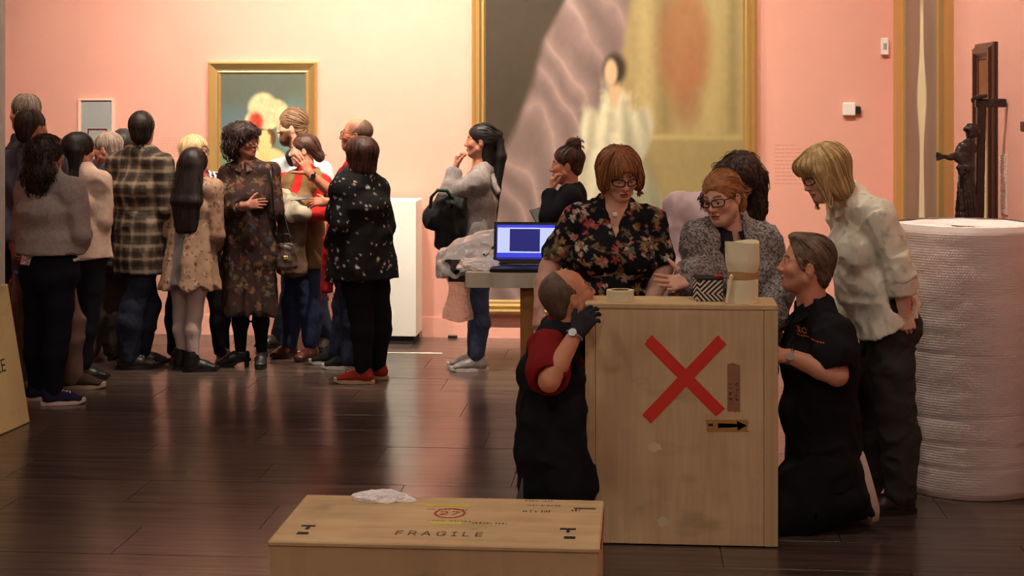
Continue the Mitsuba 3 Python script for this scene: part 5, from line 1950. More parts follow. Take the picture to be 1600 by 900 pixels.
S.cone(p.j['nk'], p.j['nk'] + nd * 0.2, 0.072, 0.10, 0.01, 's')
p.cloth('cardigan', S, CARD, folds(0.016, 13, 3, 0.5), h=0.0068)
S = Sdf(0.02)
a = p.j['elR'] + (p.j['wrR'] - p.j['elR']) * 0.55
S.cone(a, p.j['wrR'] - unit(p.j['wrR'] - p.j['elR']) * 0.012, 0.040, 0.036)
p.cloth('shirt_cuff', S, solid((66, 58, 62)), folds(0.006, 14, 2))
p.trousers(solid((40, 40, 46)), e=0.012)
for s in 'LR':
    p.shoe(s, 168, solid((36, 32, 32)), sole=(44, 42, 40))
p.done()

# --- dark-haired woman behind her
p = Person('dark curly-haired woman in a pale pink shirt bending behind the cardigan woman', 8.05, 1.68, 160, 1095, skin=(210, 150, 126), bw=1.05,
           J=dict(hd=(1156, 280, -0.06), shR=(1060, 322, 0.06), shL=(1150, 345, 0.0), elR=(1050, 405, 0.02), wrR=(1060, 460, -0.12), elL=(1178, 420, 0.02), wrL=(1160, 480, -0.1), hip=(1092, 500, 0.22), nk=(1120, 322, 0.02)))
p.body()
p.head(yaw=176, pitch=-28, roll=-12, lids=0.9, lips=(170, 90, 84))


def h18(S):
    S.ell((0, -0.018, 0.040), (0.100, 0.118, 0.098))
    S.ell((0, -0.06, -0.02), (0.115, 0.075, 0.11), k=0.03)
    for q in (-1, 1):
        S.cone((q * 0.098, -0.005, 0.03), (q * 0.120, 0.02, -0.16), 0.040, 0.050, 0.03)
    S.cone((-0.11, 0.02, -0.1), (-0.135, 0.07, -0.24), 0.045, 0.032, 0.03)
    S.ell((0, 0.115, -0.060), (0.062, 0.085, 0.112), k=0.012, mode='s')


p.hair(h18, (26, 18, 16), (70, 44, 34), amp=0.010, f=40, strand=(1, 1, 0.3), curl=0.006, curl_f=50, n=600, lk_curl=0.5)
p.glasses(hw=0.026, hh=0.018, r=0.0024)
p.top('shirt', solid((214, 186, 186), 0.05), e=0.022, hem=0.14, sleeve=1.9, fold=0.014, ff=13, seed=6, neck=0.060, arm_e=0.020, flare=0.02, collar=solid((222, 196, 194), 0.04), m='m_sheer')
p.hand('R', A3(0.1, -0.4, -1), A3(-1, -0.3, 0), curl=0.3)
p.trousers(solid((50, 46, 52)))
for s in 'LR':
    p.shoe(s, 165, solid((40, 36, 36)))
p.done()

# --- blonde woman in the white blouse
p = Person('blonde woman in a sheer white blouse leaning forward beside the bubble wrap roll', 7.24, 1.72, 84, 1385, bw=1.10, bd=1.10, skin=(228, 176, 152), hs=1.02,
           J=dict(hd=(1288, 272, -0.04), shL=(1372, 338, -0.15), shR=(1318, 328, 0.16), elL=(1407, 428, -0.21), wrL=(1413, 486, -0.20), elR=(1330, 430, 0.22), wrR=(1322, 500, 0.14), hip=(1385, 500, 0.0), nk=(1322, 312, 0.0),
                  knL=(1398, 640, -0.08), knR=(1366, 640, 0.09), anL=(1406, 772, -0.08), anR=(1352, 768, 0.12)))
p.body(fat=1.12)
p.head(yaw=100, pitch=-22, roll=4, brow=(150, 116, 80), lips=(170, 90, 84), age=0.4, lids=0.6, wide=1.04)


def h20(S):
    S.ell((0, -0.018, 0.040), (0.096, 0.116, 0.098))
    S.econe((0, -0.022, 0.03), (0, -0.030, -0.085), (0.100, 0.096), (0.090, 0.070), (1, 0, 0), 0.03)
    S.ell((0, 0.078, 0.066), (0.070, 0.040, 0.040), k=0.02)
    for q in (-1, 1):
        S.cone((q * 0.080, 0.040, 0.02), (q * 0.070, 0.055, -0.095), 0.026, 0.014, 0.02)
    S.ell((0, 0.118, -0.082), (0.054, 0.078, 0.112), k=0.010, mode='s')
    S.cone((0, 0.02, -0.08), (0, 0.03, -0.22), 0.060, 0.064, 0.012, 's')


p.hair(h20, (146, 108, 62), (228, 196, 138), amp=0.008, f=44, strand=(1, 1, 0.12), streak=130, n=500, face_z=0.036, lift=0.006, r0=0.0022)
p.glasses('m_darkwood', hw=0.026, hh=0.016, r=0.0024)
p.hand('L', A3(0.22, -0.05, -1), A3(-0.15, -1, 0.1), curl=[0.85, 0.8, 0.75, 0.75], thumb=(0.5, 0.85, -0.3), tcurl=0.4)
BL = floral((226, 218, 196), [(206, 206, 184), (214, 206, 180), (200, 202, 184)], 80, 0.010, 0.034, 8)
kk = p.top('blouse', BL, e=0.024, hem=-0.01, hem_tilt=0.5, sleeve=(1.30, 1.9), cuff=0.012, fold=0.013, ff=15, seed=3, neck=0.058, arm_e=0.022, flare=0.012, fat=1.08, belly=0.025, collar=solid((228, 218, 196), 0.04), m='m_sheer')
sh, el, wr = p.arm('L')
S = Sdf(0.01)
S.cone(el + (wr - el) * 0.20, el + (wr - el) * 0.44, 0.066, 0.062)
S.ell(el + (wr - el) * 0.30 + unit(wr - el) * 0.088, 0.074, None, 0.003, 's')
p.cloth('sleeve_cuff', S, solid((232, 222, 200), 0.04), folds(0.008, 12, 5), m='m_sheer', parent=kk)
p.trousers(solid((58, 55, 54), 0.12), e=0.014, loose=0.020, fold=0.014, ff=12, fat=1.04)
p.shoe('L', 92, solid((40, 32, 30)), sole=(30, 27, 26), boot=0.06, laces=(24, 20, 20), length=0.27)
p.shoe('R', 92, solid((40, 32, 30)), sole=(30, 27, 26), boot=0.06, length=0.27)
p.done()

# --- kneeling man in the black polo, right of the crate
p = Person('kneeling grey-haired man in a black polo shirt right of the crate', 6.98, 1.80, 82, 1290, sex='m', bw=1.10, bd=1.12, skin=(218, 154, 124), hs=1.08,
           J=dict(hd=(1258, 413, -0.02), shL=(1304, 524, -0.19), shR=(1256, 512, 0.17), elL=(1308, 586, -0.26), wrL=(1232, 556, -0.21), elR=(1248, 590, 0.20), wrR=(1222, 556, 0.05), hip=(1290, 716, 0.0), nk=(1270, 484, 0.0),
                  knL=(1226, 800, -0.10), knR=(1222, 796, 0.12), anL=(1322, 776, -0.11), anR=(1330, 790, 0.13)))
p.body(fat=1.12, neck_r=0.060)
p.head(yaw=86, pitch=6, roll=-2, brow=(96, 76, 60), lips=(168, 98, 84), age=0.5, stubble=(120, 96, 84), lids=0.35)


def h22(S):
    S.ell((0, -0.022, 0.042), (0.082, 0.100, 0.088))
    S.ell((0, -0.070, -0.030), (0.060, 0.040, 0.062), k=0.03)
    S.ell((0, 0.088, -0.03), (0.072, 0.078, 0.105), k=0.014, mode='s')
    for q in (-1, 1):
        S.ell((q * 0.088, 0.004, -0.030), (0.024, 0.028, 0.046), k=0.008, mode='s')
        S.cone((q * 0.074, 0.030, 0.02), (q * 0.076, 0.018, -0.012), 0.010, 0.007, 0.01)
    S.ell((0, 0.035, 0.105), (0.05, 0.045, 0.02), k=0.02)
    S.cut((0, -0.05, -0.082), (0, 0.4, -1), 0.01)


p.hair(h22, (74, 54, 42), (146, 120, 98), amp=0.005, f=46, strand=(1, 0.4, 0.5), streak=130, n=440, flow=(0, -0.12, -0.06), steps=9, r0=0.0020)
p.hand('L', A3(-0.9, 0.1, 0.1), A3(0.1, -0.6, 0.8), curl=0.5, scale=1.05)
kk = p.top('polo_shirt', solid((27, 26, 29), 0.10), e=0.026, hem=0.10, sleeve=(0.46, 0.6), cuff=0.020, fold=0.013, ff=13, seed=5, neck=0.070, arm_e=0.024, flare=0.01, fat=1.12, collar=solid((25, 24, 27), 0.06), belly=0.02)
# chest print: the letters and the line below them
t1 = meshkit.text_mesh('IC', 0.026, 0.0008, True)
ln = [box([0.0 + i * 0.0125, -0.016, 0], [0.009 + i * 0.0125, -0.009, 0.0008]) for i in range(8)]
tm = cat([t1] + ln)
base = C(1259, 529, p.D - 0.24)
tm = tm.subdivide_to_size(0.004)
v = tm.vertices
X = base + np.stack([v[:, 0] * 0.72, v[:, 0] * -0.2, v[:, 1] * 0.85], 1)
X = stick(p.S, X, off=0.0020) - np.outer(v[:, 2], [0, 1.0, 0])
mat('m_print', (186, 88, 40), 0.7)
put(kk, 'chest_print', (c2w(X), tm.faces), 'm_print', label='small orange chest print')
p.trousers(solid((24, 24, 27), 0.12), e=0.024, loose=0.035, fold=0.016, ff=6, kneel=True, fat=1.15)
for s, ank in (('L', C(1326, 738, 6.86)), ('R', C(1322, 770, 7.13))):
    # toes on the floor, sole turned back (to image right)
    fy = unit(A3(0.26, 0.0, -1.0))
    uz = unit(A3(-1.0, 0.0, -0.26))
    rx = np.cross(fy, uz)
    p.shoe(s, 0, solid((34, 31, 31), 0.1), sole=(206, 176, 160), Rm=np.stack([rx, fy, uz], 1), ankle=ank + A3(0.085, 0, 0.005), thick=0.026, length=0.30, m='m_cloth', sole_label='pale sneaker sole')
p.watch('L', t=0.96, face=A3(0.1, -1, 0.1))
p.done()

# --- kneeling man in red, left of the crate
p = Person('kneeling balding man in a red shirt and dark vest left of the crate', 6.78, 1.74, -82, 866, sex='m', bw=1.06, bd=1.14, skin=(206, 140, 108), hs=1.06,
           J=dict(hd=(889, 463, 0.02), shR=(853, 543, -0.13), shL=(893, 540, 0.20), elR=(858, 596, -0.33), wrR=(899, 522, -0.26), elL=(902, 610, 0.26), wrL=(906, 560, 0.34), hip=(866, 694, 0.0), nk=(880, 518, 0.02),
                  knR=(888, 812, -0.10), knL=(884, 785, 0.12), anR=(832, 828, -0.05), anL=(900, 826, 0.14)))
p.body(fat=1.05)
p.head(yaw=-70, pitch=24, roll=-4, brow=(80, 62, 50), lips=(168, 98, 84), stubble=(110, 88, 76), age=0.3, pate=None)


def h21(S):
    S.ell((0, -0.020, 0.035), (0.0775, 0.0965, 0.083))
    S.ell((0, -0.066, -0.030), (0.056, 0.036, 0.055), k=0.03)
    S.ell((0, 0.060, 0.060), (0.085, 0.098, 0.075), k=0.012, mode='s')
    S.ell((0, 0.10, -0.05), (0.085, 0.090, 0.10), k=0.012, mode='s')
    for q in (-1, 1):
        S.ell((q * 0.088, 0.004, -0.030), (0.024, 0.028, 0.046), k=0.008, mode='s')
    S.cut((0, -0.05, -0.070), (0, 0.4, -1), 0.01)


p.hair(h21, (84, 66, 54), (116, 94, 78), amp=0.0015, f=70, streak=300, n=0)
p.glasses('m_steel', hw=0.025, hh=0.017, r=0.0016)
p.hand('R', A3(0.62, 0.18, 0.78), A3(-0.35, -0.9, 0.4), curl=[0.42, 0.46, 0.5, 0.55], glove=(44, 42, 46), thumb=(0.7, 0.6, -0.4), scale=1.06)
p.top('shirt', solid((126, 26, 26), 0.10), e=0.016, hem=0.08, sleeve=(1.9, 0.74), cuff=0.020, fold=0.012, seed=7, neck=0.064, arm_e=0.022, collar=solid((96, 24, 26), 0.06))
S = Sdf(0.03)
p.torso(S, 0.030)
S.econe(p.wst, p.pel - A3(-0.03, 0, 0.16), (0.19, 0.15), (0.20, 0.18), p.lat_h, 0.05)
for s in 'LR':
    S.ell(p.j['sh' + s] + p.lat_s * (0.075 if s == 'R' else -0.075) - A3(0, 0, 0.03), (0.06, 0.06, 0.085), None, 0.012, 's')
S.econe(p.j['nk'] + A3(0, 0, 0.05) + p.cf * 0.06, p.pel + p.cf * 0.22, (0.05, 0.10), (0.09, 0.09), p.lat_s, 0.01, 's')
S.cone(p.j['nk'] + A3(0, 0, 0.01), p.j['nk'] + A3(0, 0, 0.2), 0.066, 0.09, 0.01, 's')
p.cloth('vest', S, solid((27, 27, 33), 0.14), folds(0.011, 11, 4, 0.7))
p.trousers(solid((25, 25, 30), 0.12), e=0.024, loose=0.03, fold=0.014, kneel=True, fat=1.12)
for s in 'LR':
    fy, uz = unit(A3(-0.25, 0.0, -1.0)), unit(A3(1.0, 0.0, -0.25))
    p.shoe(s, 0, solid((34, 31, 31)), sole=(90, 86, 82), Rm=np.stack([np.cross(fy, uz), fy, uz], 1), ankle=p.j['an' + s] + A3(-0.06, 0, 0.16), m='m_cloth')
p.watch('R', t=0.97, face=A3(-0.3, -1, 0.5))
p.done()

# --- ponytailed woman with the bag
p = Person('woman with a long black ponytail and grey sweater, hand at her mouth', 10.9, 1.68, 86, 735, skin=(186, 124, 100), bw=1.02,
           J=dict(hd=(750, 221, 0), shL=(748, 285, -0.15), shR=(742, 283, 0.16), elL=(700, 304, -0.20), wrL=(712, 262, -0.12), elR=(736, 335, 0.14), wrR=(722, 316, -0.06), hip=(744, 398, 0), nk=(752, 268, 0.0),
                  knL=(748, 480, -0.05), knR=(746, 480, 0.09), anL=(746, 560, -0.05), anR=(740, 555, 0.10)))
p.body()
p.head(yaw=88, pitch=2, brow=(30, 24, 22), lips=(150, 80, 74))


def h15(S):
    S.ell((0, -0.020, 0.040), (0.082, 0.104, 0.090))
    S.ell((0, -0.115, 0.050), (0.028, 0.030, 0.030), k=0.02)
    S.cone((0, -0.125, 0.05), (0, -0.150, -0.10), 0.030, 0.038, 0.02)
    S.cone((0, -0.150, -0.10), (0, -0.135, -0.33), 0.038, 0.022, 0.02)
    S.cone((0, -0.135, -0.33), (0, -0.130, -0.60), 0.020, 0.006, 0.02)
    S.econe((0, -0.04, -0.02), (0, -0.055, -0.20), (0.070, 0.055), (0.05, 0.045), (1, 0, 0), 0.03)
    face_cut(S, 0.060, 0.062)
    for q in (-1, 1):
        S.ell((q * 0.088, 0.012, -0.028), (0.024, 0.024, 0.036), k=0.008, mode='s')


p.hair(h15, (14, 12, 13), (44, 36, 34), amp=0.004, f=50, flow=(0, -0.13, 0.03), low=-0.02, steps=9)
m = tube(p.loc([[0.028 * math.cos(a), -0.122, 0.052 + 0.03 * math.sin(a)] for a in np.linspace(0, 6.28, 15)]), 0.006, 8)
p.part('hair_band', m.vertices, m.faces, 'm_plastic_white', label='pale hair band')
p.hand('L', A3(0.12, 0.1, 1), A3(-1, -0.2, 0), curl=[0.7, 0.75, 0.8, 0.8], thumb=(0.6, 0.75, -0.3), tcurl=0.3)
p.hand('R', A3(-0.9, -0.2, -0.05), A3(0, -0.6, 0.8), curl=0.7)
p.top('sweater', heather((126, 117, 115), (142, 132, 128), 420, 2), e=0.024, hem=0.02, sleeve=(1.80, 1.85), fold=0.016, ff=8, seed=4, neck=0.060, arm_e=0.015, flare=0.006)
S = Sdf(0.03)
S.econe(p.j['nk'] - p.cf * 0.03 + A3(0, 0, -0.01), p.shm - p.cf * 0.13 - A3(0, 0, 0.06), (0.08, 0.05), (0.11, 0.03), p.lat_s)
S.cone(p.j['nk'] + A3(0, 0, 0.02), p.j['nk'] + A3(0, 0, 0.2), 0.056, 0.08, 0.01, 's')
p.cloth('hood', S, heather((138, 132, 132), (160, 152, 150), 160, 3), folds(0.008, 12, 2))
p.watch('L', 'm_darkwood', t=0.90)
JEANS = heather((52, 58, 82), (64, 71, 97), 170, 3)
p.trousers(JEANS, e=0.008, loose=0.006, fold=0.008, ff=10)
p.shoe('L', 92, solid((136, 128, 124)), sole=(206, 200, 194), laces=(90, 86, 84), length=0.262)
p.shoe('R', 86, solid((136, 128, 124)), sole=(206, 200, 194), length=0.262)
pony = p
p.done()

# --- woman with the bun
p = Person('young woman with a hair bun and black jacket, hand at her mouth, holding a phone', 10.05, 1.61, 86, 888, skin=(200, 138, 114),
           J=dict(hd=(885, 258, 0), shL=(892, 312, -0.15), shR=(888, 308, 0.15), elL=(858, 338, -0.20), wrL=(861, 299, -0.10), elR=(886, 350, 0.06), wrR=(862, 342, -0.04), hip=(892, 410, 0), nk=(892, 300, 0)))
p.body()
p.head(yaw=86, pitch=-2, brow=(60, 40, 30), lips=(164, 88, 80))


def h16(S):
    S.ell((0, -0.020, 0.040), (0.081, 0.102, 0.088))
    S.ell((0, -0.050, 0.132), (0.046, 0.050, 0.042), k=0.012)
    face_cut(S, 0.058, 0.062)
    S.ell((0, -0.060, -0.03), (0.055, 0.040, 0.045), k=0.03)
    for q in (-1, 1):
        S.ell((q * 0.088, 0.006, -0.030), (0.024, 0.030, 0.042), k=0.008, mode='s')


p.hair(h16, (36, 24, 20), (92, 62, 44), amp=0.004, f=50, strand=(1, 0.4, 0.5), flow=(0, -0.06, 0.13), steps=9)
p.hand('L', A3(0.05, 0.1, 1), A3(-1, -0.3, 0), curl=[0.6, 0.65, 0.7, 0.75], thumb=(0.6, 0.75, -0.3), tcurl=0.3)
p.hand('R', A3(-1, 0.0, 0.12), A3(0.1, -0.4, -1), curl=[0.5, 0.5, 0.6, 0.7], thumb=(0.6, 0.7, -0.5))
p.top('jacket', solid((26, 26, 30), 0.12), e=0.020, hem=0.10, sleeve=(1.80, 1.9), fold=0.012, seed=3, neck=0.058, arm_e=0.020, collar=solid((30, 30, 34), 0.08))
p.trousers(solid((36, 38, 48)))
for s in 'LR':
    p.shoe(s, 88, solid((60, 56, 56)))
bun = p
p.done()

# --- woman in the dark floral jacket, seen from behind
p = Person('woman in a black jacket with small pale flowers and red sneakers, back turned', 10.46, 1.62, 48, 563, skin=(150, 98, 78), bw=1.18, bd=1.22,
           J=dict(hd=(562, 243, 0), shL=(535, 296, -0.12), shR=(588, 293, 0.12), elL=(534, 352, -0.17), wrL=(520, 382, 0.0), elR=(602, 356, 0.13), wrR=(585, 396, 0.26), hip=(566, 408, 0.0), nk=(563, 280, 0),
                  anL=(567, 576, -0.07), anR=(590, 572, 0.10), knL=(564, 492, -0.05), knR=(592, 490, 0.08)))
p.body()
p.head(yaw=60, brow=(60, 40, 30))
p.hair(hair_bob(-0.085, 0.05, 0.010, 0.058), (34, 22, 18), (92, 54, 40), amp=0.008, f=44, strand=(1, 1, 0.2))
p.top('jacket', floral((24, 22, 23), [(206, 192, 182), (170, 150, 140), (190, 168, 158)], 240, 0.004, 0.011, 3), e=0.034, hem=0.11, sleeve=1.9, fold=0.014, ff=7, seed=8, neck=0.058, arm_e=0.026, flare=0.03, crew=0.01)
p.trousers(solid((22, 21, 23), 0.1), e=0.014, loose=0.006, fold=0.008)
p.shoe('L', 84, solid((150, 50, 42)), sole=(196, 164, 134), laces=(222, 190, 170), length=0.27, m='m_cloth')
p.shoe('R', 80, solid((150, 50, 42)), sole=(196, 164, 134), length=0.265, m='m_cloth')
p.done()

# --- bald man gesturing
p = Person('bald man with glasses and a red scarf raising one hand as he talks', 11.0, 1.745, 78, 542, sex='m', skin=(176, 112, 86),
           J=dict(hd=(556, 211, 0), shL=(552, 278, -0.17), shR=(546, 274, 0.17), elR=(524, 306, 0.12), wrR=(484, 272, 0.05), elL=(548, 326, -0.22), wrL=(512, 315, -0.30), hip=(548, 395, 0), nk=(560, 258, 0),
                  anL=(548, 563, -0.06), anR=(527, 553, 0.12), knL=(548, 482, -0.06), knR=(538, 478, 0.10)))
p.body()
p.head(yaw=88, pitch=6, brow=(60, 44, 36), mouth_open=0.010, stubble=(90, 66, 54), pate=(120, 78, 60), age=0.3)


def h13(S):
    S.ell((0, -0.020, 0.034), (0.0765, 0.0955, 0.0815))
    S.ell((0, 0.050, 0.075), (0.085, 0.100, 0.075), k=0.012, mode='s')
    S.ell((0, 0.10, -0.05), (0.085, 0.095, 0.10), k=0.012, mode='s')
    for q in (-1, 1):
        S.ell((q * 0.088, 0.004, -0.030), (0.024, 0.028, 0.046), k=0.008, mode='s')
    S.cut((0, -0.05, -0.065), (0, 0.4, -1), 0.01)


p.hair(h13, (74, 54, 44), (104, 76, 62), amp=0.0015, f=60, streak=240, n=0)
p.glasses('m_darkwood', hw=0.024, hh=0.015, r=0.002)
p.hand('R', A3(-0.50, 0.05, 0.95), A3(0.6, -0.75, 0.2), curl=[0.12, 0.15, 0.2, 0.28], spread=0.16, thumb=(0.9, 0.45, -0.1), tcurl=0.0, scale=1.08)
p.hand('L', A3(-1, 0.05, 0.0), A3(0.0, -0.7, 0.7), curl=0.4)
p.top('jacket', solid((26, 28, 36), 0.1), e=0.030, hem=0.10, sleeve=(1.30, 1.10), fold=0.012, seed=3, neck=0.064, arm_e=0.026, flare=0.02)
S = Sdf(0.012)
an = np.linspace(0, 2 * np.pi, 13)
c0 = p.j['nk'] + A3(0, 0, 0.012)
for i in range(12):
    a, b = an[i], an[i + 1]
    S.cone(c0 + A3(0.072 * math.cos(a), 0.082 * math.sin(a), 0.02 * math.cos(a)), c0 + A3(0.072 * math.cos(b), 0.082 * math.sin(b), 0.02 * math.cos(b)), 0.030)
S.econe(c0 + p.cf * 0.07 + p.lat_s * 0.07, p.chs + p.cf * 0.15 + p.lat_s * 0.05, (0.034, 0.02), (0.04, 0.018), p.lat_s)
S.econe(c0 + p.cf * 0.07 - p.lat_s * 0.07, p.wst + p.cf * 0.15 - p.lat_s * 0.07, (0.034, 0.02), (0.04, 0.018), p.lat_s)
ta, tb2 = C(514, 372, 10.86), C(511, 455, 10.84)
S.econe(p.wst + p.cf * 0.15 - p.lat_s * 0.07, ta, (0.045, 0.018), (0.045, 0.018), p.lat_s)
S.econe(ta, tb2, (0.045, 0.018), (0.046, 0.02), A3(1, 0, 0))
kk = p.cloth('scarf', S, solid((150, 32, 36), 0.14), folds(0.008, 16, 4, 0.4))
fr = cat([tube([tb2 + A3(-0.040 + 0.010 * i, 0, 0.0), tb2 + A3(-0.042 + 0.0105 * i, 0.004 * math.sin(i), -0.03), tb2 + A3(-0.043 + 0.011 * i + 0.004 * math.sin(i * 2), 0, -0.062)], 0.0028, 5) for i in range(9)])
mat('m_scarf', (150, 34, 38), 0.85)
k2 = put(kk, 'fringe', (c2w(fr.vertices), fr.faces), 'm_scarf', smooth=True, label='scarf fringe')
tag(k2, kind='stuff')
S = Sdf(0.02)
S.econe(p.chs + p.cf * 0.045 + p.up * 0.05, p.wst + p.cf * 0.045, (0.10, 0.10), (0.10, 0.10), p.lat_s)
p.cloth('shirt', S, solid((40, 58, 150), 0.1))
p.watch('R', 'm_black', t=0.92)
p.watch('L', 'm_black', t=0.92)
p.trousers(heather((38, 42, 60), (46, 51, 71), 170, 3), e=0.014, loose=0.016, fold=0.010)
p.shoe('L', 88, solid((28, 27, 28)), sole=(190, 184, 178), length=0.285, m='m_cloth')
p.shoe('R', 84, solid((28, 27, 28)), sole=(190, 184, 178), length=0.285, m='m_cloth')
p.done()

# --- woman in the red sweater
p = Person('woman in a red turtleneck and olive vest with folded arms and a low bun', 11.44, 1.61, 122, 470, skin=(216, 160, 136),
           J=dict(hd=(474, 235, 0), shL=(503, 287, -0.12), shR=(448, 284, 0.13), elL=(508, 332, -0.16), wrL=(462, 334, -0.20), elR=(440, 335, 0.04), wrR=(470, 322, -0.17), hip=(472, 402, 0), nk=(480, 274, 0),
                  anL=(486, 535, -0.08), anR=(452, 538, 0.05), knL=(484, 470, -0.07), knR=(456, 470, 0.05)))
p.body()
p.head(yaw=92, pitch=-3, brow=(70, 46, 38), lips=(176, 90, 86))


def h12(S):
    S.ell((0, -0.020, 0.038), (0.080, 0.101, 0.086))
    S.ell((0, -0.115, -0.055), (0.034, 0.036, 0.040), k=0.02)
    S.cone((0, -0.085, 0.0), (0, -0.110, -0.04), 0.045, 0.034, 0.03)
    face_cut(S, 0.056, 0.064)
    for q in (-1, 1):
        S.ell((q * 0.088, 0.006, -0.028), (0.024, 0.030, 0.040), k=0.008, mode='s')


p.hair(h12, (38, 24, 20), (96, 62, 48), amp=0.004, f=50, strand=(1, 0.35, 0.6), flow=(0, -0.12, -0.05), steps=9)
p.hand('L', A3(-1, 0.0, 0.1), A3(0, -1, 0.3), curl=0.25)
RED = solid((190, 40, 36), 0.10)
p.top('sweater', RED, e=0.006, hem=0.0, sleeve=1.92, fold=0.012, seed=3, neck=0.05, arm_e=0.020)
S = Sdf(0.02)
S.cone(p.j['nk'] - A3(0, 0, 0.02), p.j['nk'] + (p.j['hd'] - p.j['nk']) * 0.34, 0.066, 0.058)
p.cloth('turtleneck', S, RED, folds(0.006, 14, 3))
S = Sdf(0.03)
p.torso(S, 0.028)
S.econe(p.wst, p.pel - A3(0, 0, 0.06), (0.16, 0.13), (0.185, 0.145), p.lat_h, 0.05)
for s, q in (('L', -1), ('R', 1)):
    S.ell(p.j['sh' + s] + p.lat_s * q * 0.055 - A3(0, 0, 0.03), (0.055, 0.055, 0.09), None, 0.012, 's')
S.econe(p.j['nk'] + A3(0, 0, 0.05) + p.cf * 0.06, p.pel + p.cf * 0.20, (0.05, 0.10), (0.05, 0.09), p.lat_s, 0.01, 's')
S.cone(p.j['nk'] + A3(0, 0, 0.0), p.j['nk'] + A3(0, 0, 0.2), 0.066, 0.09, 0.01, 's')
S.ops.append(('c', lambda P, p=p: (float(p.pel[2]) - 0.06 - P[:, 2]).astype(np.float32), None, None, 0.0))
p.cloth('vest', S, solid((120, 92, 60), 0.10), folds(0.008, 9, 4, 0.7))
p.trousers(heather((44, 52, 81), (52, 61, 91), 170, 3), e=0.014, loose=0.014, fold=0.010)
p.shoe('L', 150, solid((92, 40, 36)), sole=(50, 34, 30), length=0.25)
p.shoe('R', 140, solid((92, 40, 36)), sole=(50, 34, 30), length=0.25)
redw = p
p.done()

# --- bearded man
p = Person('bearded man in a pale grey T-shirt looking left in front of the small portrait', 11.86, 1.79, 135, 476, sex='m', skin=(222, 164, 138),
           J=dict(hd=(456, 199, 0), shL=(503, 268, -0.13), shR=(433, 264, 0.13), hip=(478, 385, 0), nk=(468, 245, 0), anL=(510, 528, -0.05), anR=(437, 525, 0.05)))
p.body()
p.head(yaw=88, pitch=-2, brow=(128, 92, 66), beard=(104, 68, 46), lids=0.4)
p.hair(hair_short(0.058, -0.06, th=0.006, vol=0.012), (84, 60, 42), (150, 116, 86), amp=0.005, f=44, strand=(1, 0.4, 0.5), flow=(0, -0.14, 0.0), steps=8)
p.hand('L', A3(0, -0.1, -1), A3(1, 0, 0))
p.hand('R', A3(0, -0.1, -1), A3(-1, 0, 0))
kk = p.top('t_shirt', solid((196, 198, 204), 0.05), e=0.020, hem=0.12, sleeve=0.85, cuff=0.020, fold=0.012, seed=3, neck=0.066, arm_e=0.020, flare=0.01)
S = Sdf(0.02)
S.econe(p.j['nk'] + A3(-0.02, -0.02, -0.03), p.j['nk'] + A3(-0.04, -0.05, 0.02), (0.075, 0.06), (0.062, 0.05), p.lat_s)
p.cloth('neck_scarf', S, solid((50, 44, 46), 0.1), folds(0.008, 14, 3))
tm = meshkit.text_mesh('20', 0.062, 0.0008, True).subdivide_to_size(0.010)
v = tm.vertices
X = C(452, 268, p.D - 0.3) + np.stack([v[:, 0] * 0.8, v[:, 0] * 0, v[:, 1]], 1)
X = stick(p.S, X, start=0.1, off=0.006) - np.outer(v[:, 2], [0, 1.0, 0])
put(kk, 'chest_print', (c2w(X), tm.faces), 'm_white', label='white numerals on the chest')
p.trousers(heather((35, 39, 52), (42, 47, 61), 170, 3), e=0.014, loose=0.016, fold=0.010)
p.shoe('L', 165, solid((66, 58, 54)), sole=(40, 36, 34), boot=0.05, length=0.285)
p.shoe('R', 125, solid((66, 58, 54)), sole=(40, 36, 34), boot=0.05, length=0.285)
p.done()

# --- woman in the long dark floral dress
p = Person('woman in a long dark floral dress with curly hair and glasses, arms crossed', 11.06, 1.68, -172, 390, skin=(150, 94, 74), bw=1.10, bd=1.05,
           J=dict(hd=(381, 222, -0.01), shR=(356, 270, 0.02), shL=(424, 268, 0.0), elR=(350, 328, -0.03), wrR=(384, 321, -0.22), elL=(431, 330, -0.04), wrL=(412, 330, 0.0), hip=(391, 398, 0), nk=(385, 258, 0),
                  anR=(376, 553, 0.0), anL=(409, 554, 0.0), knR=(375, 480, 0), knL=(407, 480, 0)))
p.body()
p.head(yaw=-112, pitch=2, brow=(40, 28, 24), lips=(150, 76, 70), age=0.3)


def h10(S):
    S.ell((0, -0.022, 0.046), (0.104, 0.122, 0.102))
    S.ell((0, -0.055, -0.035), (0.108, 0.085, 0.080), k=0.03)
    S.ell((0, 0.070, 0.070), (0.066, 0.040, 0.036), k=0.02)
    S.ell((0, 0.118, -0.070), (0.062, 0.088, 0.108), k=0.012, mode='s')
    S.cone((0, 0.02, -0.07), (0, 0.04, -0.22), 0.058, 0.064, 0.012, 's')


p.hair(h10, (22, 15, 14), (60, 38, 32), amp=0.006, f=44, strand=(1, 1, 0.6), curl=0.006, curl_f=42, n=420, lk_curl=0.6)
p.glasses('m_darkwood', hw=0.026, hh=0.019, r=0.0022)
DRESS = floral((52, 34, 30), [(98, 62, 46), (84, 72, 54), (62, 62, 72), (112, 82, 56), (84, 44, 40), (44, 38, 38), (100, 90, 78)], 620, 0.008, 0.024, 6)
zh = HC - (489 - HY) / F * 11.06
kk = p.top('dress', DRESS, e=0.014, sleeve=(1.9, 1.62), fold=0.009, seed=3, neck=0.056, arm_e=0.016, collar=DRESS, skirt=(zh, 0.158, 0.120, 0.050, 8, 0.016))
p.hand('R', A3(1, -0.1, 0.15), A3(0, -1, 0.3), curl=0.22)
p.watch('R', t=0.86)
p.trousers(solid((20, 18, 19)), e=0.002, seat=False, name='tights', fold=0.002)
p.shoe('R', 100, solid((24, 20, 20)), sole=(30, 26, 25), heel=0.035, boot=0.0)
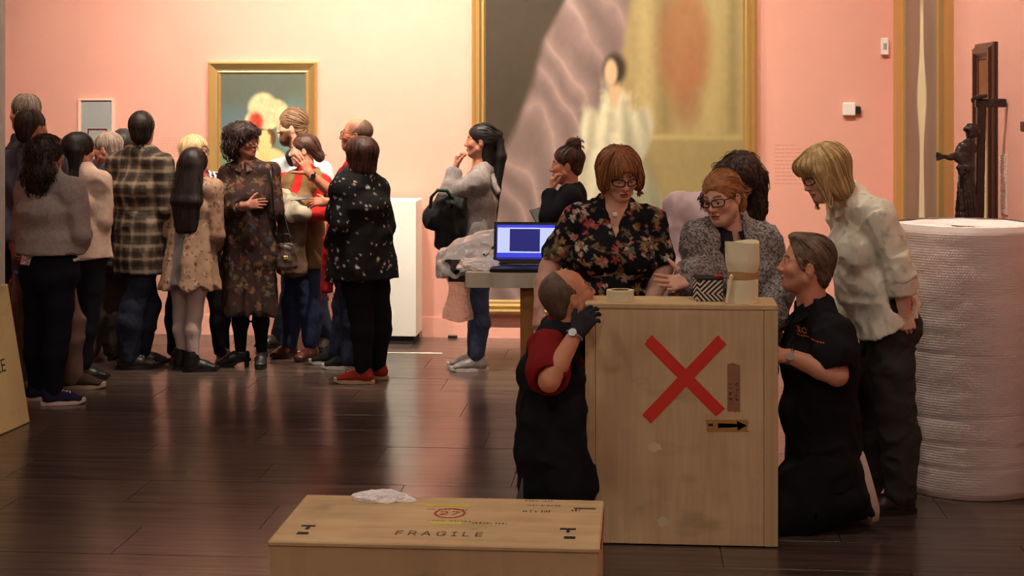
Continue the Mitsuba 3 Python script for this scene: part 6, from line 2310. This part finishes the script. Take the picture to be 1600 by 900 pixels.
p.shoe('L', -176, solid((24, 20, 20)), sole=(30, 26, 25), heel=0.035)
dressw = p
p.done()

# --- girl in the pale patterned dress
p = Person('girl with very long dark hair, beige patchwork dress, white tights and black boots', 10.9, 1.54, -28, 298, skin=(190, 132, 108), bw=0.95,
           J=dict(hd=(304, 259, 0), shL=(275, 294, 0.05), shR=(333, 294, -0.05), elL=(263, 362, 0.05), wrL=(272, 392, 0.26), elR=(338, 366, -0.05), wrR=(332, 395, 0.2), hip=(297, 408, 0.0), nk=(304, 284, 0),
                  anL=(286, 560, 0.05), anR=(302, 562, -0.06), knL=(283, 492, 0.04), knR=(304, 492, -0.04)))
p.body()
p.head(yaw=-20)
p.hair(hair_long(-0.44, 0.05, 0.010, 0.118, 0.045, -0.10), (17, 12, 12), (46, 30, 27), amp=0.007, f=40, strand=(1, 1, 0.10))


def patch(V, p=p):
    q = (V - p.pel) @ p.lat_h
    f1 = floral((156, 124, 102), [(112, 72, 56), (196, 168, 146), (96, 66, 60)], 1300, 0.004, 0.011, 4)(V)
    f2 = np.tile(lin((98, 90, 88)), (len(V), 1)) * (0.85 + 0.3 * vfbm(V * [1, 1, 0.1], 60, 2, 2))[:, None]
    f3 = floral((160, 124, 102), [(140, 84, 62), (120, 66, 56)], 500, 0.006, 0.018, 9)(V)
    m = sst(0.010, 0.0, np.abs(q - 0.005) - 0.035)[:, None]
    c = f1 * (1 - m) + f2 * m
    m3 = ((np.sin(q * 26 + 1.5) > 0.25) & (V[:, 2] < 1.1))[:, None] * 0.8
    m3 = m3 * (1 - m)
    return c * (1 - m3) + f3 * m3


p.top('dress', patch, e=0.016, sleeve=1.88, fold=0.008, seed=6, neck=0.054, arm_e=0.016, cuff=0.012, skirt=(HC - (448 - HY) / F * 10.9, 0.140, 0.110, 0.075, 9, 0.020))
p.trousers(solid((196, 172, 164), 0.04), e=0.002, seat=False, name='tights', fold=0.001)
p.shoe('L', -62, solid((24, 21, 22)), sole=(26, 24, 24), boot=0.07)
p.shoe('R', -80, solid((24, 21, 22)), sole=(26, 24, 24), boot=0.07)
p.done()

# --- blonde woman behind the girl
p = Person('blonde woman in a navy jacket with white shoulder stripes, behind the long-haired girl', 11.4, 1.60, -140, 306, skin=(206, 146, 122),
           J=dict(hd=(305, 237, 0), shL=(338, 284, 0.06), shR=(270, 288, -0.05), hip=(308, 402, 0), nk=(306, 276, 0), anR=(274, 550, 0.0), anL=(346, 550, 0.0), knR=(276, 478, 0), knL=(344, 478, 0)))
p.body()
p.head(yaw=-118, brow=(130, 100, 72))
p.hair(hair_bob(-0.06, 0.045, 0.006, 0.058), (150, 116, 78), (220, 190, 142), amp=0.006, f=44)
p.glasses(hw=0.027, hh=0.021, r=0.0028)


def stripes(V, p=p):
    c = np.tile(lin((30, 30, 40)), (len(V), 1))
    q = np.abs((V - p.shm) @ p.lat_s)
    for a in (0.105, 0.135, 0.165):
        m = (np.abs(q - a) < 0.007) & (V[:, 2] > p.chs[2] - 0.05)
        c[m] = lin((206, 200, 196))
    return c


p.top('jacket', stripes, e=0.022, hem=0.12, sleeve=1.9, fold=0.008, seed=3, neck=0.056, arm_e=0.022)
S = Sdf(0.02)
for q in (-1, 1):
    S.cone(p.j['nk'] + p.lat_s * q * 0.06 + p.cf * 0.05, p.chs + p.lat_s * q * 0.03 + p.cf * 0.15, 0.026, 0.022)
p.cloth('scarf', S, solid((190, 46, 44), 0.1))
p.hand('R', A3(0, 0, -1), A3(-1, 0, 0))
p.hand('L', A3(0, 0, -1), A3(1, 0, 0))
p.trousers(solid((24, 22, 24)), e=0.012, loose=0.008)
for s in 'LR':
    p.shoe(s, -150, solid((26, 24, 25)), sole=(30, 28, 28), boot=0.16)
p.done()

# --- man in the plaid shirt
p = Person('man in a brown and black plaid shirt and dark jeans seen from behind', 10.98, 1.765, -40, 222, sex='m', skin=(160, 104, 80),
           J=dict(hd=(221, 204, 0), shL=(184, 256, 0.09), shR=(254, 258, -0.07), elL=(180, 330, 0.10), wrL=(206, 352, 0.32), elR=(258, 330, -0.07), wrR=(248, 358, 0.18), hip=(219, 398, 0), nk=(222, 238, 0),
                  knL=(231, 478, 0.05), knR=(208, 478, -0.05), anL=(219, 552, 0.10), anR=(200, 560, -0.04)))
p.body()
p.head(yaw=10)
p.hair(hair_short(0.06, -0.07, th=0.004, vol=0.006), (18, 14, 13), (52, 38, 32), amp=0.004, f=60)
p.glasses(hw=0.026, hh=0.018, r=0.002)
p.top('shirt', plaid((96, 77, 64), (32, 27, 26), (152, 134, 114), 0.085, p.lat_h), e=0.030, hem=0.12, sleeve=1.8, fold=0.014, ff=7, seed=5, neck=0.066, arm_e=0.024, flare=0.014, collar=plaid((96, 77, 64), (32, 27, 26), (152, 134, 114), 0.085, p.lat_h))
p.trousers(heather((34, 37, 51), (41, 45, 60), 170, 3), e=0.014, loose=0.022, fold=0.012)
p.shoe('L', -68, solid((40, 34, 33)), sole=(34, 30, 29), length=0.29)
p.shoe('R', -76, solid((40, 34, 33)), sole=(34, 30, 29), length=0.29, laces=(150, 140, 130))
p.done()

# --- hidden visitor behind the plaid shirt
p = Person('dark-haired visitor mostly hidden between the grey-haired man and the plaid shirt', 11.92, 1.63, 12, 178, skin=(170, 112, 90),
           J=dict(hd=(192, 227, 0), anL=(154, 533, 0), anR=(204, 533, 0), hip=(184, 395, 0), nk=(190, 262, 0)))
p.body()
p.head(yaw=20)
p.hair(hair_bob(-0.07, 0.05, 0.006), (22, 22, 22), (66, 66, 62), amp=0.006, f=44)
p.top('jacket', solid((40, 38, 46), 0.1), e=0.02, hem=0.12, sleeve=1.9)
p.trousers(solid((30, 28, 32)), e=0.012)
p.shoe('L', -70, solid((44, 40, 40)), sole=(196, 170, 150))
p.shoe('R', -60, solid((44, 40, 40)), sole=(196, 170, 150))
p.done()

# --- older man in profile
p = Person('older man with cropped grey hair and glasses in profile, plaid shirt and khaki trousers', 11.3, 1.64, 40, 160, sex='m', skin=(190, 126, 102),
           J=dict(hd=(167, 233, 0), shL=(150, 284, -0.1), shR=(192, 282, 0.1), hip=(166, 400, 0), nk=(172, 266, 0), anL=(138, 545, -0.08), anR=(180, 548, 0.05), knL=(144, 475, -0.06), knR=(176, 475, 0.05)))
p.body()
p.head(yaw=74, pitch=-4, age=0.5, brow=(120, 100, 90))
p.hair(hair_short(0.05, -0.065), (112, 92, 82), (176, 152, 138), amp=0.003, f=60)
p.glasses(hw=0.025, hh=0.017, r=0.002)
p.top('shirt', plaid((74, 66, 84), (38, 34, 48), (176, 150, 150), 0.07, p.lat_h), e=0.022, hem=0.08, sleeve=1.9, fold=0.010, neck=0.064, arm_e=0.022, collar=solid((70, 62, 78), 0.1))
p.hand('R', A3(0.2, 0.3, -1), A3(1, 0, 0))
p.hand('L', A3(0, 0.2, -1), A3(-1, 0, 0))
p.trousers(solid((84, 72, 64), 0.1), e=0.018, loose=0.028, fold=0.014)
p.shoe('L', 20, solid((70, 52, 44)), sole=(50, 44, 40), boot=0.03, length=0.285)
p.shoe('R', -20, solid((44, 38, 36)), sole=(50, 44, 40), length=0.285)
p.done()

# --- woman in the cream sweater
p = Person('woman with long straight dark hair in a cream sweater, back turned', 10.55, 1.65, -30, 130, skin=(190, 130, 106),
           J=dict(hd=(125, 236, 0), shL=(104, 284, 0.08), shR=(156, 284, -0.06), elL=(98, 350, 0.1), wrL=(110, 385, 0.28), elR=(160, 346, -0.06), wrR=(150, 382, 0.16), hip=(130, 402, 0), nk=(127, 268, 0),
                  anL=(120, 568, 0.05), anR=(130, 572, -0.05), knL=(122, 490, 0.04), knR=(138, 490, -0.04)))
p.body()
p.head(yaw=-45)
p.hair(hair_long(-0.30, 0.05, 0.010, 0.080, 0.040, -0.075), (18, 14, 14), (48, 34, 31), amp=0.006, f=44, strand=(1, 1, 0.12))
p.top('sweater', heather((198, 168, 150), (208, 178, 159), 420, 2), e=0.026, hem=0.0, sleeve=1.85, fold=0.012, ff=8, seed=7, neck=0.058, arm_e=0.028, flare=0.02, cuff=0.012)
p.hand('R', A3(-0.1, 0.3, -1), A3(1, 0, 0))
p.trousers(solid((26, 26, 33), 0.1), e=0.010, loose=0.004)
p.shoe('L', -60, solid((30, 27, 27)), sole=(34, 30, 30))
p.shoe('R', -64, solid((30, 27, 27)), sole=(34, 30, 30))
p.done()

# --- woman in the grey sweater
p = Person('woman with curly dark hair in a grey sweater, a phone in her jeans pocket', 9.72, 1.645, -32, 78, skin=(190, 130, 106), bw=1.22, bd=1.2,
           J=dict(hd=(75, 243, 0), shL=(46, 296, 0.09), shR=(112, 298, -0.07), elL=(36, 368, 0.12), wrL=(48, 396, 0.32), elR=(126, 364, -0.08), wrR=(116, 396, 0.16), hip=(78, 424, 0.0), nk=(76, 278, 0),
                  anL=(58, 604, 0.10), anR=(84, 612, -0.05), knL=(58, 525, 0.06), knR=(90, 525, -0.06)))
p.body()
p.head(yaw=-40)


def h3(S):
    S.ell((0, -0.018, 0.040), (0.090, 0.112, 0.096))
    S.econe((0, -0.05, 0.02), (0, -0.075, -0.115), (0.100, 0.075), (0.132, 0.062), (1, 0, 0), 0.04)
    S.econe((0, -0.075, -0.115), (0.01, -0.080, -0.20), (0.132, 0.062), (0.085, 0.045), (1, 0, 0), 0.04)
    face_cut(S, 0.055, 0.06)


p.hair(h3, (18, 13, 12), (62, 40, 33), amp=0.008, f=40, strand=(1, 1, 0.4), curl=0.010, curl_f=36, n=430, lk_curl=0.6)
p.top('sweater', heather((144, 131, 126), (158, 144, 137), 420, 3), e=0.026, hem=-0.115, sleeve=1.8, fold=0.014, ff=7, seed=3, neck=0.056, arm_e=0.028, flare=0.016, cuff=0.008, fat=1.1)
jk = p.trousers(solid((22, 22, 33), 0.12), e=0.012, loose=0.002, fold=0.006, fat=1.02)
p.shoe('L', -66, solid((36, 34, 62)), sole=(214, 190, 186), laces=(200, 60, 80), m='m_cloth', length=0.262)
p.shoe('R', -74, solid((36, 34, 62)), sole=(214, 190, 186), laces=(216, 200, 200), m='m_cloth', length=0.262)
grey = p
p.done()

# --- man in the blue shirt
p = Person('man in a slate blue shirt with thinning dark hair, standing by the left border', 10.25, 1.79, -35, 66, sex='m', skin=(176, 112, 88),
           J=dict(hd=(50, 200, 0), shL=(18, 252, 0.09), shR=(84, 256, -0.08), elL=(14, 330, 0.02), wrL=(20, 382, -0.14), elR=(94, 330, 0.05), wrR=(90, 380, 0.25), hip=(62, 410, 0), nk=(52, 238, 0),
                  anL=(30, 590, 0.10), anR=(112, 592, -0.05), knL=(34, 500, 0.06), knR=(112, 505, -0.02)))
p.body()
p.head(yaw=-30, pate=None)


def h2(S):
    S.ell((0, -0.018, 0.037), (0.079, 0.099, 0.085))
    S.ell((0, -0.062, -0.030), (0.060, 0.040, 0.058), k=0.03)
    face_cut(S, 0.07, 0.066)
    S.ell((0, -0.045, 0.125), (0.032, 0.042, 0.022), k=0.008, mode='s')
    for q in (-1, 1):
        S.ell((q * 0.088, 0.002, -0.030), (0.022, 0.030, 0.045), k=0.008, mode='s')
    S.cut((0, 0, -0.070), (0, 0.35, -1), 0.01)


p.hair(h2, (28, 20, 18), (70, 48, 40), amp=0.003, f=60)
p.top('shirt', solid((86, 88, 108), 0.08), e=0.022, hem=0.05, sleeve=1.86, fold=0.014, ff=7, seed=5, neck=0.066, arm_e=0.022, collar=solid((92, 94, 114), 0.06))
p.hand('L', A3(0.15, -0.2, -1), A3(-1, -0.3, 0), curl=0.8, thumb=(0.5, 0.8, -0.4))
p.trousers(solid((104, 82, 72), 0.1), e=0.016, loose=0.018, fold=0.012)
p.shoe('L', -60, solid((62, 46, 40)), sole=(176, 150, 132), length=0.29)
p.shoe('R', -84, solid((62, 46, 40)), sole=(176, 150, 132), length=0.30, m='m_cloth')
blue = p
p.done()

# --- man at the far left edge
p = Person('grey-haired man in a dark jacket behind the man in the blue shirt', 11.0, 1.84, 80, 28, sex='m', skin=(200, 140, 116),
           J=dict(hd=(38, 177, 0), nk=(36, 222, 0), shL=(22, 246, -0.17), shR=(26, 244, 0.18), hip=(34, 380, 0)))
p.body()
p.head(yaw=70, brow=(110, 90, 80))
p.hair(hair_short(0.05, -0.06, vol=0.008), (80, 66, 58), (150, 130, 116), amp=0.008, f=40)
p.top('jacket', solid((38, 30, 32), 0.2), e=0.03, hem=0.12, sleeve=1.9, fold=0.014, collar=solid((34, 27, 28), 0.2))
p.trousers(solid((50, 44, 44)), e=0.014)
for s in 'LR':
    p.shoe(s, 80, solid((40, 34, 34)))
p.done()

# ------------------------------------------------------------------ things held and worn by the people, the bronze
def smesh(S, h, disp=None):
    S.disp = disp
    V, Fc = S.mesh(h)
    return trimesh.Trimesh(c2w(V), Fc, process=False)


# dark bag on the ponytailed woman's arm
k = thing('shoulder_bag', 'soft black and green bag hanging from the ponytailed woman\'s arm', 'bag')
S = Sdf(0.03)
S.ell(C(690, 340, 10.72), (0.115, 0.075, 0.10))
S.ell(C(703, 322, 10.70), (0.105, 0.07, 0.10))
S.ell(C(712, 352, 10.72), (0.07, 0.06, 0.10))
put(k, 'bag_body', smesh(S, 0.010, folds(0.022, 11, 3)), 'm_black_matt', smooth=True)
S = Sdf(0.03)
S.econe(C(700, 345, 10.72), C(689, 385, 10.72), (0.085, 0.05), (0.05, 0.03), A3(1, 0, 0))
put(k, 'hanging_jacket', smesh(S, 0.010, folds(0.02, 12, 5)), 'm_black', smooth=True, label='dark jacket tail hanging from the bag')
mat('m_green', (34, 54, 42), 0.7)
m = tube([C(x, y, 10.62 + d) for x, y, d in ((672, 325, 0), (674, 308, -0.02), (684, 297, -0.02), (698, 298, 0), (708, 310, 0.02))], 0.012, 8)
put(k, 'strap', trimesh.Trimesh(c2w(m.vertices), m.faces, process=False), 'm_green', smooth=True, label='dark green strap')


def slab(name, label, cat_, center, ax_u, ax_v, w, h, t, m, extra=None):
    u, v = unit(ax_u), unit(np.asarray(ax_v) - unit(ax_u) * (unit(ax_u) @ np.asarray(ax_v)))
    n = np.cross(u, v)
    bm = bbox_bevel([-w / 2, -h / 2, -t / 2], [w / 2, h / 2, t / 2], min(0.003, t * 0.3))
    M = np.stack([u, v, n], 1)
    X, f = tri(bm.vertices, bm.faces, M, center)
    kk = thing(name, label, cat_)
    put(kk, 'case', (c2w(X), f), m)
    if extra:
        bm = bbox_bevel([-w * 0.44, -h * 0.46, t / 2 + 0.0002], [w * 0.44, h * 0.46, t / 2 + 0.0012], 0.0003)
        X, f = tri(bm.vertices, bm.faces, M, center)
        put(kk, 'screen', (c2w(X), f), extra)
    return kk


slab('phone', 'dark phone held by the young woman with the hair bun', 'phone', C(841, 337, 9.93), A3(-0.35, 0.7, 0.6), A3(1, 0.3, 0.3), 0.13, 0.07, 0.009, 'm_black', 'm_plastic_grey')
scene['m_pattern'] = {'type': 'principled', 'base_color': mikit.proc(lambda p, n, uv: tmix(tl((206, 150, 132)), tl((240, 214, 200)), tsm(0.45, 0.55, tnoise(p.x * 90.0, p.y * 90.0, p.z * 90.0)))), 'roughness': 0.5}
slab('phone', 'phone in a pink patterned case in the grey sweater woman\'s back pocket', 'phone', stick(grey.S_tr, C(37, 410, 9.5)[None], start=0.4, off=0.002)[0], A3(1, 0.25, -0.22), A3(0.2, 0, 1), 0.10, 0.066, 0.010, 'm_pattern')
slab('card', 'white card sticking out of the right back pocket of the navy jeans', 'card', stick(grey.S_tr, C(106, 410, 9.5)[None], start=0.4, off=0.000)[0], A3(1, 0.1, 0.28), A3(0, 0, 1), 0.072, 0.018, 0.004, 'm_white')
slab('phone', 'dark phone held in the crossed arms of the red sweater woman', 'phone', C(470, 309, 11.10), A3(1, 0, 0.12), A3(0, 1, 0.3), 0.14, 0.07, 0.009, 'm_plastic_grey')

# water bottle in the blue-shirted man's hand
k = thing('water_bottle', 'clear plastic water bottle with a blue cap hanging from the blue-shirted man\'s hand', 'bottle')
scene['m_clear'] = {'type': 'thindielectric', 'int_ior': 1.5}
mat('m_blue', (70, 110, 190), 0.5)
t0, t1 = C(25, 427, 9.72), C(19, 464, 9.70)
ax = unit(t1 - t0)
L = float(np.linalg.norm(t1 - t0)) + 0.02
prof = [(0.0, 0.0), (0.013, 0.0), (0.0135, 0.02), (0.028, 0.045), (0.031, 0.055), (0.029, 0.085), (0.031, 0.10), (0.031, L - 0.006), (0.026, L), (0.0, L)]
lm = lathe(prof, 24)
u_ = unit(np.cross(ax, [0, 1, 0]))
M = np.stack([u_, np.cross(ax, u_), ax], 1)
X, f = tri(lm.vertices, lm.faces, M, t0)
put(k, 'bottle_body', (c2w(X), f), 'm_clear', smooth=True)
cm = trimesh.creation.cylinder(0.016, 0.02, sections=20)
cm.apply_translation([0, 0, -0.008])
X, f = tri(cm.vertices, cm.faces, M, t0)
put(k, 'cap', (c2w(X), f), 'm_blue', label='blue cap')

# coat on the red sweater woman's arms
k = thing('folded_coat', 'pale taupe coat draped over the red sweater woman\'s folded arms', 'coat')
S = Sdf(0.03)
S.econe(C(440, 318, 11.17), C(458, 330, 11.10), (0.10, 0.05), (0.10, 0.06), A3(0, 0.2, 1))
S.cone(C(434, 306, 11.2), C(474, 334, 11.10), 0.050, 0.050)
S.econe(C(455, 340, 11.16), C(455, 425, 11.18), (0.10, 0.045), (0.105, 0.04), A3(1, 0, 0))
Zc = float(C(455, 436, 11.18)[2])
V, Fc = None, None
S.disp = folds(0.018, 10, 4)
V, Fc = S.mesh(0.010)
z_ = sst(float(C(455, 345, 11.1)[2]), float(C(455, 330, 11.1)[2]), V[:, 2])[:, None]
put(k, 'coat_body', (c2w(V), Fc), 'm_cloth', smooth=True, color=np.clip(lin((104, 78, 62)) * (1 - z_) + lin((182, 168, 146)) * z_, 0, 1))

# handbag of the woman in the long dress
k = thing('handbag', 'dark brown handbag at the hip of the woman in the long dark floral dress', 'handbag')
hb = C(448, 400, 10.98)
S = Sdf(0.03)
S.econe(hb + A3(0, 0, -0.07), hb + A3(-0.004, 0, 0.07), (0.070, 0.042), (0.056, 0.026), A3(1, 0, 0), cap=0.6)
bm = smesh(S, 0.007, folds(0.012, 16, 5))
mat('m_bag', (70, 52, 44), 0.5)
put(k, 'bag_body', bm, 'm_bag', smooth=True)
m = tube([C(x, y, 10.98 + d) for x, y, d in ((436, 380, -0.02), (431, 352, -0.05), (427, 322, -0.10), (425, 290, -0.14), (423, 268, -0.10), (424, 258, -0.02), (430, 285, 0.12), (445, 340, 0.06), (456, 380, 0.02))], 0.006, 6)
put(k, 'strap', trimesh.Trimesh(c2w(m.vertices), m.faces, process=False), 'm_black', smooth=True, label='thin black strap')
m = tube([hb + A3(0.045 * math.cos(a), -0.041, 0.105 + 0.05 * math.sin(a)) for a in np.linspace(0, math.pi, 13)], 0.005, 6)
put(k, 'handle', trimesh.Trimesh(c2w(m.vertices), m.faces, process=False), 'm_black', smooth=True)
bm = bbox_bevel(hb + A3(-0.015, -0.045, -0.02), hb + A3(0.015, -0.0405, 0.005), 0.002)
put(k, 'clasp', trimesh.Trimesh(c2w(bm.vertices), bm.faces, process=False), 'm_gold')

# bronze figure on its pedestal behind the roll
SD = 8.34
sc_ = SD / F
o = C(1511, 356, SD)
ZP = float(o[2]) - 0.06
k = thing('pedestal', 'pedestal behind the bubble wrap roll carrying the bronze figure', 'pedestal')
ow = c2w(o)
put(k, 'body', bbox_bevel([ow[0] - 0.15, ow[1] - 0.13, 0.001], [ow[0] + 0.17, ow[1] + 0.13, ZP], 0.004), 'm_wall_trim')
k = thing('bronze_statue', 'dark bronze robed figure with one arm stretched out beside a tall cross', 'statue')


def b(px, py, d=0.0):
    return C(px, py, SD + d)


S = Sdf(0.018)
zt = ZP + 0.002
X0 = lambda px: (px - CX) * sc_
# robe
S.econe(A3(X0(1511), SD, zt + 0.02), b(1510, 262), (0.062, 0.06), (0.036, 0.040), A3(1, 0, 0), 0.03)
S.econe(b(1510, 262), b(1510, 228), (0.036, 0.040), (0.044, 0.036), A3(1, 0.3, 0), 0.02)
S.ell(b(1504, 246, -0.02), (0.030, 0.035, 0.030))
S.cone(b(1500, 234, -0.02), b(1519, 232, 0.02), 0.022, 0.024)
S.cone(b(1510, 226), b(1516, 214), 0.015, 0.014)
S.ell(b(1517, 203), (0.030, 0.032, 0.036))
S.ell(b(1524, 204), (0.022, 0.030, 0.030))
S.cone(b(1509, 201), b(1506, 203), 0.008, 0.005)
# outstretched arm and hand, folded sleeve
S.cone(b(1500, 240, -0.02), b(1486, 246, -0.05), 0.017, 0.013)
S.cone(b(1486, 246, -0.05), b(1470, 245, -0.08), 0.013, 0.009)
S.ell(b(1467, 244, -0.085), (0.010, 0.008, 0.013))
S.cone(b(1466, 242, -0.085), b(1464.5, 239, -0.09), 0.004, 0.003)
S.cone(b(1466, 246, -0.085), b(1464, 250, -0.09), 0.004, 0.003)
S.cone(b(1497, 248, -0.03), b(1512, 262, -0.05), 0.018, 0.024)
S.cone(b(1502, 270, -0.045), b(1497, 262, -0.05), 0.014, 0.010)


def robe(P):
    an = np.arctan2(P[:, 1] - SD, P[:, 0] - X0(1511))
    t = sst(float(b(0, 268)[2]), float(b(0, 320)[2]), P[:, 2])
    return 0.007 * t * np.sin(an * 11 + 3 * np.sin(P[:, 2] * 9)) + 0.006 * (1 - np.abs(2 * vnoise(P * [1, 1, 1.6], 38, 2) - 1) - 0.5)


S.disp = robe
V, Fc = S.mesh(0.0055)
V[:, 2] = np.maximum(V[:, 2], zt)
put(k, 'figure', (c2w(V), Fc), 'm_bronze', smooth=True)


def beam(p0, p1, w, t):
    d = unit(p1 - p0)
    L = float(np.linalg.norm(p1 - p0))
    bm = bbox_bevel([-w / 2, -t / 2, 0], [w / 2, t / 2, L], 0.004).subdivide_to_size(0.03)
    bm.vertices += (meshkit.noise(bm.vertices * 40, 2)[:, None] - 0.5) * 0.004
    u = unit(np.cross([0, 1, 0], d)) if abs(d[1]) < 0.9 else A3(1, 0, 0)
    M = np.stack([u, np.cross(d, u), d], 1)
    X, f = tri(bm.vertices, bm.faces, M, p0)
    return (c2w(X), f)


put(k, 'cross_post', beam(A3(X0(1533), SD + 0.05, zt), b(1533, 156, 0.05), 0.045, 0.045), 'm_bronze')
put(k, 'cross_arm', beam(b(1524, 161, 0.05), b(1571, 161, 0.05), 0.044, 0.040), 'm_bronze')
S = Sdf(0.008)
S.cone(b(1540, 150, 0.03), b(1528, 152, 0.03), 0.010, 0.012)
S.ell(b(1527, 153, 0.02), (0.014, 0.012, 0.012))
for i in range(4):
    S.cone(b(1523, 151 + i, 0.015 + 0.008 * i), b(1519, 155 + i, 0.012 + 0.008 * i), 0.005, 0.0045)
    S.cone(b(1519, 155 + i, 0.012 + 0.008 * i), b(1519.5, 160, 0.012 + 0.008 * i), 0.0045, 0.003)
V, Fc = S.mesh(0.003)
put(k, 'raised_hand', (c2w(V), Fc), 'm_bronze', smooth=True, label='bronze hand on the cross beam')
put(k, 'base', bbox_bevel(c2w(A3(X0(1505), SD, ZP + 0.001)) - [0.06, 0.09, 0], c2w(A3(X0(1533), SD, ZP + 0.02)) + [0.05, 0.10, 0], 0.003), 'm_bronze')

# crinkled film heaped behind the laptop
S = Sdf(0.03)
for x, y, r in ((706, 404, 0.085), (722, 398, 0.095), (742, 392, 0.10), (765, 388, 0.115), (788, 386, 0.12), (812, 392, 0.10), (834, 396, 0.09), (704, 418, 0.07)):
    S.ell(C(x, y + 6, 9.42), (r * 0.95, 0.17, r), None)
S.ops.append(('c', lambda P: (BZ + 0.002 - P[:, 2]).astype(np.float32), None, None, 0.0))


def crinkle(P):
    w = vnoise(P, 7, 3)[:, None] * 1.2
    r1 = np.abs(2 * vnoise(P * 10 + w, 1.0, 4) - 1)
    r2 = np.abs(2 * vnoise(P * 23 + w, 1.0, 5) - 1)
    r3 = np.abs(2 * vnoise(P * 50 + w, 1.0, 6) - 1)
    return 0.034 * (0.5 - r1) + 0.018 * (0.5 - r2) + 0.008 * (0.5 - r3)


hm = smesh(S, 0.0125, crinkle)
put(HEAP, 'heap', hm, 'm_film2', smooth=False)
flush()
print('people triangles', sum(STATS.values()))
